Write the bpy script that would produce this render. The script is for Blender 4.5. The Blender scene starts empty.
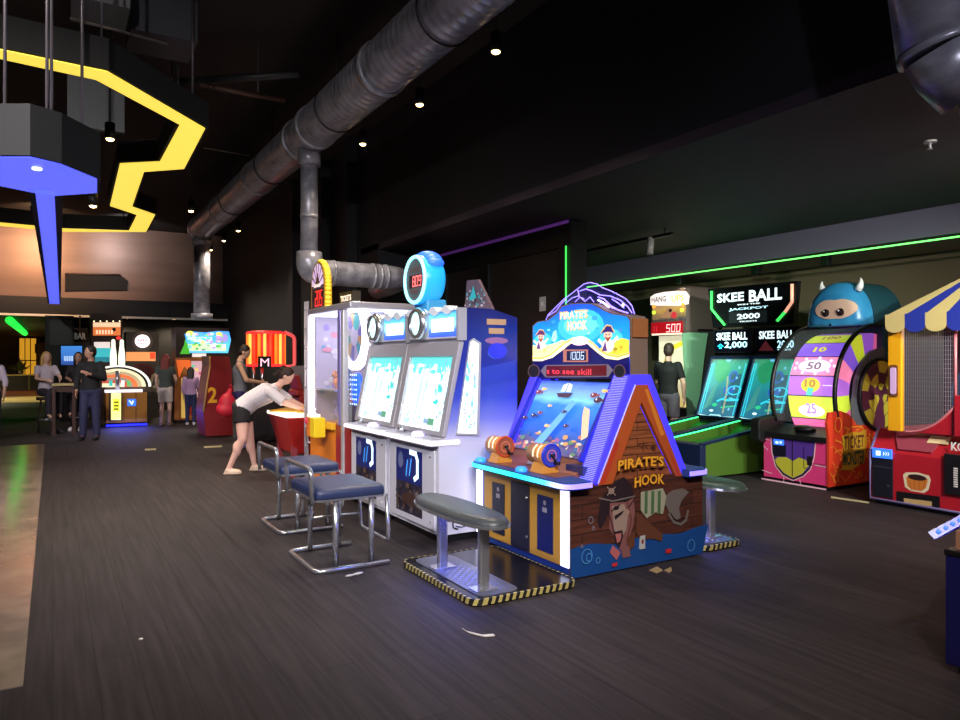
import bpy, bmesh, math, random
from mathutils import Vector, Matrix, noise
random.seed(7)
SC = bpy.context.scene
COL = SC.collection
PI = math.pi
V = Vector

# ---------------------------------------------------------------- camera
TH = math.radians(30.7)
SN, CS = math.sin(TH), math.cos(TH)
EYE = V((0, 0, 1.55))
FPX = 720.0
def ray(px, py):
    k = (px - 480) / FPX; m = (360 - py) / FPX
    return V((SN + k * CS, CS - k * SN, m))
def onplane(px, py, p0, n):
    d = ray(px, py); n = V(n)
    return EYE + d * ((V(p0) - EYE).dot(n) / d.dot(n))
def onX(px, py, X): return onplane(px, py, (X, 0, 0), (1, 0, 0))
def onY(px, py, Y): return onplane(px, py, (0, Y, 0), (0, 1, 0))
def onZ(px, py, Z): return onplane(px, py, (0, 0, Z), (0, 0, 1))

# ---------------------------------------------------------------- materials
MATS = {}
def lin(c):
    return tuple(((v / 255) / 12.92 if v / 255 <= .04045 else ((v / 255 + .055) / 1.055) ** 2.4) for v in c)
def mat(name, rgb, rough=.5, metal=0., em=0., ecol=None, trans=0., alpha=1., spec=.5, coat=0.):
    if name in MATS: return MATS[name]
    m = bpy.data.materials.new(name); m.use_nodes = True
    b = m.node_tree.nodes['Principled BSDF']
    c = lin(rgb)
    b.inputs['Base Color'].default_value = (*c, 1)
    b.inputs['Roughness'].default_value = rough
    b.inputs['Metallic'].default_value = metal
    b.inputs['Specular IOR Level'].default_value = spec
    b.inputs['Coat Weight'].default_value = coat
    if em:
        b.inputs['Emission Color'].default_value = (*lin(ecol or rgb), 1)
        b.inputs['Emission Strength'].default_value = em
    if trans: b.inputs['Transmission Weight'].default_value = trans
    if alpha < 1: b.inputs['Alpha'].default_value = alpha
    MATS[name] = m
    return m
def nodes(m): return m.node_tree.nodes, m.node_tree.links, m.node_tree.nodes['Principled BSDF']
def noise_tint(m, c1, c2, scale=(5, 5, 5), detail=4, bump=0., lo=.35, hi=.65, rlo=None, rhi=None):
    n, l, b = nodes(m)
    tc = n.new('ShaderNodeTexCoord'); mp = n.new('ShaderNodeMapping'); mp.inputs['Scale'].default_value = scale
    tx = n.new('ShaderNodeTexNoise'); tx.inputs['Scale'].default_value = 1; tx.inputs['Detail'].default_value = detail
    cr = n.new('ShaderNodeValToRGB')
    cr.color_ramp.elements[0].position = lo; cr.color_ramp.elements[0].color = (*lin(c1), 1)
    cr.color_ramp.elements[1].position = hi; cr.color_ramp.elements[1].color = (*lin(c2), 1)
    l.new(tc.outputs['Object'], mp.inputs['Vector']); l.new(mp.outputs[0], tx.inputs['Vector'])
    l.new(tx.outputs['Fac'], cr.inputs[0]); l.new(cr.outputs[0], b.inputs['Base Color'])
    if bump:
        bp = n.new('ShaderNodeBump'); bp.inputs['Strength'].default_value = bump; bp.inputs['Distance'].default_value = .01
        l.new(tx.outputs['Fac'], bp.inputs['Height']); l.new(bp.outputs[0], b.inputs['Normal'])
    if rlo is not None:
        mr = n.new('ShaderNodeMapRange'); mr.inputs[3].default_value = rlo; mr.inputs[4].default_value = rhi
        l.new(tx.outputs['Fac'], mr.inputs[0]); l.new(mr.outputs[0], b.inputs['Roughness'])
    return m
def plank_mat(name, c1, c2, mortar, bw, bh, axes='XY', rough=.6, bump=.3, grain=(2, 30)):
    """long boards: brick texture laid in two object axes, streaked by stretched noise"""
    m = mat(name, (60, 50, 45), rough); n, l, b = nodes(m)
    tc = n.new('ShaderNodeTexCoord'); sp = n.new('ShaderNodeSeparateXYZ'); cb = n.new('ShaderNodeCombineXYZ')
    l.new(tc.outputs['Object'], sp.inputs[0])
    l.new(sp.outputs[axes[0]], cb.inputs['X']); l.new(sp.outputs[axes[1]], cb.inputs['Y'])
    br = n.new('ShaderNodeTexBrick'); br.inputs['Scale'].default_value = 1
    br.inputs['Brick Width'].default_value = bw; br.inputs['Row Height'].default_value = bh
    br.inputs['Mortar Size'].default_value = .004; br.inputs['Mortar Smooth'].default_value = .3
    br.inputs['Color1'].default_value = (*lin(c1), 1); br.inputs['Color2'].default_value = (*lin(c2), 1)
    br.inputs['Mortar'].default_value = (*lin(mortar), 1)
    l.new(cb.outputs[0], br.inputs['Vector'])
    mp = n.new('ShaderNodeMapping'); mp.inputs['Scale'].default_value = (grain[0], grain[1], 1)
    l.new(cb.outputs[0], mp.inputs['Vector'])
    tx = n.new('ShaderNodeTexNoise'); tx.inputs['Scale'].default_value = 1; tx.inputs['Detail'].default_value = 5
    l.new(mp.outputs[0], tx.inputs['Vector'])
    mr = n.new('ShaderNodeMapRange'); mr.inputs[1].default_value = .3; mr.inputs[2].default_value = .7
    mr.inputs[3].default_value = .55; mr.inputs[4].default_value = 1.35
    l.new(tx.outputs['Fac'], mr.inputs[0])
    mx = n.new('ShaderNodeMixRGB'); mx.blend_type = 'MULTIPLY'; mx.inputs[0].default_value = 1
    l.new(br.outputs['Color'], mx.inputs[1]); l.new(mr.outputs[0], mx.inputs[2])
    l.new(mx.outputs[0], b.inputs['Base Color'])
    bp = n.new('ShaderNodeBump'); bp.inputs['Strength'].default_value = bump; bp.inputs['Distance'].default_value = .004
    l.new(mx.outputs[0], bp.inputs['Height']); l.new(bp.outputs[0], b.inputs['Normal'])
    return m

def gmat(name, stops, axis='Z', em=1., scale=1., wob=0., rough=.3):
    """a printed backlit artwork: colour bands along one object axis (the print), lit from behind"""
    m = mat(name, (10, 10, 10), rough); n, l, b = nodes(m)
    tc = n.new('ShaderNodeTexCoord'); sp = n.new('ShaderNodeSeparateXYZ'); l.new(tc.outputs['Generated'], sp.inputs[0])
    src = sp.outputs[axis]
    if wob:
        tx = n.new('ShaderNodeTexNoise'); tx.inputs['Scale'].default_value = 6; tx.inputs['Detail'].default_value = 3
        l.new(tc.outputs['Generated'], tx.inputs['Vector'])
        ma = n.new('ShaderNodeMath'); ma.operation = 'MULTIPLY_ADD'; ma.inputs[1].default_value = wob
        l.new(tx.outputs['Fac'], ma.inputs[0]); l.new(src, ma.inputs[2])
        mb_ = n.new('ShaderNodeMath'); mb_.operation = 'SUBTRACT'; mb_.inputs[1].default_value = wob / 2
        l.new(ma.outputs[0], mb_.inputs[0]); src = mb_.outputs[0]
    cr = n.new('ShaderNodeValToRGB'); el = cr.color_ramp.elements
    while len(el) < len(stops): el.new(.5)
    for e, (p, c) in zip(el, stops): e.position = p; e.color = (*lin(c), 1)
    l.new(src, cr.inputs[0]); l.new(cr.outputs[0], b.inputs['Base Color'])
    if em:
        l.new(cr.outputs[0], b.inputs['Emission Color']); b.inputs['Emission Strength'].default_value = em
    return m

def E(name, rgb, s=1.): return mat('lit_' + name, rgb, .4, em=s)

# ---------------------------------------------------------------- mesh collector
_TXT = {}
def text_geo(s, bold=.0):
    bold = min(bold, .03)
    key = (s, bold)
    if key not in _TXT:
        cu = bpy.data.curves.new('t', 'FONT'); cu.body = s; cu.size = 1; cu.resolution_u = 2; cu.offset = bold
        o = bpy.data.objects.new('t', cu); COL.objects.link(o)
        me = o.to_mesh()
        vs = [(v.co.x, v.co.y) for v in me.vertices]; fs = [tuple(p.vertices) for p in me.polygons]
        o.to_mesh_clear(); bpy.data.objects.remove(o); bpy.data.curves.remove(cu)
        xs = [v[0] for v in vs]; ys = [v[1] for v in vs]
        _TXT[key] = (vs, fs, (min(xs), min(ys), max(xs), max(ys)))
    return _TXT[key]

class MB:
    def __init__(s, m=None):
        s.v = []; s.f = []; s.fm = []; s.fs = []; s.mats = []; s.cur = 0
        if m: s.use(m)
    def use(s, m):
        if m not in s.mats: s.mats.append(m)
        s.cur = s.mats.index(m); return s
    def add(s, vs, fs, smooth=False):
        b = len(s.v); s.v += [V(p) for p in vs]
        for f in fs:
            s.f.append([b + i for i in f]); s.fm.append(s.cur); s.fs.append(smooth)
        return s
    def box(s, x0, y0, z0, x1, y1, z1):
        return s.add([(x0,y0,z0),(x1,y0,z0),(x1,y1,z0),(x0,y1,z0),(x0,y0,z1),(x1,y0,z1),(x1,y1,z1),(x0,y1,z1)],
              [(0,3,2,1),(4,5,6,7),(0,1,5,4),(1,2,6,5),(2,3,7,6),(3,0,4,7)])
    def prism(s, pts, vec, cap=True):
        pts = [V(p) for p in pts]; n = len(pts); vec = V(vec)
        fs = [(i, (i+1) % n, n + (i+1) % n, n + i) for i in range(n)]
        if cap: fs += [tuple(range(n-1, -1, -1)), tuple(range(n, 2*n))]
        return s.add(pts + [p + vec for p in pts], fs)
    def frame(s, outer, inner, vec):
        """ring between two outlines with the same point count, extruded"""
        n = len(outer); vec = V(vec); a = [V(p) for p in outer]; b = [V(p) for p in inner]
        vs = a + b + [p + vec for p in a] + [p + vec for p in b]; fs = []
        for i in range(n):
            j = (i+1) % n
            fs += [(i, j, n+j, n+i), (2*n+i, 3*n+i, 3*n+j, 2*n+j), (i, 2*n+i, 2*n+j, j), (n+i, n+j, 3*n+j, 3*n+i)]
        return s.add(vs, fs)
    def tube(s, pts, r, n=8, closed=False, cap=True):
        pts = [V(p) for p in pts]; N = len(pts); rs = r if isinstance(r, (list, tuple)) else [r] * N
        vs = []; fs = []; up = None
        for i, p in enumerate(pts):
            if closed: t = (pts[(i+1) % N] - pts[i-1])
            else: t = pts[min(i+1, N-1)] - pts[max(i-1, 0)]
            t.normalize()
            if up is None:
                up = V((0,0,1)) if abs(t.z) < .9 else V((1,0,0))
            a = t.cross(up).normalized(); up = a.cross(t).normalized(); 
            for k in range(n):
                g = 2*PI*k/n; vs.append(p + (a*math.cos(g) + up*math.sin(g)) * rs[i])
        M = N if closed else N-1
        for i in range(M):
            for k in range(n):
                i2 = (i+1) % N
                fs.append((i*n+k, i*n+(k+1) % n, i2*n+(k+1) % n, i2*n+k))
        s.add(vs, fs, True)
        if cap and not closed:
            b = len(s.v) - len(vs)
            for q in (list(range(n))[::-1], [(N-1)*n+k for k in range(n)]):
                s.f.append([b+i for i in q]); s.fm.append(s.cur); s.fs.append(False)
        return s
    def cyl(s, p0, p1, r0, r1=None, n=20, cap=True):
        return s.tube([p0, p1], [r0, r0 if r1 is None else r1], n, cap=cap)
    def lathe(s, prof, o, ax=(0,0,1), n=24, arc=2*PI, start=0):
        """prof: (radius, height) pairs about axis ax through o"""
        o = V(o); ax = V(ax).normalized(); u = ax.cross(V((0,0,1)) if abs(ax.z) < .9 else V((1,0,0))).normalized(); w = ax.cross(u)
        full = abs(arc - 2*PI) < 1e-6; nn = n if full else n+1; vs = []; fs = []
        for (r, h) in prof:
            for k in range(nn):
                g = start + arc*k/n; vs.append(o + ax*h + (u*math.cos(g) + w*math.sin(g)) * r)
        for i in range(len(prof)-1):
            for k in range(n):
                k2 = (k+1) % nn
                fs.append((i*nn+k, i*nn+k2, (i+1)*nn+k2, (i+1)*nn+k))
        return s.add(vs, fs, True)
    def ell(s, c, rad, n=16, m=10, rot=None):
        c = V(c); vs = []; fs = []
        for i in range(m+1):
            a = PI*i/m
            for k in range(n):
                g = 2*PI*k/n; p = V((rad[0]*math.sin(a)*math.cos(g), rad[1]*math.sin(a)*math.sin(g), rad[2]*math.cos(a)))
                if rot: p = rot @ p
                vs.append(c + p)
        for i in range(m):
            for k in range(n):
                fs.append((i*n+k, (i+1)*n+k, (i+1)*n+(k+1) % n, i*n+(k+1) % n))
        return s.add(vs, fs, True)
    def torus(s, c, R, r, ax=(0,0,1), n=32, m=8, sy=1., arc=2*PI, start=0):
        c = V(c); ax = V(ax).normalized(); u = ax.cross(V((0,0,1)) if abs(ax.z) < .9 else V((1,0,0))).normalized(); w = ax.cross(u)
        full = abs(arc-2*PI) < 1e-6
        k = n if full else n+1
        pts = [c + (u*math.cos(start+arc*i/n) + w*math.sin(start+arc*i/n)*sy) * R for i in range(k)]
        return s.tube(pts, r, m, closed=full)

class Canvas:
    """flat artwork laid on a real panel: shapes in metres along u and v, each a hair above the last"""
    def __init__(s, mb, o, u, v, eps=.0003):
        s.mb = mb; s.o = V(o); s.u = V(u).normalized(); s.v = V(v).normalized(); s.n = s.u.cross(s.v).normalized(); s.eps = min(eps, .0004); s.k = 1
    def p(s, a, b): return s.o + s.u*a + s.v*b + s.n*(s.eps*s.k)
    def px(s, x, y):
        q = onplane(x, y, s.o, s.n) - s.o
        return (q.dot(s.u), q.dot(s.v))
    def poly(s, pts, m):
        s.mb.use(m); s.mb.add([s.p(*q) for q in pts], [tuple(range(len(pts)))]); s.k += 1; return s
    def ppoly(s, pts, m): return s.poly([s.px(*q) for q in pts], m)
    def rect(s, a0, b0, a1, b1, m): return s.poly([(a0,b0),(a1,b0),(a1,b1),(a0,b1)], m)
    def prect(s, x0, y0, x1, y1, m): return s.ppoly([(x0,y1),(x1,y1),(x1,y0),(x0,y0)], m)
    def ell(s, a, b, ra, rb, m, n=20, rot=0):
        c, q = math.cos(rot), math.sin(rot)
        return s.poly([(a + ra*math.cos(g)*c - rb*math.sin(g)*q, b + ra*math.cos(g)*q + rb*math.sin(g)*c) for g in [2*PI*i/n for i in range(n)]], m)
    def pell(s, x, y, rx, ry, m, n=20):
        a, b = s.px(x, y); a2, _ = s.px(x+rx, y); _, b2 = s.px(x, y-ry)
        return s.ell(a, b, abs(a2-a), abs(b2-b), m, n)
    def line(s, pts, w, m):
        s.mb.use(m)
        for (a, b), (c, d) in zip(pts[:-1], pts[1:]):
            t = V((c-a, d-b)); L = t.length or 1e-6; t /= L; q = V((-t.y, t.x))*w/2; e = t*w*.4
            s.mb.add([s.p(a-e.x+q.x, b-e.y+q.y), s.p(a-e.x-q.x, b-e.y-q.y), s.p(c+e.x-q.x, d+e.y-q.y), s.p(c+e.x+q.x, d+e.y+q.y)], [(0,1,2,3)])
            s.k += .05
        s.k += 1; return s
    def pline(s, pts, w, m): return s.line([s.px(*q) for q in pts], w, m)
    def ring(s, a, b, ra, rb, w, m, n=28):
        pts = []
        s.mb.use(m); vs = []
        for i in range(n):
            g = 2*PI*i/n; vs += [s.p(a+ra*math.cos(g), b+rb*math.sin(g)), s.p(a+(ra-w)*math.cos(g), b+(rb-w)*math.sin(g))]
        s.mb.add(vs, [(2*i, 2*i+1, (2*i+3) % (2*n), (2*i+2) % (2*n)) for i in range(n)]); s.k += 1; return s
    def text(s, t, a0, b0, a1, b1, m, bold=.02, slant=0., arch=0.):
        vs, fs, (x0, y0, x1, y1) = text_geo(t, bold)
        s.mb.use(m); out = []
        for (x, y) in vs:
            fx = (x-x0)/(x1-x0); fy = (y-y0)/(y1-y0)
            out.append(s.p(a0 + (a1-a0)*fx + slant*(fy-.5)*(b1-b0), b0 + (b1-b0)*fy + arch*math.sin(PI*fx)))
        s.mb.add(out, fs); s.k += 1; return s
    def ptext(s, t, x0, y0, x1, y1, m, bold=.02, slant=0., arch=0.):
        """x0,y0 lower left; x1,y1 upper right on the panel"""
        a0, b0 = s.px(x0, y0); a1, b1 = s.px(x1, y1)
        vs, fs, (u0, v0, u1, v1) = text_geo(t, bold)
        return s.text(t, a0, b0, a1, b1, m, bold, slant, arch)
    def seg7(s, t, a0, b0, a1, b1, m, w=.18, slant=.12):
        S = {'0':'abcdef','1':'bc','2':'abged','3':'abgcd','4':'fgbc','5':'afgcd','6':'afgedc','7':'abc','8':'abcdefg','9':'abcdfg'}
        n = len(t); cw = (a1-a0)/n; H = b1-b0
        for i, ch in enumerate(t):
            x = a0 + i*cw + cw*.18; W = cw*.6; th = w*W
            P = lambda fx, fy: (x + fx*W + slant*(fy-.5)*H*.5, b0 + fy*H)
            L = {'a':((0,1),(1,1)),'b':((1,1),(1,.5)),'c':((1,.5),(1,0)),'d':((0,0),(1,0)),'e':((0,0),(0,.5)),'f':((0,.5),(0,1)),'g':((0,.5),(1,.5))}
            for q in S.get(ch, ''):
                s.line([P(*L[q][0]), P(*L[q][1])], th, m)
        return s

def CX(mb, X, eps=.0003): return Canvas(mb, (X,0,0), (0,-1,0), (0,0,1), eps)
def CY(mb, Y, eps=.0003): return Canvas(mb, (0,Y,0), (1,0,0), (0,0,1), eps)

# ---------------------------------------------------------------- objects
def rootloc(p):
    q = V((0,0,0))
    while p is not None: q += p.location; p = p.parent
    return q
def obj(name, mb, m=None, parent=None, bevel=0, seg=2, label=None, smooth=None):
    off = rootloc(parent)
    me = bpy.data.meshes.new(name)
    me.from_pydata([v - off for v in mb.v], [], mb.f)
    ms = mb.mats or [m]
    for x in ms: me.materials.append(x)
    me.polygons.foreach_set('material_index', mb.fm if mb.mats else [0]*len(mb.f))
    me.polygons.foreach_set('use_smooth', mb.fs if smooth is None else [smooth]*len(mb.f))
    me.update()
    o = bpy.data.objects.new(name, me); COL.objects.link(o)
    if parent: o.parent = parent
    if bevel:
        b = o.modifiers.new('bevel', 'BEVEL'); b.width = bevel; b.segments = seg; b.limit_method = 'ANGLE'; b.angle_limit = math.radians(40)
    if label: o['label'] = label
    return o
def thing(name, label, cat, loc=(0,0,0), group=None):
    o = bpy.data.objects.new(name, None); COL.objects.link(o); o.location = loc; o.empty_display_size = .1
    o['label'] = label; o['category'] = cat
    if group: o['group'] = group
    return o
def tag(o, label, cat, group=None):
    o['label'] = label; o['category'] = cat
    if group: o['group'] = group
    return o
def base(o, loc):
    """move a one-mesh thing's origin to its base"""
    d = V(loc) - o.location
    o.data.transform(Matrix.Translation(-d)); o.location = V(loc); return o
def struct(name, mb, m=None, bevel=0):
    o = obj(name, mb, m, None, bevel); o['kind'] = 'structure'; return o
def dup(root, delta, label, rotz=0):
    def cp(o, par):
        c = o.copy(); COL.objects.link(c)
        if par: c.parent = par
        for ch in list(o.children): cp(ch, c)
        return c
    r = cp(root, None); r.location = root.location + V(delta); r.rotation_euler.z = rotz; r['label'] = label
    return r
def lamp(kind, loc, power, col, parent=None, size=.05, spot=None, blend=.5, aim=None, name='lamp_light'):
    d = bpy.data.lights.new(name, kind); d.energy = power; d.color = col
    if kind in ('POINT', 'SPOT'): d.shadow_soft_size = size
    if kind == 'AREA': d.size = size
    if kind == 'SPOT': d.spot_size = spot or 1.5; d.spot_blend = blend
    o = bpy.data.objects.new(name, d); COL.objects.link(o)
    o.location = V(loc) - rootloc(parent)
    if parent: o.parent = parent
    if aim is not None: o.rotation_euler = (V(aim) - V(loc)).to_track_quat('-Z', 'Y').to_euler()
    return o
def arc(c, r, a0, a1, n, ux=(1,0,0), uy=(0,0,1)):
    c = V(c); ux = V(ux); uy = V(uy)
    return [c + ux*r*math.cos(a0+(a1-a0)*i/n) + uy*r*math.sin(a0+(a1-a0)*i/n) for i in range(n+1)]
def fillet(pts, r, n=5, closed=False):
    """round the corners of a polyline"""
    pts = [V(p) for p in pts]; out = []; N = len(pts)
    for i, p in enumerate(pts):
        if not closed and i in (0, N-1): out.append(p); continue
        a, b = pts[i-1], pts[(i+1) % N]
        d1 = (a-p); d2 = (b-p); rr = min(r, d1.length*.48, d2.length*.48)
        q0 = p + d1.normalized()*rr; q1 = p + d2.normalized()*rr
        for k in range(n+1):
            t = k/n; out.append(q0*(1-t)**2 + p*2*t*(1-t) + q1*t*t)
    return out

# common materials
chrome = mat('chrome', (215, 215, 220), .24, .9)
steel = mat('brushed_steel', (186, 182, 188), .35, .35)
black = mat('black_plastic', (14, 14, 16), .45)
matte_black = mat('matte_black', (9, 9, 11), .8)
white_lam = mat('white_laminate', (205, 203, 215), .35)
navy = mat('navy_vinyl', (38, 48, 84), .42)
grey_vinyl = mat('grey_vinyl', (62, 66, 70), .38)
glass = mat('clear_glass', (235, 245, 245), .05, alpha=.10, spec=.35)
dkred = mat('dark_red_paint', (120, 22, 26), .4)
red = mat('red_paint', (190, 28, 38), .4)
yellow = mat('yellow_paint', (226, 170, 34), .45)
orange = mat('orange_paint', (214, 120, 30), .45)
L_white = E('white', (235, 240, 255), 1.6)
L_cyan = E('cyan', (60, 215, 225), 1.1)
L_blue = E('blue', (40, 50, 255), 1.5)
L_red = E('red', (255, 50, 45), 1.5)
L_green = E('green', (70, 235, 95), 1.0)
L_yellow = E('yellow', (250, 222, 90), 1.0)
L_purple = E('purple', (110, 90, 255), 1.2)
# ================================================================ SETTING
floor_m = plank_mat('dark_vinyl_planks', (50, 43, 46), (43, 37, 40), (30, 28, 28), 1.4, .19, 'YX', .68, .15, (1.2, 26))
floor_m.node_tree.nodes['Principled BSDF'].inputs['Specular IOR Level'].default_value = .3
struct('floor', MB(floor_m).box(-7, -3, -.1, 11, 46, 0))
tile_m = noise_tint(mat('polished_stone', (128, 116, 108), .12, spec=.8), (114, 104, 98), (140, 126, 116), (3, 3, 3), 4, .08, rlo=.10, rhi=.2)
o = struct('floor_polished', MB(tile_m).box(-7, 4.05, 0, -.12, 15.5, .006))
lane_m = mat('cream_lane_wood', (226, 200, 140), .3)
struct('floor_lane', MB(lane_m).box(-7, 31, 0, .45, 36, .01))
struct('floor_lane_edge', MB(mat('terracotta_lane', (126, 62, 40), .4)).box(-7, 36, 0, .45, 45.9, .012))

ceil_m = mat('black_ceiling', (36, 32, 31), .85)
low_m = mat('charcoal_ceiling', (46, 36, 46), .7)
wall_m = mat('black_wall', (20, 19, 26), .75)
struct('ceiling', MB(ceil_m).box(-7, -3, 5.5, 4.68, 24.6, 5.6))
struct('ceiling_low', MB(low_m).box(4.68, -3, 3.4, 11, 12, 3.5))
struct('wall_bulkhead', MB(mat('black_bulkhead', (8, 8, 13), .8)).box(4.68, -3, 3.5, 4.83, 11.2, 5.55))
struct('wall_right', MB(mat('taupe_wall', (120, 108, 84), .7)).box(10.6, -3, 0, 10.8, 12, 3.4))
struct('wall_rear_right', MB(wall_m).box(5.86, 12, 0, 10.8, 12.2, 3.4))
struct('ceiling_beam', MB(mat('grey_beam', (104, 98, 116), .65)).box(9.17, -2.9, 3.05, 9.4, 11.9, 3.4))
struct('ceiling_recess', MB(mat('recess_soffit', (176, 168, 146), .7)).box(9.4, -2.9, 3.05, 10.6, 11.9, 3.12))
struct('wall_aisle', MB(wall_m).box(4.68, 11.2, 0, 5.9, 24.6, 5.55))
for i, (yy) in enumerate((12.2, 13.6, 15.6)):
    struct('trim_%d' % (i+1), MB(wall_m).box(4.5, yy, 0, 4.68, yy+.35, 5.5))
bm_ = noise_tint(mat('bronze_panel', (96, 66, 46), .38, .25), (100, 78, 66), (126, 100, 86), (.2, 1, 1.6), 4, .0)
struct('wall_upper_back', MB(bm_).box(-7, 24, 3.3, 4.68, 24.3, 5.55))
struct('ceiling_band', MB(mat('black_band', (16, 15, 18), .5)).box(-7, 23.3, 2.8, 4.68, 24.3, 3.3))
struct('trim_4', MB(mat('pale_edge', (236, 232, 222), .5)).box(-7, 23.26, 2.76, 4.68, 23.34, 2.82))
struct('ceiling_back', MB(mat('back_ceiling', (24, 22, 22), .7)).box(-7, 24.3, 2.8, .55, 46, 2.9))
struct('wall_back', MB(mat('back_wall', (26, 24, 24), .7)).box(.5, 24.3, 0, 4.68, 24.5, 2.8))
struct('wall_side_back', MB(mat('grey_side_wall', (44, 43, 45), .7)).box(.5, 24.5, 0, .62, 46, 2.8))
struct('wall_far_back', MB(mat('far_wall', (130, 112, 74), .7)).box(-7, 46, 0, .5, 46.2, 2.8))
struct('wall_left', MB(wall_m).box(-7.2, -3, 0, -7, 46, 5.5))
struct('wall_front', MB(wall_m).box(-7, -3.2, 0, 11, -3, 5.5))

# black partition with recessed panels
frame_m = mat('partition_frame', (7, 7, 9), .5); inset_m = mat('partition_inset', (34, 27, 26), .5)
b = MB(frame_m); b.box(5.9, 7.5, 0, 6.1, 11.2, 3.38)
for (y0, y1, z0, z1) in ((7.5, 7.78, 0, 3.38), (9.6, 9.86, 0, 3.38), (11.0, 11.2, 0, 3.38)): b.box(5.84, y0, z0, 5.9, y1, z1)
b.box(5.84, 7.78, 3.05, 5.9, 9.6, 3.38); b.box(5.84, 9.86, 3.05, 5.9, 11.0, 3.38)
b.use(inset_m); b.box(5.885, 7.78, 0, 5.9, 9.6, 3.05); b.box(5.885, 9.86, 0, 5.9, 11.0, 3.05)
struct('wall_partition', b)
for (px, py, lab) in ((543, 304, 'white switch plate on the black partition left of the green light strip'),
                      (473, 305, 'small white socket plate on the black partition, left of the pair above the blue panel'),
                      (489, 305, 'small white socket plate on the black partition, right of the pair above the blue panel')):
    p = onX(px, py, 5.885); s_ = MB(mat('pale_plastic', (170, 168, 165), .4)); h = .1 if px > 500 else .06
    w = .07 if px > 500 else .035
    s_.box(5.872, p.y-w, p.z-h, 5.885, p.y+w, p.z+h)
    o = tag(obj('wall_socket' if px < 500 else 'light_switch', s_, bevel=.003), lab, 'socket' if px < 500 else 'light switch')
    base(o, (5.885, p.y, p.z-h))
    q = MB(black if px < 500 else white_lam); q.box(5.868, p.y-w*.35, p.z-h*.3, 5.872, p.y+w*.35, p.z+h*.3); obj('socket_face' if px < 500 else 'rocker', q, parent=o)

# green light strips
def strip(name, lab, p0, p1, r, m, cat='light strip'):
    b = MB(m); b.cyl(p0, p1, r, n=8); o = obj(name, b); tag(o, lab, cat); base(o, p0); return o
p0, p1 = onX(565, 246, 5.82), onX(565, 302, 5.82)
o = strip('led_strip', 'upright thin green LED strip on the end of the black partition', (5.82, p0.y-.02, 2.0), (5.82, p0.y-.02, p0.z), .012, L_green)
strip('led_strip', 'long thin green LED strip along the soffit above the ticket games', (9.15, 0, 3.0), (9.15, 11.8, 3.0), .010, E('soffit_green', (100, 228, 100), 3.0))
strip('led_strip', 'short bright green LED strip at far left under the low ceiling', (-1.05, 24.4, 2.68), (-1.0, 36, 2.68), .11, E('far_green', (40, 235, 70), 1.4))

strip('led_strip', 'faint purple LED strip along the top edge of the black partition', (5.83, 7.55, 3.375), (5.83, 11.15, 3.375), .022, E('edge_purple', (104, 52, 140), .3))
q = [onY(x, y, 23.99) for x, y in ((65,274),(120,275),(128,281),(127,290),(65,291))]
v_ = MB(matte_black); v_.prism(q, (0, -.05, 0)); v_.use(mat('vent_lip', (70, 56, 50), .5)); v_.cyl(q[0] + V((0,-.06,0)), q[1] + V((0,-.06,0)), .03, n=8); o = obj('wall_vent', v_); tag(o, 'long black slot vent in the bronze wall right of the blue light stem', 'vent'); base(o, q[0])
# ---------------------------------------------------------------- ducts
duct_m = noise_tint(mat('galvanised_duct', (150, 150, 160), .3, .3), (128, 128, 140), (168, 168, 182), (9, 3, 9), 4, .12, rlo=.22, rhi=.42)
D = thing('ventilation_duct', 'long spiral silver ventilation duct along the high ceiling, with two drop pipes and an elbow', 'duct', (2.97, 1, 4.6))
b = MB(duct_m)
prof = []
y = 1.0
while y < 17.8:
    prof += [(.27, y), (.27, y+.085), (.276, y+.1), (.276, y+.105)]; y += .12
b.lathe(prof, (2.97, 0, 4.6), (0,1,0), 28)
b.lathe([(0.001, 1.0), (.27, 1.0)], (2.97, 0, 4.6), (0,1,0), 28)
obj('duct_pipe', b, parent=D)
for yy in (4.2, 7.0, 9.2, 9.85, 12.3, 15.2, 17.7):
    b = MB(duct_m); b.lathe([(.27, yy-.05), (.292, yy-.05), (.292, yy+.05), (.27, yy+.05)], (2.97, 0, 4.6), (0,1,0), 28); obj('collar', b, parent=D)
for yy in (5.6, 8.4, 11.4, 14.2):
    b = MB(black); b.cyl((2.97, yy, 4.87), (2.97, yy, 5.5), .012, n=6); b.torus((2.97, yy, 4.6), .285, .01, (0,1,0), 28, 6); obj('hanger', b, parent=D)
# drop pipes
D1 = D
b = MB(duct_m); b.cyl((2.97, 9.5, 2.95), (2.97, 9.5, 4.4), .115, n=24); obj('drop_pipe', b, parent=D1)
b = MB(duct_m); b.cyl((2.97, 9.5, 4.16), (2.97, 9.5, 4.36), .15, n=24); obj('collar', b, parent=D1); b = MB(duct_m); b.cyl((2.97, 9.5, 3.45), (2.97, 9.5, 3.5), .122, n=24); obj('collar', b, parent=D1)
b = MB(duct_m); path = fillet([(2.97, 9.5, 3.0), (2.97, 9.5, 2.74), (4.35, 9.6, 2.74), (4.6, 10.6, 2.74), (4.66, 11.19, 2.74)], .24, 8)
b.tube(path, .17, 24); obj('elbow_duct', b, parent=D1)
for xx in (3.3, 3.9, 4.0, 4.1):
    b = MB(duct_m); b.cyl((xx-.02, 9.5+(xx-2.97)*.072, 2.74), (xx+.02, 9.5+(xx-2.97)*.072, 2.74), .182, n=24); obj('coupling', b, parent=D1)
D2 = D
b = MB(duct_m); b.cyl((2.97, 17.6, 2.5), (2.97, 17.6, 4.45), .18, n=20); obj('drop_pipe', b, parent=D2)
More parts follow.
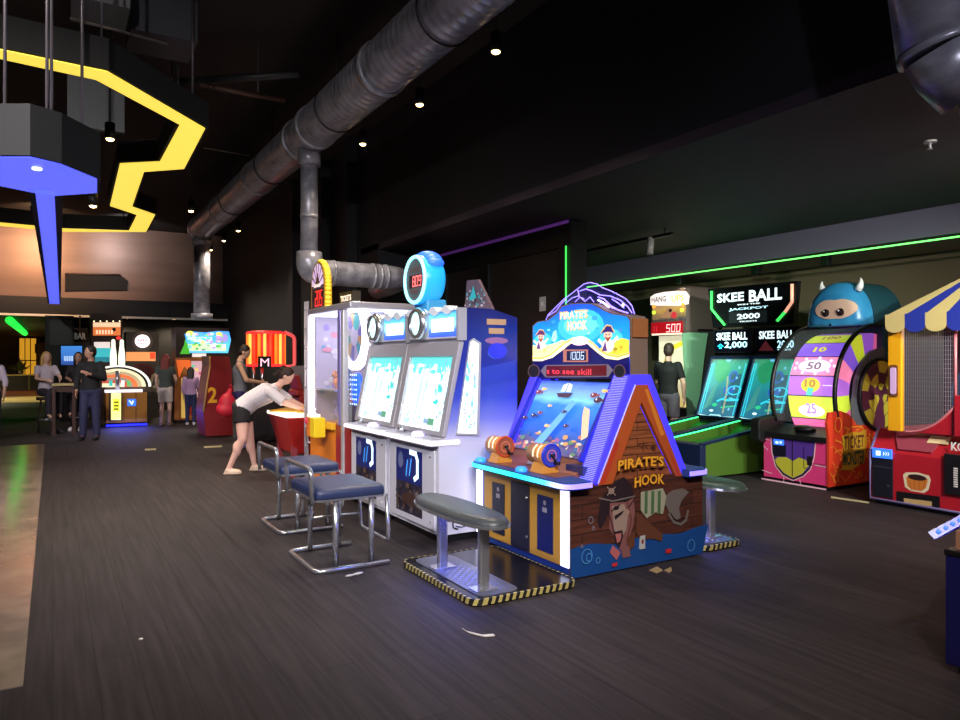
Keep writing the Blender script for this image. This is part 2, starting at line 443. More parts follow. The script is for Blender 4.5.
b = MB(duct_m); b.cyl((2.97, 17.6, 2.5), (2.97, 17.6, 2.62), .24, n=20); obj('collar', b, parent=D2); b = MB(duct_m); b.cyl((2.97, 17.6, 4.2), (2.97, 17.6, 4.32), .22, n=20); obj('collar', b, parent=D2)
# near elbow at upper right
D3 = thing('elbow_duct', 'silver segmented duct elbow hanging at the upper right corner', 'duct', (4.35, 2.1, 3.0))
segs = [((4.28, 2.30, 4.4), (4.36, 2.20, 3.33), .215), ((4.365, 2.195, 3.325), (4.50, 2.10, 3.06), .205)]
b = MB(duct_m); b.tube([segs[0][0], segs[0][1]], [.215, .215], 28); obj('duct_pipe', b, parent=D3)
b = MB(duct_m); b.tube([segs[1][0], (4.42, 2.16, 3.2), segs[1][1]], [.2, .19, .165], 28); obj('reducer', b, parent=D3)
b = MB(duct_m); b.tube([(4.358, 2.202, 3.35), (4.366, 2.194, 3.31)], [.222, .222], 28); obj('collar', b, parent=D3)
b = MB(duct_m); b.tube([(4.5, 2.1, 3.08), (4.52, 2.085, 2.86)], [.075, .055], 18); obj('spigot', b, parent=D3)

# ---------------------------------------------------------------- spotlights
warm_disc = E('warm_lamp', (255, 205, 130), 14)
def spotlight(x, y, z, lab, power=14, top=5.5, col=(1, .82, .6)):
    t = thing('spotlight', lab, 'spotlight', (x, y, z), 'warm ceiling spotlights beside the long duct')
    b = MB(black); b.cyl((x, y, z+.0), (x, y, z+.17), .05, n=16); obj('lamp_body', b, parent=t)
    b = MB(warm_disc); b.ell((x, y, z+.0), (.04, .04, .022), 14, 8); obj('bulb', b, parent=t)
    b = MB(black); b.cyl((x, y, z+.17), (x, y, top), .012, n=6); obj('stem', b, parent=t)
    lamp('SPOT', (x, y, z-.03), power, col, t, .04, math.radians(125), .7, (x, y, 0))
names = ['nearest', 'second nearest', 'third nearest', 'fourth nearest', 'fifth nearest', 'sixth', 'seventh', 'eighth', 'ninth', 'farthest']
ys = [5.45, 7.0, 8.65, 15.8, 17.3, 18.9, 20.4]
for i, yy in enumerate(ys):
    spotlight(3.4, yy, 4.3, 'warm bulb spotlight, %s in the row to the right of the long silver duct' % names[i], 150 if i < 3 else 170)
spotlight(-.9, 1.6, 4.6, 'warm bulb spotlight overhead on the left aisle near the camera', 160)  # this and the next lamp are out of view, added for general light
spotlight(1.6, .6, 4.6, 'warm bulb spotlight overhead in the centre near the camera', 160)
for (px, py, z, lab) in ((191, 211, 3.9, 'small warm spotlight hanging past the tip of the yellow light'), (110, 139, 3.9, 'warm spotlight inside the yellow zigzag light'), (93, 206, 3.4, 'black can spotlight hanging behind the blue light')):
    p = onZ(px, py, z); spotlight(p.x, p.y, z, lab, 260)

# fill spots on invented rails, all unseen, added to brighten games and people
def track(name_lab, y, z, top, heads, axis='x', x0=0, x1=1, col=(1, .93, .86)):
    t = thing('track_light', name_lab, 'track light', ((x0+x1)/2, y, z))
    b = MB(black); b.box(x0, y-.02, z, x1, y+.02, z+.03); obj('rail', b, parent=t)
    for xx in (x0+.1, x1-.1): b = MB(black); b.cyl((xx, y, z+.03), (xx, y, top), .012, n=6); obj('rail_mount', b, parent=t)
    for (x, aim, pw, c, sz) in heads:
        a = V(aim); p = V((x, y, z-.08)); d = (a-p).normalized(); b = MB(black); b.cyl(p-d*.08, p+d*.08, .05, n=14); b.cyl(p, (x, y, z), .012, n=6); obj('lamp_head', b, parent=t)
        b = MB(warm_disc); b.cyl(p+d*.08, p+d*.085, .042, n=14); obj('bulb', b, parent=t)
        lamp('SPOT', p+d*.10, pw, c, t, .05, math.radians(sz), .9, a)
wh_ = (1, .94, .88)
track('black track rail with five spots high behind the camera', -.6, 4.4, 5.5, [(-1.6, (1.2, 9.5, .8), 900, wh_, 70), (-.2, (2.9, 6.4, .6), 900, (.93, .93, 1), 60), (1.0, (3.6, 4.6, .5), 800, wh_, 60), (2.0, (2.4, 4.2, 0), 220, wh_, 80), (2.3, (4.32, 2.2, 3.45), 160, (.85, .85, 1), 40)], x0=-2, x1=2.4)
track('black track rail with four spots on the low ceiling behind the camera', .2, 3.25, 3.4, [(5.2, (8.0, 5.6, .8), 950, wh_, 75), (5.8, (7.8, 4.0, .6), 220, (1, .88, .76), 75), (6.2, (9.0, 8.2, 1.2), 1000, (.75, 1, .85), 50), (6.7, (6.2, 4.6, 0), 30, wh_, 95)], x0=5, x1=7)
track('black track rail with two spots high on the left above the polished floor', 3.4, 4.4, 5.5, [(-2.4, (2.8, 6.4, .5), 650, (.95, .93, 1), 60), (-2.0, (2.2, 10.2, .8), 700, wh_, 50)], x0=-2.8, x1=-1.6)
track('black track rail with three spots high at far left level with the play table', 9.6, 4.4, 5.5, [(-3.4, (.6, 15.8, 1.1), 800, wh_, 40), (-3.0, (2.6, 17.8, 1.0), 900, wh_, 40), (-2.6, (2.3, 10.2, .9), 260, wh_, 45)], x0=-3.8, x1=-2.2)
# track rail on low ceiling
T = thing('track_light', 'black track rail with one spot on the low ceiling', 'track light', (7.37, 7.8, 3.3))
b = MB(black); b.box(7.35, 7.2, 3.28, 7.39, 10.2, 3.32); obj('rail', b, parent=T)
b = MB(black); b.cyl((7.37, 7.35, 3.32), (7.37, 7.35, 3.4), .012, n=6); b.cyl((7.37, 9.9, 3.32), (7.37, 9.9, 3.4), .012, n=6); obj('rail_mount', b, parent=T)
b = MB(mat('grey_can', (150, 140, 140), .4)); b.cyl((7.37, 7.62, 3.3), (7.33, 7.6, 3.06), .05, n=14); obj('lamp_head', b, parent=T); lamp('SPOT', (7.33, 7.6, 3.03), 320, (.72, 1, .8), T, .04, math.radians(60), .8, (9.9, 8.9, 1.4))
for (px, py, lab) in ((680, 276, 'small black downlight box on the soffit left of the big skee ball sign'), (756, 266, 'small black downlight box on the soffit above the skee ball sign'), (826, 261, 'small black downlight box on the soffit right of the skee ball sign')):
    p = onZ(px, py, 3.04); x = 9.55; y = onX(px, py, 9.55).y
    b = MB(black); b.box(x-.05, y-.06, 2.9, x+.05, y+.06, 3.05); o = tag(obj('downlight', b, bevel=.01), lab, 'downlight'); base(o, (x, y, 2.9))
    lamp('SPOT', (x-.02, y, 2.88), 5, (1, .85, .6), o, .03, math.radians(140), .8, (x-.3, y, 0))
# sprinkler
p = onZ(930, 141, 3.4)
S_ = thing('sprinkler', 'small white ceiling sprinkler at upper right on the low ceiling', 'sprinkler', (p.x, p.y, 3.33))
b = MB(mat('pale_plastic', (170, 168, 165), .4)); b.cyl((p.x, p.y, 3.385), (p.x, p.y, 3.4), .05, n=18); obj('rose', b, parent=S_)
b = MB(steel); b.cyl((p.x, p.y, 3.33), (p.x, p.y, 3.385), .012, n=8); b.cyl((p.x, p.y, 3.33), (p.x, p.y, 3.335), .022, n=12); obj('nozzle', b, parent=S_)

# ---------------------------------------------------------------- yellow zigzag pendant
ZY = 3.95
outer = [(-60, 40), (0, 50), (107, 72), (205, 129), (184, 169), (144, 172), (132, 207), (155, 215), (146, 232), (65, 232), (0, 226), (-60, 216)]
inner = [(-60, 50), (0, 59), (96, 80), (180, 125), (160, 162), (120, 164), (110, 206), (137, 215), (129, 231), (65, 229), (0, 223), (-60, 213)]
oo = [onZ(x, y, ZY) for x, y in outer]; ii = [onZ(x, y, ZY) for x, y in inner]
Y_ = thing('pendant_light', 'big black zigzag ceiling pendant with a yellow lit underside', 'pendant light', (oo[2].x, oo[2].y, ZY))
def openframe(b, o1, i1, z0, z1):
    n = len(o1)
    vs = [V((p.x, p.y, z)) for z in (z0, z1) for p in o1] + [V((p.x, p.y, z)) for z in (z0, z1) for p in i1]; fs = []
    for k in range(n-1):
        fs += [(k, k+1, n+k+1, n+k), (2*n+k, 3*n+k, 3*n+k+1, 2*n+k+1), (k, 2*n+k, 2*n+k+1, k+1), (n+k, n+k+1, 3*n+k+1, 3*n+k)]
    fs += [(0, n, 3*n, 2*n), (n-1, 3*n-1, 4*n-1, 2*n-1)]
    b.add(vs, fs)
def grow(o1, i1, d):
    a, c = [], []
    for p, q in zip(o1, i1):
        t = (q-p); t.z = 0; t = t.normalized()*d if t.length else t
        a.append(p-t); c.append(q+t)
    return a, c
go, gi = grow(oo, ii, .035)
b = MB(matte_black); openframe(b, go, gi, ZY+.012, ZY+.27); obj('fascia', b, parent=Y_)
b = MB(E('amber_diffuser', (252, 222, 84), 1.0)); openframe(b, oo, ii, ZY, ZY+.011); obj('diffuser', b, parent=Y_)
# ---------------------------------------------------------------- blue pendant
ZB = 2.85
P2 = thing('pendant_light', 'black T shaped ceiling pendant with a blue lit underside', 'pendant light', (0, 5.9, ZB))
head = [onZ(x, y, ZB) for x, y in ((-60, 160), (0, 158), (30, 158), (60, 165), (97, 180), (97, 193), (55, 196), (34, 193), (0, 186), (-60, 172))]
a, c = onZ(55, 196, ZB), onZ(34, 193, ZB)
tail = [onZ(54.5, 196, ZB), onZ(34.5, 193, ZB)]
b = MB(matte_black)
cen = sum(head, V((0,0,0))) / len(head)
hg = [cen + (p-cen)*1.05 for p in head]
b.prism([V((p.x, p.y, ZB+.012)) for p in hg], (0, 0, .33))
b.prism([V((-.02-.14, 6.5, ZB+.012)), V((-.02+.09, 6.5, ZB+.012)), V((.165, 19.5, ZB+.012)), V((-.09, 19.5, ZB+.012))], (0,0,.25))
obj('fascia', b, parent=P2)
b = MB(E('blue_diffuser', (96, 106, 255), 1.0)); b.prism(head, (0, 0, .011)); b.prism([V((-.115, 6.45, ZB)), V((.012, 6.45, ZB)), V((.14, 19.4, ZB)), V((-.06, 19.4, ZB))], (0,0,.0105))
obj('diffuser', b, parent=P2)
p = onZ(37, 170, ZB-.012); b = MB(E('blue_bulb', (225, 235, 255), 4)); b.cyl((p.x, p.y, ZB-.01), (p.x, p.y-.0, ZB), .03, n=14); obj('bulb', b, parent=P2)
for (px, y, par, z) in ((5, 5.62, P2, ZB), (47, 5.62, P2, ZB), (51.5, 5.7, P2, ZB), (82, 5.85, P2, ZB)):
    k = (px-480)/FPX; x = y*(SN+k*CS)/(CS-k*SN)
    b = MB(mat('rod_grey', (105, 98, 105), .4, .6)); b.cyl((x, y, z+.3), (x, y, 5.5), .012, n=6); obj('hanging_rod', b, parent=par)
for q in (2, 3, 4, 6, 8):
    m_ = (oo[q]+ii[q])/2; b = MB(mat('rod_grey', (105, 98, 105), .4, .6)); b.cyl((m_.x, m_.y, ZY+.3), (m_.x, m_.y, 5.5), .010, n=6); obj('hanging_rod', b, parent=Y_)

# ceiling services at upper left
def slab(name, lab, cat, pts, vec, m, ribs=0):
    b = MB(m); b.prism(pts, vec); o = obj(name, b); tag(o, lab, cat); base(o, pts[0]); return o
rib_m = mat('ribbed_sheet', (120, 122, 128), .5, .3); n_, l_, b_ = nodes(rib_m)
tc = n_.new('ShaderNodeTexCoord'); wv = n_.new('ShaderNodeTexWave'); wv.inputs['Scale'].default_value = 9; l_.new(tc.outputs['Object'], wv.inputs['Vector'])
bp = n_.new('ShaderNodeBump'); bp.inputs['Strength'].default_value = .8; l_.new(wv.outputs['Fac'], bp.inputs['Height']); l_.new(bp.outputs[0], b_.inputs['Normal'])
p = onZ(100, 15, 5.0)
slab('air_handler', 'grey ribbed air handling box between the ceiling bars at upper left', 'air handler', [(p.x-.25, p.y-.3, 5.0), (p.x+.25, p.y-.3, 5.0), (p.x+.25, p.y+.3, 5.0), (p.x-.25, p.y+.3, 5.0)], (0, 0, .4), rib_m)
p = onZ(150, 22, 5.0) + V((.2, .5, 0))
slab('air_handler', 'smooth dark grey air duct box beside the ribbed box at upper left', 'air handler', [(p.x-.35, p.y-.25, 5.0), (p.x+.3, p.y-.25, 5.0), (p.x+.3, p.y+.4, 5.0), (p.x-.35, p.y+.4, 5.0)], (0, 0, .45), mat('slate_sheet', (58, 58, 68), .6))
p = onZ(96, 106, 4.6)
slab('air_grille', 'pale ribbed ceiling grille seen inside the yellow zigzag light', 'air grille', [(p.x-.3, p.y-.1, 4.3), (p.x+.3, p.y-.1, 4.3), (p.x+.3, p.y, 4.3), (p.x-.3, p.y, 4.3)], (0, 0, .9), rib_m)
for i, (x0, y0, x1, y1, z, lab) in enumerate(((70, 18, 168, 44, 4.9, 'thin grey conduit crossing in front of the air boxes at upper left'),
        (178, 82, 300, 74, 5.0, 'dark cable tray high over the gap between yellow light and duct'), (200, 85, 285, 101, 4.9, 'rusty brown pipe high above the yellow tip'),
        (204, 148, 250, 156, 4.9, 'thin pale cable line below the brown pipe'))):
    a, c = onZ(x0, y0, z), onZ(x1, y1, z); b = MB(mat(('conduit', 'tray', 'rust_pipe', 'cable')[i], ((110, 100, 95), (30, 30, 34), (78, 52, 44), (96, 84, 76))[i], .5)); r = (.015, .05, .03, .008)[i]
    b.cyl(a, c, r, n=8); o = tag(obj('ceiling_pipe' if i != 1 else 'cable_tray', b), lab, 'pipe' if i != 1 else 'cable tray'); base(o, a)
for (px, y0) in ((192, 8), (178, 50), (258, 55)):
    p = onZ(px, y0, 5.3); b = MB(mat('rod_grey', (105, 98, 105), .4, .6)); b.cyl((p.x, p.y, 4.4 if px == 192 else 4.85), (p.x, p.y, 5.5), .008, n=6)
    o = tag(obj('hanging_rod', b), {192: 'long thin drop rod from the ceiling right of the air boxes', 178: 'short drop rod just left of the long one', 258: 'short drop rod above the dark cable tray'}[px], 'rod'); base(o, (p.x, p.y, 4.4 if px == 192 else 4.85))

for (x, y, z, aim, pw, c, lab) in ((-.4, 20.5, 5.2, (-.2, 24, 4.3), 800, (1, .58, .32), 'amber wall washer spot under the far high ceiling, right of the blue light'), (-2.6, 20.5, 5.2, (-2.4, 24, 4.0), 420, (1, .62, .5), 'rosy wall washer spot under the far high ceiling at far left'), (1.6, 21, 5.2, (2.0, 24, 4.7), 220, (.95, .9, .95), 'pale wall washer spot under the far high ceiling beside the drop duct')):  # three spots added to tint and brighten the bronze wall
    t = thing('added_wall_spot', lab, 'spotlight', (x, y, z)); d = (V(aim)-V((x, y, z))).normalized()
    b = MB(black); b.cyl(V((x, y, z))-d*.1, V((x, y, z))+d*.1, .06, n=14); b.cyl((x, y, z), (x, y, 5.5), .012, n=6); obj('lamp_body', b, parent=t)
    lamp('SPOT', V((x, y, z))+d*.12, pw, c, t, .05, math.radians(95), .9, aim)
# downlights under the far band and over the far lanes
def downlight(x, y, z, lab, power, col=(1, .8, .55)):
    b = MB(warm_disc); b.cyl((x, y, z-.02), (x, y, z), .05, n=14); o = tag(obj('downlight', b), lab, 'downlight'); base(o, (x, y, z-.02))
    lamp('SPOT', (x, y, z-.04), power, col, o, .05, math.radians(150), .6, (x, y, 0))
downlight(-2.6, 33.5, 2.8, 'round warm downlight over the far cream lane', 500, (1, .85, .55))
downlight(-3.4, 40.5, 2.8, 'round warm downlight over the far terracotta strip', 350, (1, .85, .5))
downlight(1.9, 23.7, 2.8, 'round warm downlight above the bowling game', 120)
downlight(3.2, 23.7, 2.8, 'round warm downlight above the tropical game', 120)
SC.world = bpy.data.worlds.new('World'); SC.world.use_nodes = True
SC.world.node_tree.nodes['Background'].inputs[0].default_value = (.01, .01, .012, 1)
# ================================================================ FISHING TICKET GAME (double sided)
PX0, PX1, PY0, PY1 = 3.125, 4.445, 4.02, 5.32
PM = thing('fishing_ticket_game', 'double sided pirate fishing arcade game with brown A-frame side and blue lit marquee', 'arcade game', (3.78, 4.67, 0))
hull = plank_mat('pirate_planks', (84, 44, 33), (72, 37, 28), (34, 18, 15), 1.1, .105, 'XZ', .5, .3, (3, 40))
cabin = plank_mat('cabin_planks', (142, 78, 44), (122, 66, 38), (52, 26, 16), .9, .06, 'XZ', .5, .3, (3, 40))
sea = mat('printed_sea', (28, 84, 150), .4); sea2 = mat('printed_sea_light', (52, 116, 176), .4)
blue_lam = mat('blue_laminate', (34, 62, 128), .4)
b = MB(mat('wood_deck', (132, 78, 52), .4))
prof = [(3.12,.62),(3.12,.705),(3.30,.705),(3.40,.75),(3.42,.79),(3.725,1.37),(3.835,1.37),(4.14,.79),(4.16,.75),(4.26,.705),(4.44,.705),(4.44,.62)]
b.prism([(x, 4.19, z) for x, z in prof], (0, 1.05, 0)); b.box(3.14, 4.04, .62, 4.43, 4.2, .652)
obj('playfield_body', b, parent=PM)
b = MB(blue_lam); b.box(PX0+.005, PY0+.012, .03, PX1-.005, PY1, .64); b.use(black); b.box(PX0+.04, PY0+.04, 0, PX1-.04, PY1-.04, .03)
obj('base_cabinet', b, parent=PM, bevel=.006)
# end panel with printed hull
b = MB(hull); b.box(PX0, PY0, .012, PX1, PY0+.012, .665)
c = CY(b, PY0)
wave = [c.px(573.5+i*(703-573.5)/16, 553-i*(24/16)+3*math.sin(i*1.15)) for i in range(17)]
c.poly([(PX0, .013)] + [(max(PX0, min(PX1, a)), z) for a, z in wave] + [(PX1, .013)], sea)
c.poly([(PX0, .013), (PX0, .2)] + [(PX0 + i*.0863, .22 + .018*math.sin(i*.9)) for i in range(17)] + [(PX1, .013)], mat('printed_sea_deep', (22, 66, 128), .4))
grey = mat('print_grey', (104, 92, 88), .5); dk = mat('print_dark', (38, 24, 30), .5); pale = mat('print_pale', (146, 122, 110), .5); pinkp = mat('print_pink', (122, 76, 74), .5)
# skull with captain's hat
c.ppoly([(604,494),(611,487),(617,480),(624,477),(631,484),(634,495),(627,502),(612,503)], dk)
c.ppoly([(601,498),(607,492),(612,503),(606,520),(600,530),(597,522)], dk)
c.ppoly([(610,503),(626,502),(633,498),(635,512),(633,526),(628,541),(624,552),(619,549),(614,537),(609,528)], pinkp)
c.ppoly([(612,506),(624,504),(628,514),(626,530),(621,538),(614,530)], pale)
c.ppoly([(614,516),(624,510),(622,514),(615,520)], dk); c.pell(616, 508, 3, 2.2, dk, 10)
c.ppoly([(613,532),(622,530),(623,536),(619,549),(615,540)], dk); c.ppoly([(615,534),(621,533),(620,541),(617,543)], mat('print_rose', (170, 90, 92), .5))
c.pell(611, 491, 3, 3, pale, 10); c.pell(611, 491, 1.6, 1.6, dk, 8); c.pline([(607,495),(615,487)], .008, pale); c.pline([(607,487),(615,495)], .008, pale)
for x in (616.5, 618.5, 620.5): c.pline([(x,535),(x-.2,538)], .005, pale)
c.pline([(627,502),(631,520),(627,538)], .010, mat('print_brown', (92, 52, 36), .5)); c.pline([(606,506),(611,522),(616,545)], .008, dk); c.pline([(629,506),(633,500)], .01, dk); c.pline([(611,511),(619,505)], .010, dk); c.pell(627, 512, 2, 3, mat('print_tan', (150, 120, 104), .5), 10); c.pline([(599,498),(612,501),(634,496)], .012, mat('print_grey', (130, 118, 112), .5))
c.ppoly([(612,545),(620,552),(616,560),(609,552)], mat('print_rose', (170, 90, 92), .5)); c.ppoly([(626,538),(634,530),(634,546),(627,552)], mat('print_brown', (92, 52, 36), .5)); c.ppoly([(620,548),(628,545),(630,556),(622,558)], pinkp)
# striped shirt and hook arm
c.ppoly([(640,492),(662,488),(666,497),(662,514),(655,512),(646,518),(640,510)], mat('print_shirt', (150, 146, 124), .5))
for x in (644, 650.5, 657): c.ppoly([(x, 491), (x+3, 490.5), (x+2.6, 513), (x-.4, 514)], mat('print_green', (70, 98, 66), .5))
c.ppoly([(666,494),(672,490),(682,488),(688,492),(681,500),(678,508),(680,518),(675,520),(668,512),(664,503)], grey)
c.pline([(668,514),(673,522),(680,524),(685,520),(687,511)], .022, grey); c.pline([(669,512),(674,519),(680,521),(684,517)], .006, dk)
c.ppoly([(636,512),(645,520),(655,528),(662,534),(661,541),(650,538),(640,540),(635,532)], mat('print_brown', (92, 52, 36), .5))
for x, y, r in ((590,520,3.4),(592.5,528,2),(581,546,1.6)): c.ring(*c.px(x, y), r*.0072, r*.0078, .006, mat('print_bubble', (120, 110, 120), .5))
for x, y, r in ((586,556,7),(588,557,4),(690,545,6),(597,560,3)): c.ring(*c.px(x, y), r*.0072, r*.0078, .007, mat('print_bubble_blue', (70, 130, 190), .5))
c.ppoly([(611,563),(616,562),(616,565.5),(611,566.5)], mat('print_red', (190, 40, 44), .4)); c.ppoly([(664.5,549),(670,548),(670,552),(664.5,553)], mat('print_red', (190, 40, 44), .4))
obj('end_panel', b, parent=PM)
b = MB(mat('pale_plastic', (170, 168, 165), .4)); a0 = onY(641.5, 542, PY0); b.box(a0.x-.024, PY0-.012, a0.z-.05, a0.x+.026, PY0, a0.z+.05)
CY(b, PY0-.012).rect(a0.x-.01, a0.z-.01, a0.x+.01, a0.z+.02, dkred); obj('warning_plate', b, parent=PM)
# A-frame ends: blue lit rim, orange boards, plank gable
def aframe(yf, yb, front):
    O = [(3.335,.65),(3.69,1.44),(3.885,1.44),(4.285,.65)]; I = [(3.372,.65),(3.73,1.365),(3.845,1.365),(4.208,.65)]
    G = [(3.50,.65),(3.785,1.235),(3.785,1.235),(4.14,.65)]
    b = MB(E('rim_blue', (62, 52, 246), 1.0)); n = len(O)
    P = lambda L, y: [V((x, y, z)) for x, z in L]
    b.add(P(O, yf) + P(I, yf) + P(O, yb) + P(I, yb), [(0,1,5,4),(1,2,6,5),(2,3,7,6),(8,12,13,9),(9,13,14,10),(10,14,15,11),(0,8,9,1),(1,9,10,2),(2,10,11,3),(4,5,13,12),(5,6,14,13),(6,7,15,14),(0,4,12,8),(3,11,15,7)])
    if front:
        b.use(E('rim_rib', (150, 150, 255), 1.3))
        for s0, s1 in ((O[0], O[1]), (O[3], O[2])):
            d = V((s1[0]-s0[0], s1[1]-s0[1])); nn = V((-d.y, d.x)).normalized() * (.008 if s0 is O[0] else -.008)
            for i in range(64):
                t = (i+.5)/65; x, z = s0[0]+d.x*t, s0[1]+d.y*t
                b.cyl((x+nn.x, yf+.02, z+nn.y), (x+nn.x, yb-.02, z+nn.y), .0022, n=6, cap=False)
        b.cyl((3.368, yf-.006, .66), (3.726, yf-.006, 1.365), .004, n=6)
    obj('light_rim', b, parent=PM)
    b = MB(mat('orange_board', (172, 78, 36), .45)); b.add(P(I, yf-.012) + P(G, yf-.012) + P(I, yf+.02) + P(G, yf+.02), [(0,1,5,4),(1,2,6,5),(2,3,7,6),(0,8,9,1),(1,9,10,2),(2,10,11,3),(4,5,13,12),(6,7,15,14)])
    if front:
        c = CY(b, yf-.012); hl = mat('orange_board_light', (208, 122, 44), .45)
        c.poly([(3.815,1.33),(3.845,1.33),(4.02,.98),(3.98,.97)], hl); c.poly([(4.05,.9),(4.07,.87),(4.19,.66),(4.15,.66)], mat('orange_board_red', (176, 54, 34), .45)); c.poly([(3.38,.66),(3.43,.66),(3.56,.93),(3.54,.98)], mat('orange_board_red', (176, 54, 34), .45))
    obj('barge_board', b, parent=PM)
    b = MB(cabin); b.prism(P([G[0], G[1], G[3]], yf+.03), (0, .02, 0))
    obj('gable_planks', b, parent=PM)
    if front:
        b = MB(mat('lettering_gold', (228, 158, 44), .4)); c = CY(b, yf-.014)
        A = mat('lettering_edge', (96, 44, 20), .5)
        for (s, x0, y0, x1, y1) in (('PIRATE\'S', 618, 471, 664, 456), ('HOOK', 634.5, 488, 664.5, 474)):
            a0, b0 = c.px(x0, y0); a1, b1 = c.px(x1, y1-.0)
            c.text(s, a0-.008, b0-.008, a1+.008, b1+.006, A, .09, 0, .012); c.text(s, a0, b0, a1, b1, mat('lettering_gold', (228, 158, 44), .4), .03, 0, .012)
        obj('lettering', b, parent=PM)
        b = MB(mat('dark_wood_cut', (70, 34, 22), .5)); c = CY(b, yf+.029)
        for x, y in ((640,446),(646,447),(653,449)): c.pline([(x-2,y-2),(x+2,y+2)], .008, mat('dark_wood_cut', (70, 34, 22), .5))
        c.pline([(643,442),(643,452)], .008, mat('dark_wood_cut', (70, 34, 22), .5)); c.pline([(639,444),(647,443)], .007, mat('dark_wood_cut', (70, 34, 22), .5)); c.pell(653, 448, 2.6, 2.6, mat('dark_wood_cut', (70, 34, 22), .5))
        obj('carving', b, parent=PM)
aframe(PY0, PY0+.19, True); aframe(PY1-.10, PY1-.01, False)
# screens both sides
scr = gmat('sea_screen', [(0, (44, 60, 110)), (.16, (40, 70, 150)), (.4, (36, 96, 200)), (.66, (52, 120, 226)), (.74, (120, 190, 235)), (.86, (110, 150, 225)), (1, (60, 92, 200))], 'Z', .75, wob=.10)
def screen(sx):
    mir = lambda x: x if sx < 0 else 7.56-x
    o = V((mir(3.413), 5.215 if sx < 0 else 4.21, .80)); u = V((0,-1,0)) if sx < 0 else V((0,1,0)); v = V((.305 if sx < 0 else -.305, 0, .58))
    b = MB(scr); c = Canvas(b, o, u, v); W, H = 1.005, .645
    c.rect(0, 0, W, H, scr)
    if sx < 0:
        R = random.Random(3)
        c.poly([(.0,.0),(.0,.09),(.15,.13),(.3,.1),(.45,.15),(.6,.1),(.8,.14),(1.0,.1),(1.0,0)], E('seabed', (92, 84, 132), .5))
        for i in range(90):
            a, q = R.uniform(.02, .98), abs(R.gauss(.03, .06))+.015
            c.ell(a, q, R.uniform(.012,.035), R.uniform(.008,.022), E('reef%d' % (i % 7), [(196,120,110),(88,130,96),(214,150,90),(90,70,140),(60,100,150),(150,90,150),(200,190,170)][i % 7], .5), 8)
        ly = E('ray', (100, 160, 236), .7); c.poly([(.30,.02),(.42,.02),(.66,.44),(.60,.47)], ly)
        c.poly([(.80,.34),(.90,.14),(.96,.18),(.86,.40)], E('beam', (216, 180, 150), .7)); c.poly([(.78,.42),(.86,.40),(.80,.34)], E('beam', (216, 180, 150), .7))
        c.poly([(.36,.52),(.40,.485),(.54,.485),(.58,.53)], E('hull', (70, 44, 60), .5)); c.poly([(.40,.535),(.54,.535),(.53,.60),(.47,.62),(.41,.60)], E('sail', (190, 206, 226), .7)); c.line([(.47,.53),(.47,.63)], .008, E('hull', (70, 44, 60), .5))
        for a, q, s_, k in ((.1,.52,.045,0),(.16,.55,.03,1),(.17,.30,.04,2),(.24,.33,.03,0),(.06,.27,.035,3),(.34,.4,.025,1),(.56,.36,.03,2),(.85,.52,.045,0),(.92,.48,.05,3),(.95,.56,.03,1),(.66,.24,.03,3),(.42,.22,.03,1)):
            m_ = E('fish%d' % k, [(120,60,70),(230,180,90),(50,50,90),(70,40,60)][k], .6)
            c.ell(a, q, s_, s_*.5, m_, 12); c.poly([(a+s_*.8,q),(a+s_*1.5,q+s_*.5),(a+s_*1.5,q-s_*.5)], m_); c.ell(a-s_*.4, q+s_*.1, s_*.18, s_*.18, E('eye', (240,240,240), .6), 8)
    obj('screen', b, parent=PM)
    L = lambda a, q, h: o + u.normalized()*a + v.normalized()*q + c.n*h
    for a0, a1, h in ((-.005, .03, .06), (.975, 1.005, .05)):
        b = MB(mat('rail_blue', (40, 44, 170), .35)); b.add([L(a0,-.02,-.01),L(a1,-.02,-.01),L(a1,.66,-.01),L(a0,.66,-.01),L(a0,-.02,h),L(a1,-.02,h),L(a1,.66,h*.6),L(a0,.66,h*.6)], [(0,1,5,4),(1,2,6,5),(2,3,7,6),(3,0,4,7),(4,5,6,7)]); obj('screen_rail', b, parent=PM)
    for a_, h0, h1 in ((.036, .02, .02), (.968, .02, .02), (.012, .07, .05)):
        b = MB(E('rail_strip', (54, 48, 255), 1.4)); b.tube([L(a_, -.02, h0), L(a_, .65, h1)], .006, 6); obj('rail_light', b, parent=PM)
screen(-1); screen(1)
# ledge with light band
def ledge(sx):
    m = lambda x: x if sx < 0 else 7.47-x
    pts = fillet([(m(3.36), PY1-.05, .645), (m(3.03), PY1-.05, .645), (m(3.03), PY0-.075, .645), (m(3.25), PY0-.075, .645)], .09, 6)
    b = MB(blue_lam); b.prism(pts, (0, 0, .055)); obj('ledge', b, parent=PM)
    b = MB(gmat('ledge_led', [(0, (150, 130, 255)), (.09, (205, 215, 255)), (.18, (90, 205, 235)), (.42, (40, 215, 235)), (.6, (60, 235, 190)), (.8, (70, 215, 215)), (1, (40, 190, 240))], 'Y', 1.25))
    q = pts; cx, cy = m(3.30), (PY0+PY1)/2
    vs, fs = [], []
    for i, p in enumerate(q):
        a = q[max(i-1, 0)]; d = q[min(i+1, len(q)-1)]; t = (d-a).normalized(); nn = V((t.y, -t.x, 0)) * (1 if sx > 0 else -1)
        if (p + nn - V((cx, cy, .645))).length < (p - nn - V((cx, cy, .645))).length: nn = -nn
        for h, w in ((.657, .002), (.657, .014), (.690, .014), (.690, .002)): vs.append(V((p.x, p.y, h)) + nn*w)
    for i in range(len(q)-1):
        for k in range(4): fs.append((i*4+k, i*4+(k+1) % 4, i*4+4+(k+1) % 4, i*4+4+k))
    b.add(vs, fs); obj('ledge_light', b, parent=PM)
ledge(-1); ledge(1)
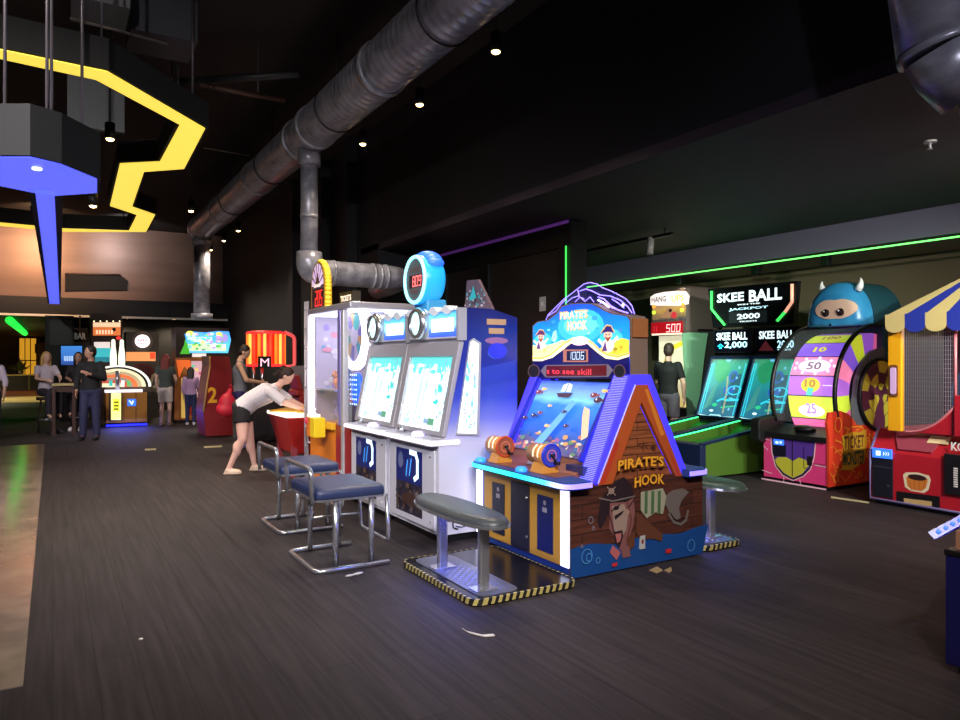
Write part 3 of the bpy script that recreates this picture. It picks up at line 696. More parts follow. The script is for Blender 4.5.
# front: light posts, yellow door panel, doors
L_post = E('post_white', (226, 226, 255), 1.9)
for sx in (-1, 1):
    xf = PX0 if sx < 0 else PX1
    for y0, y1 in ((PY0+.012, PY0+.10), (PY1-.10, PY1-.015)):
        b = MB(L_post); b.box(xf-.012 if sx < 0 else xf-.002, y0, .085, xf+.002 if sx < 0 else xf+.012, y1, .625); obj('light_post', b, parent=PM)
    b = MB(mat('ochre_panel', (188, 138, 48), .45)); b.box(xf-.006 if sx < 0 else xf-.001, PY0+.12, .085, xf+.001 if sx < 0 else xf+.006, PY1-.14, .615); fp = obj('front_panel', b, parent=PM)
for px0, px1, z0, z1, m_ in ((493.5, 505.5, .14, .55, mat('door_navy', (24, 26, 44), .4)), (512, 530.5, .09, .60, mat('door_slate', (34, 34, 48), .35)), (538.5, 554, .14, .55, mat('door_blue', (22, 30, 84), .4))):
    y1, y0 = onX(px0, 500, PX0).y, onX(px1, 500, PX0).y
    b = MB(m_); b.box(PX0-.014, y0, z0, PX0-.006, y1, z1); d = obj('door', b, parent=PM, bevel=.002)
    b = MB(chrome); ym = (y0+y1)/2
    if px0 == 512: b.cyl((PX0-.02, y0+.03, .5), (PX0-.014, y0+.03, .5), .012, n=10); obj('lock', b, parent=d); b = MB(chrome); b.cyl((PX0-.02, y0+.03, .2), (PX0-.014, y0+.03, .2), .012, n=10); obj('lock', b, parent=d)
    else:
        b = MB(mat('slot_print', (150, 140, 150), .4)); cc = CX(b, PX0-.014)
        cc.ell(-ym, .50, .018, .018, mat('slot_print', (150, 140, 150), .4), 12); cc.rect(-ym-.028, .43, -ym+.028, .465, mat('slot_print', (150, 140, 150), .4)); obj('ticket_slot', b, parent=d)
# reels
for (yc, ye, face, tagl) in ((4.36, 4.58, mat('reel_blue', (58, 66, 168), .4), 1), (5.00, 5.19, mat('reel_brown', (148, 78, 44), .4), 0)):
    b = MB(mat('reel_gold', (206, 138, 66), .35)); z = .835; xx = 3.21
    b.cyl((xx, yc, z), (xx, ye, z), .078, n=26); r = obj('fishing_reel', b, parent=PM, label='blue faced reel' if tagl else 'brown faced reel')
    b = MB(mat('reel_rim_blue', (40, 52, 190), .3) if tagl else mat('reel_rim_red', (190, 70, 36), .35)); b.torus((xx, yc, z), .08, .011, (0,1,0), 28, 8); obj('reel_rim', b, parent=r)
    b = MB(face); b.cyl((xx, yc-.006, z), (xx, yc+.01, z), .078, n=26); c = CY(b, yc-.006); c.ring(xx, z, .045, .045, .008, mat('reel_mark', (220, 120, 100), .4)); c.poly([(xx-.008,z-.03),(xx+.008,z-.03),(xx+.008,z+.02),(xx-.008,z+.02)], mat('reel_mark', (220, 120, 100), .4)); obj('reel_face', b, parent=r)
    b = MB(black); b.cyl((xx, yc-.03, z), (xx, yc, z), .014, n=10); b.tube([(xx, yc-.025, z), (xx+.02, yc-.03, z-.05)], .009, 8); b.cyl((xx+.02, yc-.07, z-.052), (xx+.02, yc-.02, z-.052), .013, n=10); obj('crank_handle', b, parent=r)
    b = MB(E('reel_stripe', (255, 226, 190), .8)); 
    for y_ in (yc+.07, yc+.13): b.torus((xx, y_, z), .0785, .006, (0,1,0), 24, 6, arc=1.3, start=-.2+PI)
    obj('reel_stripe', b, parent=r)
    b = MB(mat('ochre_block', (204, 138, 56), .45)); b.prism([(xx-.085, yc+.0, .705), (xx+.07, yc+.0, .705), (xx+.05, yc+.0, .78), (xx-.05, yc+.0, .78)], (0, ye-yc-.06, 0)); obj('reel_stand', b, parent=r)
    b = MB(E('button_blue', (40, 130, 255), 1.3)); b.lathe([(.045, 0), (.045, .022), (.03, .035), (.001, .036)], (3.08, ye-.01, .70), (0,0,1), 18); obj('button', b, parent=PM)
b = MB(mat('deck_tray', (44, 50, 96), .3)); b.box(3.33, 4.14, .70, 3.40, 4.34, .765); obj('ticket_tray', b, parent=PM)
b = MB(mat('print_card', (170, 160, 190), .5)); b.prism([(3.30,4.72,.71),(3.30,4.82,.71),(3.35,4.82,.76),(3.35,4.72,.76)], (-.004,0,.004)); obj('card_panel', b, parent=PM)
# marquee
MX = 3.70
mo = [(532.5,379),(532.3,326),(537,321.5),(547,320),(556,313),(561,306),(570,303.5),(580,302.8),(591,303.2),(598,306),(604,310),(611,313),(622,314.5),(628,316),(630.5,320),(631,378)]
b = MB(mat('marquee_side', (118, 96, 84), .5))
pts = [onX(x, y, MX) for x, y in mo]
b.prism(pts, (.17, 0, 0)); b.use(mat('marquee_wood', (150, 92, 52), .5)); yr = pts[-1].y; b.box(MX+.01, yr-.012, 1.72, MX+.16, yr-.001, 1.86)
mq = obj('marquee', b, parent=PM)
b = MB(); c = CX(b, MX, .0015)
art = gmat('marquee_sky', [(0, (20, 24, 120)), (.35, (16, 60, 190)), (.5, (30, 150, 220)), (.75, (24, 120, 225)), (1, (30, 70, 205))], 'Z', 1.15, wob=.2)
c.ppoly([(533,379),(533,326.3),(538,322.3),(548,320.8),(557,313.8),(562,307),(571,304.5),(580,303.8),(591,304.2),(597,307),(604,311),(611,314),(621,315.5),(627,317),(629.5,320.5),(630,378)], art)
c.pell(580, 326, 24, 17, E('glow_cyan', (58, 176, 236), 1.0)); c.pell(580, 325, 17, 11, E('glow_core', (96, 220, 242), 1.05)); c.pell(543, 341, 9, 8, E('glow_teal', (64, 184, 228), 1.0))
c.pell(611, 338, 12, 9, E('glow_teal', (64, 184, 228), 1.0))
wv = [(533,357),(542,357),(551,353.5),(559,347),(566,341),(573,337.5),(580,336.5),(587,338),(593,342),(600,349),(608,353.5),(618,355.5),(629.5,352)]
c.ppoly([(533,357),(533,345),(540,346),(548,345),(556,343),(562,340)] + [(566,341),(559,347),(551,353.5),(542,357)], E('sand_pale', (240, 226, 150), 1.1))
c.ppoly([(600,349),(608,353.5),(618,355.5),(629.5,352),(629.5,340),(622,338),(612,343),(604,345)], E('sand_gold', (222, 196, 60), 1.0))
c.ppoly(wv + [(629.5,360),(618,363),(606,361),(597,355),(588,345),(580,343),(571,345),(563,352),(553,360),(542,363),(533,363)], E('scroll_cream', (255, 232, 180), 1.2))
c.ppoly([(533,361),(542,361),(553,357.5),(563,350),(571,343.5),(580,342),(588,344),(597,352),(606,358.5),(618,360),(629.5,356.5),(630,378.5),(533,379)], E('navy_print', (22, 18, 92), .55))
c.pline([(x, y+1.2) for x, y in wv], .014, E('scroll_gold', (236, 170, 70), 1.0)); c.pell(580, 341, 9, 4.5, E('scroll_pink', (255, 214, 222), 1.2))
W_ = E('title_white', (255, 246, 190), 1.3); OUT = E('title_gold', (206, 140, 40), 1.0)
for s, x0, y0, x1, y1 in (("PIRATE'S", 561, 319, 587.5, 310), ('HOOK', 568.5, 330, 587, 321)):
    a0, b0 = c.px(x0, y0); a1, b1 = c.px(x1, y1); c.text(s, a0-.012, b0-.010, a1+.012, b1+.010, OUT, .03); c.text(s, a0, b0, a1, b1, W_, .012)
# figures on the print: two plain sailors
for (x, y, s, hat, body) in ((541.5, 337, 1.0, (96, 44, 92), (226, 196, 190)), (609, 335, 1.35, (48, 36, 104), (240, 216, 200))):
    B = E('figure%d' % x, body, 1.15); H = E('hat%d' % x, hat, .9)
    SK = E('face%d' % x, (236, 178, 150), 1.0); DK = E('coat%d' % x, (96, 60, 130), .7)
    c.pell(x, y+8*s, 4.6*s, 5*s, B, 16); c.ppoly([(x-4.5*s,y+12*s),(x-2*s,y+4*s),(x-.5*s,y+12*s)], DK); c.pell(x, y, 3*s, 3.4*s, SK, 16); c.ppoly([(x-2.6*s,y+1*s),(x,y+5.5*s),(x+2.6*s,y+1*s),(x,y+2*s)], E('beard%d' % x, (150, 70, 50), .8))
    c.pell(x-1.1*s, y-.3*s, .6*s, .6*s, DK, 8); c.pell(x+1.1*s, y-.3*s, .6*s, .6*s, DK, 8)
    c.ppoly([(x-5.5*s,y-1.2*s),(x-3.5*s,y-4.2*s),(x-1*s,y-7.5*s),(x+2.5*s,y-7*s),(x+4*s,y-3.6*s),(x+5.5*s,y-1.5*s),(x,y-2.4*s)], H); c.pline([(x-5*s,y-1.6*s),(x-3.2*s,y-4.2*s),(x-1*s,y-7.2*s),(x+2.5*s,y-6.8*s),(x+5*s,y-1.9*s)], .008*s, E('hat_trim', (214, 170, 70), .9))
    c.pline([(x+3.5*s,y+6*s),(x+7*s,y+2*s)], .02*s, B); c.pline([(x-3.5*s,y+7*s),(x-6.5*s,y+4*s)], .018*s, B)
for x, y, r, col_ in ((550,330,1.5,(120,200,240)),(596,318,3,(60,150,230)),(599,326,2,(90,190,240)),(555,322,2.4,(50,140,230)),(590,333,1.6,(150,230,240)),(622,330,2,(70,130,220)),(536,331,1.6,(60,130,220)),(617,349,2.4,(150,140,40)),(623,347,2,(190,160,50)),(546,350,2,(210,190,110))): c.pell(x, y, r, r*.8, E('speck%d%d' % (x, y), col_, 1.0), 10)
c.ppoly([(553,340),(555,332),(558,330),(559,337),(557,343)], E('figure_aqua', (150, 230, 240), 1.1))
# number window
c.prect(565, 362, 590, 349.5, E('frame_copper', (170, 106, 92), .7)); c.prect(568.5, 360.5, 588, 351, E('window_navy', (16, 12, 60), .3))
a0, b0 = c.px(569.5, 359.2); a1, b1 = c.px(587.5, 352); c.seg7('1006', a0, b0, a1, b1, E('digit_ice', (205, 225, 255), 1.3), .14, .2)
# red matrix
c.ppoly([(543,370.8),(548,365),(611,364.2),(616,370),(611,376.8),(548,377.4)], E('frame_slate', (110, 100, 112), .5)); c.ppoly([(549,366),(609.5,365.2),(609.5,375.8),(549,376.4)], E('matrix_dark', (92, 6, 16), .5))
a0, b0 = c.px(549.5, 375); a1, b1 = c.px(594, 367.5); c.text('s to see skill', a0, b0+.012, a1, b1-.012, E('matrix_red', (255, 60, 70), 1.1), .0)
for x in (536.5, 622.5):
    c.pell(x, 371.3, 6.2, 7, mat('speaker_ring', (110, 80, 84), .4), 24); c.pell(x, 371.3, 5, 5.8, mat('speaker_mesh', (26, 24, 34), .7), 24)
obj('marquee_face', b, parent=mq)
# back marquee face, plain
b = MB(); c = Canvas(b, (MX+.17, 0, 0), (0,1,0), (0,0,1)); c.poly([(p.y, p.z) for p in pts][::-1], gmat('marquee_back', [(0, (20,24,110)), (.5, (30,120,210)), (1, (30,70,205))], 'Z', .8)); obj('marquee_back_face', b, parent=mq)
# neon crest
NX = MX + .09
b = MB(mat('crest_acrylic', (90, 90, 200), .1, alpha=.10)); oc = [(546,320),(548,315),(555,308),(563,300),(571,294),(578,288.5),(584,284),(590,282.5),(597,284),(603,288),(611,291),(619,295),(626,299),(632,306),(634.5,314),(628,316)]
b.prism([onX(x, y, NX) for x, y in oc] , (.012, 0, 0)); crest = obj('crest', b, parent=mq)
b = MB(E('neon_violet', (150, 130, 255), 1.6))
def neon(L, r=.0042): b.tube([onX(x, y, NX-.008) for x, y in L], r, 6)
neon(oc[:-1]); 
neon([(548,316),(556,311),(561,304),(566,299)]); neon([(566,303),(572,298),(578,296),(584,299)]); neon([(575,302),(580,297),(585,301.5),(590,297),(594,302)])
neon([(580,291),(586,289),(592,291),(600,295),(610,296),(620,300),(628,307),(632,313)], .005); neon([(598,297),(604,299),(611,306),(618,310),(628,313)], .006); neon([(600,303),(606,303),(612,308),(622,311)], .005); neon([(578,290),(579,296)], .005)
neon([(612,299),(618,303),(624,308)], .005)
obj('neon_line', b, parent=crest)
b = MB(E('neon_white', (215, 215, 255), 2)); b.ell(onX(623, 305, NX-.01), (.008,.014,.014), 8, 6); b.tube([onX(598,300,NX-.01), onX(603,302.5,NX-.01), onX(609,307,NX-.01)], .008, 6); obj('neon_dot', b, parent=crest)

# ---------------------------------------------------------------- bench platforms
tread = mat('tread_plate', (140, 142, 152), .34, .8)
hz_y, hz_k = mat('hazard_yellow', (176, 158, 92), .5), mat('hazard_black', (18, 18, 18), .6)
def bench(lab, x0, x1, y0, y1, sx, poles, fin, label_group=None):
    t = thing('bench_seat', lab, 'bench', ((x0+x1)/2, (y0+y1)/2, 0))
    b = MB(mat('platform_black', (16, 16, 18), .22)); pts = fillet([(x0,y0,.0),(x1,y0,.0),(x1,y1,.0),(x0,y1,.0)], .1, 5, True); b.prism(pts, (0,0,.045)); obj('platform', b, parent=t)
    b = MB(tread); xa, xb = fin; pts = fillet([(xa,y0+.03,.045),(xb,y0+.03,.045),(xb,y1-.05,.045),(xa,y1-.05,.045)], .09, 4, True); b.prism(pts, (0,0,.006))
    for i in range(int((xb-xa-.06)/.032)):
        for q in range(int((y1-y0-.16)/.032)):
            cx_, cy2 = xa+.04+i*.032, y0+.08+q*.032; s_ = 1 if (i+q) % 2 else -1; u_, w_ = V((.707, .707*s_, 0))*.014, V((-.707*s_, .707, 0))*.005; o_ = V((cx_, cy2, .0515))
            b.add([o_+u_, o_+w_, o_-u_, o_-w_, o_+V((0,0,.004))], [(0,1,4),(1,2,4),(2,3,4),(3,0,4)])
    obj('tread_plate', b, parent=t)
    b = MB(hz_k); loop = fillet([(x0,y0,.0),(x1,y0,.0),(x1,y1,.0),(x0,y1,.0)], .1, 5, True)
    cen = V(((x0+x1)/2, (y0+y1)/2, 0)); acc = 0; N = len(loop)
    for i in range(N):
        p, q = loop[i], loop[(i+1) % N]; L = (q-p).length; t_ = (q-p).normalized(); nn = V((t_.y, -t_.x, 0)); k = max(1, int(round(L/.026)))
        if L < .03: k = 1
        for j in range(k):
            acc += 1; b.use(hz_y if acc % 2 else hz_k); a0, a1 = p + t_*L*j/k, p + t_*L*(j+1)/k; sk = t_*.014
            b.add([a0+nn*.004+V((0,0,.008)), a1+nn*.004+V((0,0,.008)), a1+nn*.004+sk+V((0,0,.047)), a0+nn*.004+sk+V((0,0,.047)), a1-nn*.012+sk*1.3+V((0,0,.0475)), a0-nn*.012+sk*1.3+V((0,0,.0475))], [(0,1,2,3),(3,2,4,5)])
    obj('hazard_edge', b, parent=t)
    for (px_, py_) in poles:
        b = MB(chrome); b.box(px_-.036, py_-.024, .05, px_+.036, py_+.024, .5); po = obj('post', b, parent=t, bevel=.012, seg=3)
        b = MB(chrome); b.box(px_-.085, py_-.06, .05, px_+.085, py_+.06, .062); obj('foot_plate', b, parent=po, bevel=.004)
    xs, ya, yb = poles[0][0], fin_y[sx][0], fin_y[sx][1]; cy = (ya+yb)/2; hl = (yb-ya)/2; hw = .165
    out = [(xs + hw*math.copysign(abs(math.cos(g))**.75, math.cos(g)), cy + hl*math.copysign(abs(math.sin(g))**.8, math.sin(g))) for g in [2*PI*i/36 for i in range(36)]]
    b = MB(grey_vinyl if sx < 0 else mat('green_grey_vinyl', (58, 76, 66), .38)); vs = []; fs = []
    layers = ((1.0, .497), (1.0, .508), (.97, .522), (.9, .535), (.75, .547), (.45, .554))
    for s_, z in layers: vs += [V((xs+(x-xs)*s_, cy+(y-cy)*(1-(1-s_)*.35), z)) for x, y in out]
    for i in range(len(layers)-1):
        for k in range(36): fs.append((i*36+k, i*36+(k+1) % 36, (i+1)*36+(k+1) % 36, (i+1)*36+k))
    fs.append(tuple(range(5*36, 6*36))); b.add(vs, fs, True); obj('seat', b, parent=t)
    b = MB(chrome); b.prism([(x, y, .484) for x, y in [(xs+(x-xs)*1.05, cy+(y-cy)*1.015) for x, y in out]], (0,0,.018)); obj('seat_rim', b, parent=t)
    return t
fin_y = {-1: (3.82, 4.93), 1: (3.92, 4.92)}
B1 = bench('grey padded double post bench on the striped platform in front of the pirate game', 2.255, 3.09, 3.88, 4.97, -1, [(2.425, 4.04), (2.425, 4.62)], (2.33, 2.64))
B2 = bench('green grey padded bench on the platform behind the pirate game', 4.50, 4.97, 4.06, 5.2, 1, [(4.80, 4.25), (4.80, 4.8)], (4.6, 4.93))
for t, x in ((B1, 2.425), (B2, 4.8)):
    b = MB(E('under_seat_blue', (60, 70, 255), 3)); b.box(x-.02, 4.2, .478, x+.02, 4.6, .486); u_ = obj('under_seat_light', b, parent=t)
    lamp('AREA', (x, 4.4, .47), 6.0, (.12, .16, 1), t, .5, aim=(x, 4.4, 0))

# ================================================================ ICE TICKET GAMES (two side by side)
WY0 = 5.38; WD = 1.01
def ice_game():
    t = thing('ice_ticket_game', 'white ice themed ticket game nearest the pirate game, with blue side art', 'arcade game', (3.17, WY0+WD/2, 0), None)
    prof = [(2.79,.07),(2.79,.82),(2.86,.90),(3.03,1.70),(3.0,1.74),(3.0,2.0),(3.3,2.0),(3.58,1.93),(3.58,.07)]
    b = MB(white_lam); b.prism([(x, WY0, z) for x, z in prof], (0, WD, 0)); b.use(black); b.box(2.83, WY0+.03, 0, 3.54, WY0+WD-.03, .07); obj('cabinet', b, parent=t)
    # side art
    art = gmat('ice_side_print', [(0, (206, 204, 222)), (.40, (200, 198, 224)), (.5, (120, 128, 214)), (.6, (52, 70, 190)), (.78, (26, 44, 150)), (1, (24, 30, 104))], 'Z', .0)
    b = MB(art); c = CY(b, WY0-.004); c.poly([(x, z) for x, z in prof], art); sp = obj('side_art', b, parent=t)
    b = MB(); c = CY(b, WY0-.006)
    c.ell(3.36, 1.62, .09, .06, mat('art_cyan', (90, 150, 220), .5)); c.rect(3.26, 1.86, 3.46, 1.91, mat('art_gold', (190, 150, 110), .5)); c.rect(3.28, 1.78, 3.44, 1.83, mat('art_gold', (190, 150, 110), .5)); c.ell(3.36, 1.72, .12, .03, mat('art_rose', (150, 100, 150), .5)); c.ell(3.37, 1.63, .1, .07, mat('art_deep', (40, 50, 220), .4))
    c.poly([(3.04,1.3),(3.56,1.4),(3.56,1.55),(3.2,1.48),(3.05,1.5)], mat('art_mid', (40, 62, 180), .5)); obj('side_print', b, parent=sp)
    b = MB(steel); q = [c.px(x, y) for x, y in ((455.5,435),(478.5,435.5),(480.5,343),(473,338),(469,341))]; b.prism([(a, WY0-.02, z) for a, z in q], (0, .014, 0))
    wn = obj('side_window', b, parent=t); b = MB(); c = CY(b, WY0-.02); c.ppoly([(457.5,433),(476.5,433.5),(479,344),(473,340.5),(470.5,342.5)], E('ice_white', (226, 246, 250), 1.3))
    R = random.Random(5)
    for i in range(26):
        y = R.uniform(365, 428); x = R.uniform(464+ (400-y)*.05, 475); c.pell(x, y, R.uniform(.6, 2), R.uniform(1, 4), E('ice_tint%d' % (i % 3), [(120, 170, 220), (90, 200, 190), (150, 160, 200)][i % 3], .9), 8)
    obj('window_pane', b, parent=wn)
    # counter
    b = MB(white_lam); pts = fillet([(2.98, WY0-.01, .825), (2.70, WY0-.01, .825), (2.70, WY0+WD-.005, .825), (2.98, WY0+WD-.005, .825)], .07, 5); b.prism(pts, (0,0,.05)); obj('counter', b, parent=t)
    b = MB(E('counter_glow', (255, 240, 245), 1.7)); q = [p + V((0,0,.026)) for p in pts]; cx = V((2.95, WY0+WD/2, .85)); b.tube([cx + (p-cx)*1.0 for p in q], .018, 8); obj('counter_light', b, parent=t)
    b = MB(mat('button_lilac', (210, 200, 250), .3, em=.8)); b.lathe([(.06,0),(.06,.02),(.045,.04),(.001,.045)], (2.80, WY0+.42, .875), (0,0,1), 18); obj('button', b, parent=t)
    b = MB(chrome); b.ell((2.80, WY0+.78, .905), (.035,.035,.03), 12, 8); obj('joystick_ball', b, parent=t)
    # glass front
    o = V((2.855, WY0+WD, .905)); u = V((0,-1,0)); v = V((.165, 0, .80)); b = MB(steel); c = Canvas(b, o, u, v)
    H = v.length; P = lambda a, q, h: o + c.u*a + c.v*q + c.n*h
    O = [P(0,-.01,.03), P(WD,-.01,.03), P(WD,H,.03), P(0,H,.03)]; I = [P(.075,.03,.03), P(WD-.075,.03,.03), P(WD-.075,H-.13,.03), P(.075,H-.13,.03)]
    b.frame(O, I, c.n*-.045); gf = obj('glass_frame', b, parent=t, bevel=.004)
    b = MB(); c = Canvas(b, o + c.n*-.0, u, v); ice = gmat('ice_backlight', [(0, (250, 252, 252)), (.3, (244, 252, 252)), (.55, (200, 244, 248)), (.75, (236, 250, 250)), (1, (120, 216, 214))], 'Z', .95, wob=.5); c.rect(.07, .02, WD-.07, H-.12, ice)
    aq = E('ice_aqua', (70, 205, 200), .9); pale_ = E('ice_pale', (178, 222, 240), .95); wh = E('ice_white', (226, 246, 250), 1.3); gr = E('ice_grey', (128, 156, 186), .8)
    R = random.Random(9); w = WD-.14
    c.rect(.08, H-.24, WD-.08, H-.125, aq)
    for i in range(30): c.ell(.08+w*R.random(), H-.24+R.uniform(-.03,.03), R.uniform(.02,.07), R.uniform(.01,.04), wh if i % 2 else aq, 9)
    for x0, wd in ((.16,.10),(.34,.035),(.44,.03)): c.poly([(x0,.05),(x0+wd,.05),(x0+wd*.8+.05,H-.2),(x0+.06,H-.2)], pale_)
    c.poly([(.18,.1),(.26,.1),(.30,.52),(.24,.56)], wh)
    for i in range(16): c.ell(R.gauss(.80,.05), R.uniform(.26,.58), R.uniform(.01,.045), R.uniform(.01,.04), E('ice_teal', (40, 190, 185), .9) if i % 3 else wh, 9)
    for i in range(40): c.ell(.09+w*R.random(), R.uniform(.04,.2), R.uniform(.004,.02), R.uniform(.004,.014), [gr, pale_, aq][i % 3], 7)
    for i in range(30): c.rect(*(lambda a, q: (a, q, a+.012, q+R.uniform(.02,.06)))(.09+w*R.random(), R.uniform(.1,.6)), [pale_, gr, wh][i % 3])
    c.line([(.46,.06),(.44,.5)], .006, gr); c.line([(.30,.07),(.30,.3)], .006, gr); c.rect(.70,.07,.82,.13, E('ice_green', (90, 150, 120), .7)); c.rect(.62,.08,.71,.12, gr)
    obj('lit_playfield', b, parent=t)
    b = MB(glass); g = [P(.07,.02,.012), P(WD-.07,.02,.012), P(WD-.07,H-.12,.012), P(.07,H-.12,.012)]; b.prism(g, c.n*.004); obj('front_glass', b, parent=t)
    # marquee
    b = MB(white_lam); b.box(2.98, WY0+.02, 1.74, 3.01, WY0+WD-.02, 1.99)
    c = CX(b, 2.98); c.rect(-(WY0+.56), 1.755, -(WY0+.03), 1.975, gmat('ice_marquee', [(0, (60, 80, 220)), (.3, (70, 120, 230)), (.5, (150, 215, 245)), (.75, (110, 205, 240)), (1, (50, 140, 225))], 'Z', 1.0))
    c.rect(-(WY0+.51), 1.80, -(WY0+.08), 1.92, E('ice_white', (226, 246, 250), 1.3))
    for i in range(13): c.line([(-(WY0+.48)+i*.029, 1.85+.012*math.sin(i*2.1)), (-(WY0+.48)+i*.029+.016, 1.865+.012*math.sin(i*3.3))], .008, E('ice_letter', (196, 170, 190), .9))
    mq = obj('marquee', b, parent=t)
    b = MB(mat('snow_white', (238, 242, 250), .5)); top = [(WY0+WD-.02 - (WD-.04)*i/20, 2.005+.028*math.sin(i*1.25)) for i in range(21)]; bot = [(WY0+.02+(WD-.04)*i/20, 1.965+.018*math.sin(i*1.25+1)) for i in range(21)]
    b.prism([(2.955, y, z) for y, z in top + bot], (.10, 0, 0)); obj('snow_trim', b, parent=mq)
    b = MB(chrome); cy_ = WY0+.70; b.lathe([(.15,0),(.155,-.03),(.125,-.07),(.105,-.055),(.105,0)], (2.96, cy_, 1.89), (1,0,0), 28); ph = obj('porthole_ring', b, parent=t)
    b = MB(E('ice_disc', (190, 244, 246), 1.2)); b.cyl((2.915, cy_, 1.89), (2.95, cy_, 1.89), .105, n=24); c = CX(b, 2.915); c.ell(-cy_+.02, 1.90, .05, .06, E('ice_white', (226, 246, 250), 1.3)); c.ell(-cy_-.04, 1.84, .03, .03, pale_); obj('porthole_disc', b, parent=ph)
    b = MB(steel); b.box(2.97, WY0-.005, 1.72, 3.06, WY0+.02, 2.0); obj('marquee_end', b, parent=mq)
    # lower door with printed insert
    b = MB(white_lam); b.box(2.775, WY0+.05, .10, 2.79, WY0+WD-.05, .78); d = obj('door', b, parent=t, bevel=.006)
    c = CX(b2 := MB(), 2.774); a0, a1 = -(WY0+WD-.18), -(WY0+.28)
    c.rect(a0, .16, a1, .74, mat('insert_plum', (50, 44, 62), .4)); c.rect(a0, .44, a1, .74, mat('insert_navy', (26, 40, 118), .4))
    c.ell(a0+.10, .63, .055, .075, mat('insert_grey', (112, 120, 160), .4)); c.poly([(a0+.2,.47),(a0+.30,.49),(a0+.36,.70),(a0+.26,.66)], mat('insert_slate', (40, 60, 140), .4))
    gl = E('insert_glow', (210, 240, 255), 1.5); c.line([(a0+.31,.72),(a0+.42,.715),(a0+.455,.66),(a0+.455,.52),(a0+.40,.49)], .045, gl); c.line([(a0+.22,.50),(a0+.25,.64)], .012, E('insert_cyan', (70, 170, 255), 1.2)); c.line([(a0+.29,.51),(a0+.33,.66)], .012, E('insert_cyan', (70, 170, 255), 1.2))
    R = random.Random(2)
    for i in range(60): c.ell(R.uniform(a0+.03, a1-.03), R.uniform(.18, .42), R.uniform(.01,.04), R.uniform(.008,.03), mat('rubble%d' % (i % 5), [(92,80,84),(66,56,60),(120,108,106),(48,40,48),(100,70,60)][i % 5], .6), 7)
    c.poly([(a0+.16,.25),(a0+.48,.25),(a0+.48,.33),(a0+.40,.36),(a0+.2,.35)], mat('cart_brown', (70, 44, 38), .5))
    obj('door_insert', b2, parent=d)
    b = MB(chrome); b.cyl((2.765, WY0+.12, .72), (2.775, WY0+.12, .72), .01, n=8); obj('lock', b, parent=d); b = MB(chrome); b.cyl((2.765, WY0+.12, .16), (2.775, WY0+.12, .16), .01, n=8); obj('lock', b, parent=d)
    b = MB(black); b.prism([(3.30, WY0-.004, .62), (3.40, WY0-.004, .62), (3.40, WY0-.004, .632), (3.30, WY0-.004, .632)], (0,-.004,0)); obj('side_slot', b, parent=t)
    return t
IG = ice_game()
IG2 = dup(IG, (0, WD+.03, 0), 'white ice themed ticket game beside the tall glass prize machine')
for g in (IG, IG2): g['group'] = 'ice ticket games side by side'
# cable on the side
p = [onY(x, y, WY0-.015) for x, y in ((444,518),(447,521),(453,520),(453,528),(458,529))]
b = MB(black); b.tube(fillet(p, .02, 3), .006, 6); p2 = [onY(x, y, WY0-.015) for x, y in ((456,526),(462,527),(468,525),(472,526))]; b.tube(p2, .005, 6); o = obj('power_cable', b); tag(o, 'loose black cable on the white side of the near ice game', 'cable'); base(o, p[-1])
# round 809 drum on top
DR = thing('drum_display', 'round cyan drum sign showing red 809 on top of the ice games', 'sign', (3.15, 6.15, 2.0))
cz, cy_ = 2.305, 6.14
b = MB(mat('cyan_shell', (40, 170, 225), .35, em=.55, ecol=(20, 150, 235))); b.lathe([(.001,.21),(.19,.21),(.228,.17),(.235,.0),(.215,-.02)], (2.95, cy_, cz), (1,0,0), 40); obj('drum_shell', b, parent=DR)
b = MB(E('drum_ring', (150, 238, 255), 1.6)); b.torus((2.93, cy_, cz), .215, .017, (1,0,0), 40, 8); obj('light_ring', b, parent=DR)
b = MB(mat('drum_face', (88, 92, 96), .5)); b.cyl((2.935, cy_, cz), (2.95, cy_, cz), .205, n=36); c = CX(b, 2.935)
c.ell(-cy_, cz, .20, .20, mat('drum_face2', (98, 104, 106), .6)); c.rect(-cy_-.13, cz-.075, -cy_+.15, cz+.045, mat('drum_window', (60, 8, 14), .3)); c.seg7('809', -cy_-.06, cz-.06, -cy_+.15, cz+.03, E('digit_red', (255, 120, 120), 1.6), .24, .15)
for i in range(14): c.line([(-cy_-.12+i*.017, cz+.085+.012*math.sin(i*1.9)), (-cy_-.112+i*.017, cz+.105+.02*math.cos(i*1.3))], .006, mat('drum_print', (150, 70, 70), .5))
for i in range(10): c.line([(-cy_-.08+i*.016, cz-.12), (-cy_-.075+i*.016, cz-.10)], .006, mat('drum_print', (150, 70, 70), .5))
obj('drum_face', b, parent=DR)
b = MB(E('crest_blue', (50, 110, 255), .9)); 
for i in range(9):
    g = PI*.22 + i*PI*.56/8; b.ell((3.06, cy_+math.cos(g)*.235, cz+math.sin(g)*.235), (.09,.05,.045), 10, 8)
obj('wave_crest', b, parent=DR)
b = MB(mat('cyan_base', (60, 150, 200), .4)); b.box(2.99, cy_-.14, 2.0, 3.2, cy_+.14, 2.12); obj('drum_base', b, parent=DR, bevel=.02)
b = MB(mat('lattice_plum', (96, 74, 84), .5)); b.prism([(3.36, 5.95, 2.0), (3.36, 5.45, 2.0), (3.36, 5.50, 2.06), (3.36, 5.70, 2.29), (3.36, 5.9, 2.30)], (.03,0,0)); c = CX(b, 3.36); R = random.Random(4)
for i in range(40): c.ell(-R.uniform(5.55,5.92), R.uniform(2.03,2.2), .015, .012, mat('lattice%d' % (i % 3), [(190,180,190),(60,150,160),(70,50,60)][i % 3], .5), 6)
c.poly([(-5.84,2.1),(-5.70,2.12),(-5.76,2.24)], mat('lattice_teal', (50, 170, 170), .5)); obj('lattice_fin', b, parent=DR)

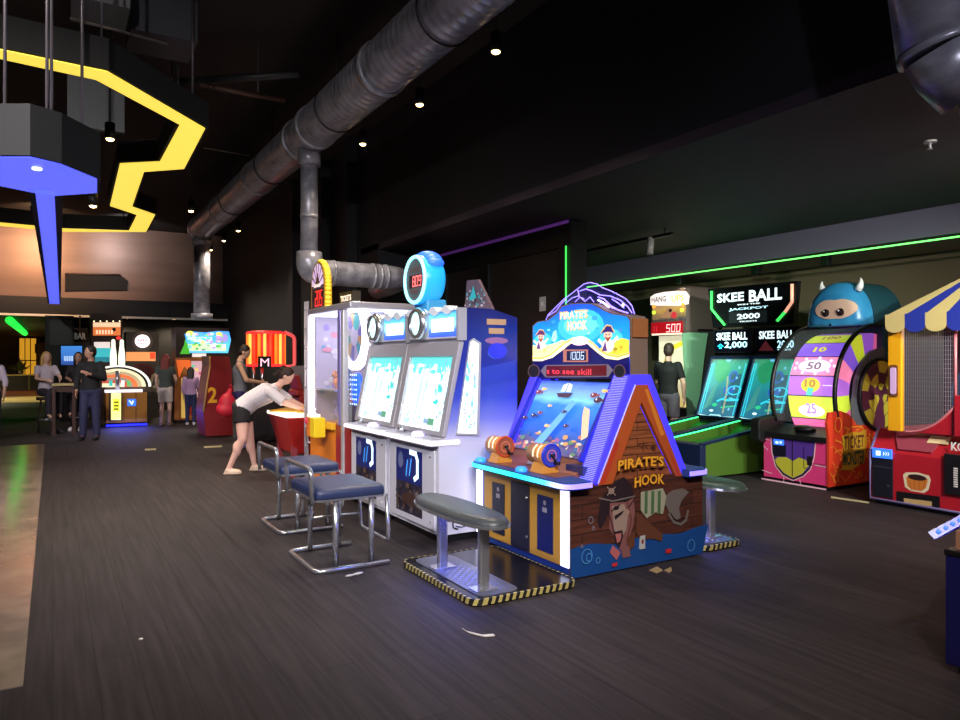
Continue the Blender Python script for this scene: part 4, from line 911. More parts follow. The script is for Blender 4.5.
# ================================================================ TALL PRIZE MACHINE
TM = thing('prize_machine', 'tall glass prize machine with white ring wheel and red 205 sign', 'arcade game', (3.2, 8.25, 0))
Y0_, Y1_, X0_, X1_ = 7.46, 8.95, 2.79, 3.6
b = MB(mat('machine_red', (150, 34, 40), .4)); b.box(X0_+.02, Y0_, .08, X1_, Y0_+.54, .82); b.use(orange); b.box(X0_+.02, Y0_+.54, .08, X1_, Y1_, .78); b.use(black); b.box(X0_+.05, Y0_+.03, 0, X1_-.03, Y1_-.03, .08); obj('base_cabinet', b, parent=TM, bevel=.008)
b = MB(yellow); b.box(X0_-.03, Y0_+.54, .74, X0_+.03, Y1_, .82); obj('yellow_ledge', b, parent=TM, bevel=.008)
post_l = mat('lilac_post', (150, 140, 205), .3, .5)
for (y, m_, r) in ((7.74, steel, .04), (7.85, post_l, .045), (Y1_-.02, E('post_glow', (240, 235, 255), 1.7), .035)):
    b = MB(m_); b.box(X0_, y-r, .08 if m_ is steel else .8, X0_+.07, y+r, 2.12); obj('corner_post', b, parent=TM, bevel=.015)
for y in (Y0_+.02, Y1_-.02):
    b = MB(steel); b.box(X1_-.06, y-.03, .8, X1_, y+.03, 2.12); obj('corner_post', b, parent=TM)
b = MB(E('canopy_light', (238, 240, 255), 1.5)); b.box(X0_+.05, Y0_+.05, 2.095, X1_-.05, Y1_-.05, 2.115); obj('ceiling_light', b, parent=TM); lamp('AREA', (3.2, 8.27, 2.08), 9, (.95, .95, 1), TM, .7, aim=(3.2, 8.27, 0))
b = MB(mat('silver_roof', (190, 188, 200), .3, .6)); b.box(X0_-.01, Y0_-.01, 2.12, X1_, Y1_, 2.19); obj('roof', b, parent=TM, bevel=.01)
b = MB(mat('pale_back', (126, 116, 160), .5)); b.box(X1_-.02, Y0_+.05, .8, X1_, Y1_-.05, 2.1); c = CX(b, X1_-.02); R = random.Random(8)
for i in range(46): c.ell(-R.uniform(Y0_+.1, Y1_-.1), R.uniform(.9, 2.0), R.uniform(.03,.09), R.uniform(.03,.08), mat('backprint%d' % (i % 5), [(150,130,200),(210,150,170),(120,170,200),(200,190,215),(230,210,160)][i % 5], .5), 10)
obj('back_panel', b, parent=TM)
b = MB(mat('pale_side', (176, 166, 196), .5)); b.box(X0_+.08, Y1_-.06, .78, X1_-.06, Y1_-.04, 2.1); c = CY(b, Y1_-.06)
for i in range(46): c.ell(R.uniform(X0_+.14, X1_-.12), R.uniform(.9, 2.0), R.uniform(.02,.07), R.uniform(.02,.06), mat('sideprint%d' % (i % 5), [(140,120,200),(200,130,160),(110,150,200),(205,195,220),(200,190,200)][i % 5], .5), 10)
obj('side_panel', b, parent=TM)
b = MB(glass); b.box(X0_+.03, Y0_+.06, .82, X0_+.036, Y1_-.05, 2.1); b.box(X0_+.20, Y0_+.01, .82, X1_-.06, Y0_+.016, 1.3); obj('glass_pane', b, parent=TM)
wy, wz = 7.89, 1.83
b = MB(E('wheel_white', (248, 245, 255), 1.5)); b.lathe([(.40,.06),(.40,0),(.385,-.02),(.325,-.02),(.30,0),(.30,.05)], (2.98, wy, wz), (1,0,0), 40); wr = obj('wheel_ring', b, parent=TM)
b = MB(); c = CX(b, 3.0); c.ell(-wy, wz, .32, .32, mat('wheel_lilac', (150, 140, 190), .4))
for i in range(12):
    g = 2*PI*i/12; c.poly([(-wy,wz),(-wy+.31*math.cos(g),wz+.31*math.sin(g)),(-wy+.31*math.cos(g+.5),wz+.31*math.sin(g+.5))], mat('seg%d' % (i % 4), [(120,110,190),(196,184,214),(70,150,170),(190,140,90)][i % 4], .4))
c.ell(-wy, wz, .12, .12, mat('wheel_hub', (210, 200, 225), .4)); c.ell(-wy+.06, wz+.16, .09, .10, mat('wheel_teal', (70, 190, 190), .4)); obj('wheel_face', b, parent=wr)
b = MB(mat('silver_drum', (170, 170, 185), .3, .8)); b.lathe([(.33,.05),(.39,.07),(.39,.26),(.001,.26)], (2.99, wy, wz), (1,0,0), 32); obj('wheel_drum', b, parent=TM)
b = MB(E('blue_lamp', (40, 90, 240), 1.1)); b.ell((2.99, 7.76, 1.21), (.06, .14, .2), 18, 12); bl = obj('blue_dome', b, parent=TM)
b = MB(E('dot_white', (200, 225, 255), 1.4))
for i in range(7):
    for j in range(4): b.ell((2.935, 7.85-j*.06, 1.38-i*.055), (.006,.012,.012), 6, 4)
for i in range(10):
    for j in range(3): b.ell((2.95, 8.05-j*.04, 1.36-i*.05), (.006,.008,.008), 6, 4)
obj('lamp_dots', b, parent=bl)
b = MB(mat('slate_panel', (90, 92, 120), .4)); b.box(2.96, Y0_+.03, .82, 2.985, 8.0, 1.06); obj('chute_panel', b, parent=TM)
b = MB(chrome); b.box(X0_+.04, 8.08, 1.18, X0_+.5, Y1_-.06, 1.2); obj('glass_shelf', b, parent=TM)
R = random.Random(12)
for i, (y, z, r, col_) in enumerate(((8.2,.9,.09,(200,120,130)),(8.42,.88,.08,(230,200,120)),(8.65,.9,.1,(150,130,200)),(8.3,1.28,.08,(80,110,190)),(8.55,1.28,.08,(210,160,180)),(8.75,1.27,.07,(220,140,110)))):
    p_ = thing('plush_prize', ['pink plush at the bottom of the prize machine', 'yellow plush at the bottom of the prize machine', 'lilac plush at the bottom of the prize machine', 'blue plush on the glass shelf of the prize machine', 'pale rose plush on the glass shelf of the prize machine', 'orange plush on the glass shelf of the prize machine'][i], 'plush toy', (3.1, y, z-r), 'plush prizes in the tall glass machine')
    pm = mat('plush%d' % i, col_, .9); b = MB(pm); b.ell((3.1, y, z), (r*.8, r*.85, r), 14, 10); obj('plush_body', b, parent=p_)
    b = MB(pm); b.ell((3.07, y, z+r*1.35), (r*.6,r*.65,r*.6), 12, 8); b.ell((3.07, y-r*.45, z+r*1.85), (r*.2,r*.22,r*.25), 8, 6); b.ell((3.07, y+r*.45, z+r*1.85), (r*.2,r*.22,r*.25), 8, 6); obj('plush_head', b, parent=p_)
b = MB(mat('box_yellow', (232, 200, 30), .4)); b.box(2.62, 8.20, .64, 2.76, 8.36, .87); b.use(mat('box_orange', (226, 120, 40), .4)); b.box(2.62, 8.36, .64, 2.76, 8.50, .87); cb = obj('control_box', b, parent=TM, bevel=.01)
b = MB(mat('box_pink', (232, 70, 120), .4)); b.ell((2.64, 8.50, .82), (.04, .05, .05), 12, 8); obj('button', b, parent=cb)
b = MB(E('box_cream', (255, 236, 200), 1.2)); b.box(2.63, 8.37, .87, 2.75, 8.49, .90); obj('lit_cap', b, parent=cb)
# 205 sign
sy, sz = 8.80, 2.19; SW = .27
out = [(sy+SW, sz-.02), (sy+SW, sz+.28)] + [(sy+SW*math.cos(g), sz+.28+.32*math.sin(g)) for g in [PI*i/12 for i in range(1, 12)]] + [(sy-SW, sz+.28), (sy-SW, sz-.02)]
b = MB(mat('sign_gold', (214, 170, 40), .4)); b.prism([(2.86, y, z) for y, z in out], (.09, 0, 0)); sg = obj('topper_sign', b, parent=TM)
b = MB(); c = CX(b, 2.858); c.poly([(-y*1.0 + (y-sy)*.12, sz+.02+(z-sz)*.92) for y, z in out], mat('sign_plum', (92, 66, 104), .4))
for i in range(7):
    g = PI*(i+.5)/7; c.poly([(-sy, sz+.28), (-sy+.23*math.cos(g-.16), sz+.28+.29*math.sin(g-.16)), (-sy+.23*math.cos(g+.16), sz+.28+.29*math.sin(g+.16))], E('fan_pink', (226, 190, 232), .8))
c.poly([(-sy-.1,sz+.3),(-sy+.1,sz+.3),(-sy,sz+.46)], mat('sign_brown', (120, 86, 60), .5)); c.text('BONUS', -sy-.14, sz+.27, -sy+.12, sz+.315, E('bonus_cream', (255, 236, 210), 1.1), .03)
c.rect(-sy-.2, sz+.01, -sy+.23, sz+.25, mat('sign_black', (30, 8, 12), .3)); c.seg7('205', -sy-.10, sz+.04, -sy+.21, sz+.22, L_red, .26, .1); obj('sign_face', b, parent=sg)
b = MB(E('sign_yellow', (246, 214, 60), .9))
for i in range(13):
    g = PI*.0 + PI*.55*i/12; b.ell((2.90+.0, sy-SW*math.cos(g)-.01, sz+.28+.32*math.sin(g)+.005), (.035,.014,.02), 8, 6)
for i in range(5): b.ell((2.90, sy-SW-.008, sz+.02+i*.055), (.035,.012,.02), 8, 6)
obj('rim_bulbs', b, parent=sg)
b = MB(mat('sign_dark', (40, 34, 20), .5)); b.box(3.0, 7.95, 2.19, 3.1, 8.4, 2.36); c = CX(b, 3.0); c.text('TICKETS', -8.36, 2.25, -8.0, 2.32, E('bonus_cream', (255, 236, 210), 1.1), .03); c.rect(-8.38, 2.2, -7.97, 2.225, yellow); obj('name_board', b, parent=TM)
# ladder truss
b = MB(mat('white_tube', (214, 208, 220), .35, .3)); 
for y in (9.02, 9.12): b.cyl((2.80, y, 0), (2.80, y, 2.3), .016, n=10)
for i in range(9): b.cyl((2.80, 9.02, .2+i*.25), (2.80, 9.12, .2+i*.25), .012, n=8)
for z in (.5, 2.1): b.cyl((2.80, 9.02, z), (2.83, 8.95, z), .012, n=8)
obj('ladder_frame', b, parent=TM)

# ================================================================ CHROME STOOLS
def stool(lab):
    x0, x1, y0, y1 = 1.63, 2.15, 5.06, 5.74
    t = thing('padded_stool', lab, 'stool', ((x0+x1)/2, (y0+y1)/2, 0), 'blue padded chrome stools')
    r = .019; zc = r
    b = MB(chrome); b.tube(fillet([(x1+.05, y0, zc), (x0, y0, zc), (x0, y1, zc), (x1, y1, zc)], .07, 5), r, 10); obj('base_frame', b, parent=t)
    for (x, y) in ((x0+.16, y0+.035), (x1-.08, y0+.035), (x0+.16, y1-.035), (x1-.12, y1-.035)):
        b = MB(chrome); b.cyl((x, y, .02), (x, y, .53), .021, n=12); obj('leg', b, parent=t)
    b = MB(chrome); b.tube(fillet([(x1+.05, y0+.05, .53), (x1+.07, y0+.05, .16), (x1+.07, y1-.05, .16), (x1+.05, y1-.05, .53)], .05, 5), .015, 10); b.tube([(x0+.16, y1-.035, .27), (x1+.065, y1-.05, .27)], .012, 8); obj('foot_rest', b, parent=t)
    b = MB(chrome); b.tube(fillet([(x0-.02, y0+.02, .50), (x0-.03, y0+.02, .76), (x0-.03, y1-.02, .76), (x0-.02, y1-.02, .50)], .06, 5), .017, 10); obj('back_rail', b, parent=t)
    b = MB(navy); N = 6; xs0, xs1 = x0-.0, x1+.03
    out = fillet([(xs0, y0-.0, 0), (xs1, y0-.0, 0), (xs1, y1+.0, 0), (xs0, y1+.0, 0)], .06, 5, True); cx, cy = (xs0+xs1)/2, (y0+y1)/2; n = len(out); vs = []; fs = []
    lay = ((.985,.532),(1.0,.545),(1.0,.575),(.985,.592),(.95,.603),(.8,.612),(.4,.618))
    for s_, z in lay: vs += [V((cx+(p.x-cx)*s_, cy+(p.y-cy)*s_, z)) for p in out]
    for i in range(len(lay)-1):
        for k in range(n): fs.append((i*n+k, i*n+(k+1) % n, (i+1)*n+(k+1) % n, (i+1)*n+k))
    fs.append(tuple(range((len(lay)-1)*n, len(lay)*n))); fs.append(tuple(range(n))[::-1]); b.add(vs, fs, True); obj('seat', b, parent=t)
    b = MB(chrome); b.prism([V((cx+(p.x-cx)*1.0, cy+(p.y-cy)*1.0, .518)) for p in out], (0,0,.016)); obj('seat_plate', b, parent=t)
    return t
S1 = stool('blue padded chrome stool nearest the camera, left of the grey bench')
S2 = dup(S1, (.10, 1.30, 0), 'second blue padded chrome stool, standing behind the nearest one')
# ================================================================ SKEE BALL
lane_g = mat('lane_green', (36, 118, 30), .4); side_g = mat('olive_green_panel', (74, 104, 34), .45); sk_navy = mat('skee_navy', (18, 34, 66), .4)
def skee(lab):
    y0, y1 = 6.52, 7.31
    t = thing('skee_ball_lane', lab, 'arcade game', (8.2, (y0+y1)/2, 0), 'skee ball lanes')
    top = [(7.22,.44),(7.9,.53),(8.85,.66)]
    b = MB(side_g); b.prism([(7.22,y0,.03),(9.6,y0,.03),(9.6,y0,.70),(8.85,y0,.66),(7.9,y0,.53),(7.26,y0,.44)], (0,.05,0)); obj('side_panel', b, parent=t); b = MB(side_g); b.prism([(7.22,y1-.05,.03),(9.6,y1-.05,.03),(9.6,y1-.05,.70),(8.85,y1-.05,.66),(7.9,y1-.05,.53),(7.26,y1-.05,.44)], (0,.05,0)); obj('side_panel', b, parent=t)
    b = MB(sk_navy); b.prism([(7.17,y0-.005,0),(7.27,y0-.005,0),(7.27,y0-.005,.47),(7.17,y0-.005,.45)], (0,y1-y0+.01,0)); obj('front_panel', b, parent=t, bevel=.01)
    for y in (y0-.005, y1-.055):
        b = MB(sk_navy); b.prism([(7.2,y,.44),(7.9,y,.53),(8.86,y,.66),(8.86,y,.69),(7.9,y,.565),(7.2,y,.475)], (0,.06,0)); obj('side_rail', b, parent=t)
    b = MB(lane_g); b.prism([(7.27,y0+.05,.36),(8.2,y0+.05,.42),(8.6,y0+.05,.47),(8.75,y0+.05,.56),(8.85,y0+.05,.58),(8.85,y0+.05,.3),(7.27,y0+.05,.2)], (0,y1-y0-.1,0)); obj('lane_bed', b, parent=t)
    for y in (y0+.06, y1-.06):
        b = MB(E('lane_led', (60, 255, 130), 3.5)); b.tube([(7.3,y,.455),(7.9,y,.525),(8.84,y,.65)], .009, 6); obj('lane_light', b, parent=t)
    b = MB(black); b.box(7.27, y0+.06, .30, 7.5, y1-.06, .40); obj('ball_tray', b, parent=t)
    # target head
    b = MB(matte_black); b.prism([(8.86,y0,.60),(9.26,y0,1.62),(9.26,y0,2.02),(9.7,y0,2.02),(9.7,y0,0),(9.0,y0,0)], (0,y1-y0,0)); obj('target_cabinet', b, parent=t)
    o = V((8.86, y1, .66)); u = V((0,-1,0)); v = V((.36,0,.92)); W = y1-y0; H = v.length
    b = MB(); c = Canvas(b, o, u, v, .0015); o2 = c.n*.012; c.o = c.o + o2
    teal = gmat('skee_teal', [(0, (8, 92, 124)), (.35, (8, 112, 130)), (.6, (12, 136, 136)), (.85, (18, 146, 118)), (1, (14, 116, 96))], 'Z', 1.35, wob=.35)
    c.rect(.03, .01, W-.03, H-.03, teal); K_ = W/.96; _r, _p, _e, _l, _g = c.rect, c.poly, c.ell, c.line, c.ring
    c.poly = lambda pts, m: _p([(q[0]*K_, q[1]) for q in pts], m); c.ell = lambda a, b_, ra, rb, m, n=20: Canvas.ell(c, a, b_, ra, rb, m, n); c.line = lambda pts, w, m: _l([(q[0]*K_ if q[0] < W-.1 else q[0], q[1]) for q in pts], w, m)
    gb = E('skee_green', (24, 160, 104), .85); aq = E('skee_aqua', (40, 205, 225), 1.3); bl = E('skee_blue', (20, 110, 200), .8); dk = E('skee_deep', (8, 100, 120), .8)
    c.poly([(.16,.98),(.42,.98),(.5,.8),(.46,.62),(.34,.55),(.22,.62),(.16,.76)], gb)
    c.poly([(.1,.1),(.22,.5),(.3,.55),(.28,.2)], E('skee_sheen', (60, 160, 150), .8)); c.poly([(.5,.2),(.62,.7),(.8,.72),(.84,.2)], dk)
    c.ell(.62, .68, .10, .10, bl); c.ell(.62, .68, .06, .06, dk); c.ell(.60, .45, .13, .08, bl); c.ring(.60, .45, .13, .08, .02, aq)
    c.line([(.4,.26),(.5,.3),(.62,.28),(.74,.3)], .03, aq); c.line([(.52,.16),(.7,.2)], .02, E('skee_mint', (40, 220, 150), .9)); c.ell(.36,.2,.06,.03,E('skee_mint', (40, 220, 150), .9))
    c.line([(.50,.66),(.54,.52),(.58,.32),(.60,.08)], .028, E('skee_beige', (180, 190, 150), .8)); c.ell(.32,.1,.05,.02,E('skee_white', (230,250,255), 1.2)); c.ell(.42,.95,.06,.03,E('skee_sky', (120, 210, 255), .9))
    for i in range(7): c.ell(.55+.04*i, .33+.05*math.sin(i*2), .02, .014, aq)
    for s_ in (.045, .095): c.line([(s_,.05),(s_,H-.1)], .018, aq)
    for s_ in (.045, .095): c.line([(W-s_,.05),(W-s_,H-.1)], .018, aq)
    for i in range(5): c.rect(W-.092, .12+i*.17, W-.05, .16+i*.17, E('skee_sky', (120, 210, 255), .9))
    c.line([(.03,.02),(.3,.0),(.34,.03),(.55,.03),(.6,.0),(W-.03,.02)], .022, E('skee_line', (180, 240, 240), 1.1))
    obj('target_panel', b, parent=t); del c.poly, c.ell, c.line
    b = MB(glass); q = [c.o + c.u*a + c.v*h + c.n*.03 for a, h in ((.02,0),(W-.02,0),(W-.02,H-.02),(.02,H-.02))]; b.prism(q, c.n*.005); obj('target_glass', b, parent=t)
    b = MB(sk_navy); P = lambda a, h, k: c.o + c.u*a + c.v*h + c.n*k
    b.frame([P(0,-.03,.05),P(W,-.03,.05),P(W,H+.01,.05),P(0,H+.01,.05)], [P(.025,.0,.05),P(W-.025,.0,.05),P(W-.025,H-.03,.05),P(.025,H-.03,.05)], c.n*-.06); obj('target_frame', b, parent=t)
    # head sign
    b = MB(black); b.box(9.2, y0+.02, 1.66, 9.27, y1-.02, 2.04); c = CX(b, 9.2); A, Bq = -(y1-.05), -(y0+.05); w = Bq-A
    c.rect(A, 1.68, Bq, 2.02, mat('score_screen', (12, 14, 26), .2)); c.text('SKEE BALL', A+.04, 1.865, Bq-.05, 1.985, E('skee_white', (235, 250, 255), 1.3), .08)
    return t, c, A, Bq, b
def finish(t, c, A, Bq, b, s, x0):
    c.text(s, A+x0, 1.725, Bq-.05, 1.84, E('skee_ice', (190, 240, 255), 1.2), .06)
    if x0 < .25: c.line([(A+.07,1.77),(A+.12,1.80),(A+.17,1.77)], .02, E('skee_aqua', (40, 200, 225), .9)); c.rect(A+.09,1.73,A+.15,1.765,E('skee_aqua', (40, 200, 225), .9))
    else: c.poly([(A+.03,1.69),(A+.3,1.69),(A+.16,1.84)], E('skee_brown', (92, 34, 40), .5)); c.text('TICKETS', A+.36, 1.69, Bq-.1, 1.713, E('skee_ice', (190, 240, 255), 1.2), .02)
    obj('score_sign', b, parent=t)
s1 = skee('skee ball lane right beside the prize wheel game, nearer of the two'); finish(*s1, '2000', .36)
SK1 = s1[0]
s2 = skee('farther skee ball lane, on the left beside the pale green panel'); finish(*s2, '2,000', .2)
for o in [s2[0]]: o.location.y += .81
# big sign
SG = thing('skee_ball_sign', 'large black SKEE BALL JACKPOT sign above the two skee ball lanes', 'sign', (9.3, 7.45, 2.14))
b = MB(mat('sign_black_gloss', (16, 17, 20), .3)); tl, tr, br, bl = [onX(x, y, 9.28) for x, y in ((708,289),(797,281),(793,324),(713,328))]
b.prism([tl, tr, br, bl], (.10, 0, 0)); b.use(black); b.box(9.32, 6.9, 2.1, 9.38, 7.0, 2.2); b.box(9.32, 7.9, 2.1, 9.38, 8.0, 2.2); obj('sign_board', b, parent=SG)
b = MB(); c = CX(b, 9.28); W_ = E('skee_white', (235, 250, 255), 1.3)
c.ppoly([(729,312),(767,310),(767,322),(729,323)], E('sign_dark_screen', (26, 32, 34), .5))
for (s, x0, y0, x1, y1, bo, m_) in (('SKEE', 717, 303, 744, 291.5, .09, W_), ('BALL', 749, 302, 782, 287, .09, W_), ('WIN THE', 737, 305.6, 760, 302.4, .03, W_), ('JACKPOT', 729, 311.5, 768, 305.5, .06, E('skee_ice', (190, 240, 255), 1.2)), ('2000', 737, 319.5, 760, 312.5, .08, W_), ('TICKETS', 739, 322.3, 757, 320, .03, W_)):
    c.ptext(s, x0, y0, x1, y1, m_, bo, .1 if s == 'JACKPOT' else 0)
obj('sign_face', b, parent=SG)
b = MB(E('sign_green', (70, 235, 100), 1.1)); L = lambda pts: b.tube([onX(x, y, 9.262) for x, y in pts], .022, 6)
L([(711.5,291),(711.5,309),(724.5,325)]); obj('green_tube', b, parent=SG); b = MB(E('sign_green', (70, 235, 100), 1.1)); L([(777,321),(785,312)]); obj('green_tube', b, parent=SG)
b = MB(E('sign_coral', (255, 180, 150), 1.0)); L([(785,312),(792,302),(792,284)]); obj('coral_tube', b, parent=SG)

# ================================================================ 500 GAME
G5 = thing('hoop_score_game', 'tall ticket game with a red 500 display behind the man in black', 'arcade game', (9.9, 9.45, 0))
X5 = 9.6; yr, yl = onX(688, 360, X5).y, onX(650, 360, X5).y
b = MB(mat('dim_cabinet', (60, 54, 60), .5)); b.box(X5+.25, yr, 0, X5+.8, yl, 2.1); b.box(X5, yr, 0, X5+.8, yl, .7); obj('cabinet', b, parent=G5)
b = MB(mat('mint_panel', (150, 205, 165), .5)); pts = [onY(x, y, yr-.03) for x, y in ((683,333),(690,332.5),(708,333),(704,360),(698,415),(688,416))]
b.prism(pts, (0, .03, 0)); obj('side_panel', b, parent=G5)
b = MB(gmat('pale_playfield', [(0,(230,200,120)),(.4,(245,238,200)),(1,(226,222,190))], 'Z', .8, wob=.3)); b.box(X5+.2, yr+.04, .7, X5+.25, yl-.03, 2.0); c = CX(b, X5+.2); c.line([(-yl+.1,1.3),(-yl+.3,1.75),(-yl+.6,1.85)], .09, E('loop_yellow', (230, 215, 60), .9)); obj('playfield', b, parent=G5)
b = MB(mat('pale_frame', (112, 92, 88), .5)); b.box(X5, yr, 2.02, X5+.8, yl, 2.86); hd = obj('head_box', b, parent=G5, bevel=.05)
b = MB(); c = CX(b, X5-.001, .002)
c.ppoly([(650.5,297),(655,294),(664,292),(676,291),(686,291.5),(689.5,296),(688.5,304),(676,306),(662,306),(650.5,305)], E('marquee_cream', (255, 236, 226), 1.2))
c.ptext('HANG', 651.5, 303, 666, 295.5, E('marquee_grey', (120, 116, 130), .7), .06); c.ptext('UPS', 671.5, 302.5, 684, 294, E('marquee_yellow', (238, 200, 70), 1.0), .09)
c.prect(652.5, 320, 686, 305.5, gmat('head_print', [(0,(60,60,70)),(.4,(196,150,80)),(.8,(150,120,160)),(1,(200,170,190))], 'Z', .7, wob=.3))
for x, y, m_ in ((654,306.5,'amber'),(654,312.5,'lime'),(683,304.5,'amber'),(682,310,'lime')): c.pell(x, y, 1.9, 1.9, E('bulb_'+m_, (255,150,60) if m_ == 'amber' else (190,235,60), 1.6), 10)
c.pell(674, 315, 3, 3.4, E('print_red_ball', (200, 50, 60), .7), 12); c.ppoly([(660,318),(668,308),(673,309),(670,318)], E('print_tan', (170,120,90), .6)); c.pell(670.5, 310.5, 1.6, 1.8, mat('print_dark', (38, 24, 30), .5), 8)
obj('head_print', b, parent=hd)
b = MB(E('led_red_panel', (168, 14, 26), .7)); p0_, p1_ = onX(652, 335, X5), onX(683, 321.5, X5); b.box(X5-.02, p1_.y, 2.03, X5, p0_.y, 2.24); c = CX(b, X5-.02); w = p0_.y-p1_.y; c.seg7('500', -p1_.y-w*.52, 2.06, -p1_.y-.02, 2.19, E('digit_pink', (255, 190, 190), 1.5), .2, .2); c.seg7('11', -p0_.y+.03, 2.07, -p0_.y+.16, 2.17, E('digit_dim', (230, 70, 80), .9), .2)
c.rect(-p0_.y+.02, 2.005, -p1_.y, 2.035, E('lamp_peach', (255, 220, 190), 1.2)); obj('score_display', b, parent=G5)

# ================================================================ PRIZE WHEEL MONSTER GAME
MG = thing('monster_wheel_game', 'ticket wheel game topped by a blue horned dome with eyes', 'arcade game', (8.6, 5.66, 0))
mx0, my0, my1 = 7.87, 5.19, 6.10; DX, DZ = 8.86, 1.13
b = MB(mat('hot_pink', (226, 62, 128), .4)); b.box(mx0, my0+.02, .06, mx0+.5, my1, .57); b.use(black); b.box(mx0+.03, my0+.03, 0, 9.3, my1-.02, .06); bs = obj('base_cabinet', b, parent=MG)
c = CX(b2 := MB(), mx0-.002); PK = mat('pink_white', (238, 190, 205), .4); PU = mat('mouth_purple', (86, 52, 150), .4); YL = mat('tongue_yellow', (198, 190, 60), .4); MK = mat('mouth_black', (24, 16, 26), .5)
mo_ = [(771.5,437),(800,439),(815,441.5),(813.5,458),(810,469),(803,476),(793,480),(783,475),(776,466),(772.5,452)]
c.ppoly([(x+(x-793)*.06, y+(y-458)*.05) for x, y in mo_], PK); c.ppoly(mo_, MK); c.ppoly([(772.5,438),(814.5,442),(812.5,458),(809,468),(802,474.5),(793,478.5),(784,473.5),(777,465),(773.5,452)], PU)
c.ppoly([(775,460),(778,457),(786,457),(793,461),(799,457.5),(806,460),(809,466),(802,474),(793,478),(784,473),(777,465)], YL)
c.ppoly([(773,444),(786,445),(786,457),(774,456)], mat('reader_black', (22, 20, 40), .3)); c.ppoly([(807,456),(813,456.5),(812,466),(807,465)], MK)
c.ppoly([(773.5,439),(784,440),(784,445.5),(774,444.5)], E('reader_blue', (50, 110, 255), 1.2)); c.pell(777, 442.4, 1.6, 1.2, E('reader_white', (210, 230, 255), 1.3), 10); [c.pline([(780+k*1.2,443.2),(780.6+k*1.2,442.4),(780+k*1.2,441.6)], .010, E('reader_white', (210, 230, 255), 1.3)) for k in range(2)]
c.pline([(792.5,440),(792.5,476)], .012, MK); c.pline([(804,447),(804,468),(807,468)], .008, MK)
for x0, y0, x1, y1 in ((763,438,769,440),(764,446,768,450),(762.5,470,772,473.5),(784,477,784,482),(800,480,801,484),(815,465,826,467)): c.pline([(x0,y0),(x1,y1)], .012, PK)
c.pline([(762.3,478.6),(826,489.5)], .02, PK); c.pline([(815,463.6),(827,465)], .008, mat('pink_shadow', (150, 40, 90), .5)); obj('mouth_print', b2, parent=bs)
fl = mat('flame_red', (206, 58, 34), .42); fo = mat('flame_orange', (232, 140, 44), .42)
b = MB(fl); sd = [(mx0-.01,.05),(9.3,.05),(9.3,1.02),(9.12,.96),(8.95,.83),(8.7,.74),(8.42,.76),(8.25,.90),(8.08,.945),(mx0-.01,.93),(mx0-.05,.8),(mx0-.01,.62)]
b.prism([(x, my0, z) for x, z in sd], (0, .03, 0)); sp = obj('side_panel', b, parent=MG)
c = CY(b2 := MB(), my0-.002); R = random.Random(6)
for i in range(26):
    a, z = R.uniform(mx0+.02, 9.2), R.uniform(.12, .72); pts = [(a, z)]
    for k in range(4): pts.append((min(9.25, max(mx0, pts[-1][0]+R.uniform(-.10,.12))), min(.74, max(.08, pts[-1][1]+R.uniform(-.10,.12)))))
    c.line(pts, R.uniform(.008,.018), fo)
c.ell(8.02,.78,.06,.08, mat('flame_deep', (178, 40, 30), .42)); c.ring(8.02,.78,.07,.09,.012,fo)
X_ = lambda x: 8.08+(x-8.32)*.68
c.poly([(X_(x), z) for x, z in ((8.32,.24),(8.40,.42),(8.34,.64),(8.6,.68),(8.85,.67),(9.06,.7),(9.08,.5),(9.02,.3),(8.8,.26),(8.6,.22))], mat('flame_gold', (200, 150, 40), .42))
c.text('TICKET', X_(8.40), .48, X_(9.0), .64, mat('title_maroon', (92, 40, 34), .5), .10); c.text('MONSTER', X_(8.38), .28, X_(9.02), .45, mat('title_green', (24, 74, 58), .5), .10); obj('flame_print', b2, parent=sp)
b = MB(fl); b.prism([(x, my1-.02, z) for x, z in ((mx0+.01,.05),(9.3,.05),(9.3,.9),(8.9,.62),(mx0+.01,.57))], (0, .03, 0)); obj('side_panel', b, parent=MG)
b = MB(black); b.prism([(mx0-.03, my0+.03, .57),(mx0-.03, my0+.03, .63),(mx0+.25, my0+.03, .72),(mx0+.5, my0+.03, .72),(mx0+.5, my0+.03, .57)], (0, my1-my0-.05, 0)); b.ell((mx0+.12, 5.6, .70), (.10,.14,.05), 14, 8); obj('console', b, parent=MG)
b = MB(black); b.prism(fillet([(mx0-.13, my1-.03, .50),(mx0-.13, my1-.03, .80),(mx0+.4, my1-.03, .86),(mx0+.4, my1-.03, .46)], .06, 4, True), (0, .14, 0)); obj('arm_rest', b, parent=MG, bevel=.02)
# wheel drum
def drumstrip(b, r, y0, y1, a0, a1, m, n=6):
    b.use(m); vs = []
    for i in range(n+1):
        g = a0+(a1-a0)*i/n; x, z = DX - r*math.cos(g), DZ + r*math.sin(g); vs += [(x, y0, z), (x, y1, z)]
    b.add(vs, [(2*i, 2*i+1, 2*i+3, 2*i+2) for i in range(n)], False)
b = MB(); r_ = .76; ya, yb = 5.29, 5.91; R_ = math.radians
bands = [(-42, -24, 'pink2', (236,110,170)), (-24, -2, 'lime', (214, 238, 70)), (-2, 17, 'violet', (182, 110, 225)), (17, 37, 'pink', (255, 140, 185)), (37, 56, 'indigo', (128, 88, 215)), (56, 76, 'lime2', (190, 205, 50)), (76, 96, 'violet2', (140, 80, 190)), (96, 130, 'pink3', (200, 90, 140))]
for a0, a1, nme, cc in bands: drumstrip(b, r_, ya, yb, R_(a0), R_(a1), E('drum_'+nme, cc, 1.15 if a0 < 40 else .7))
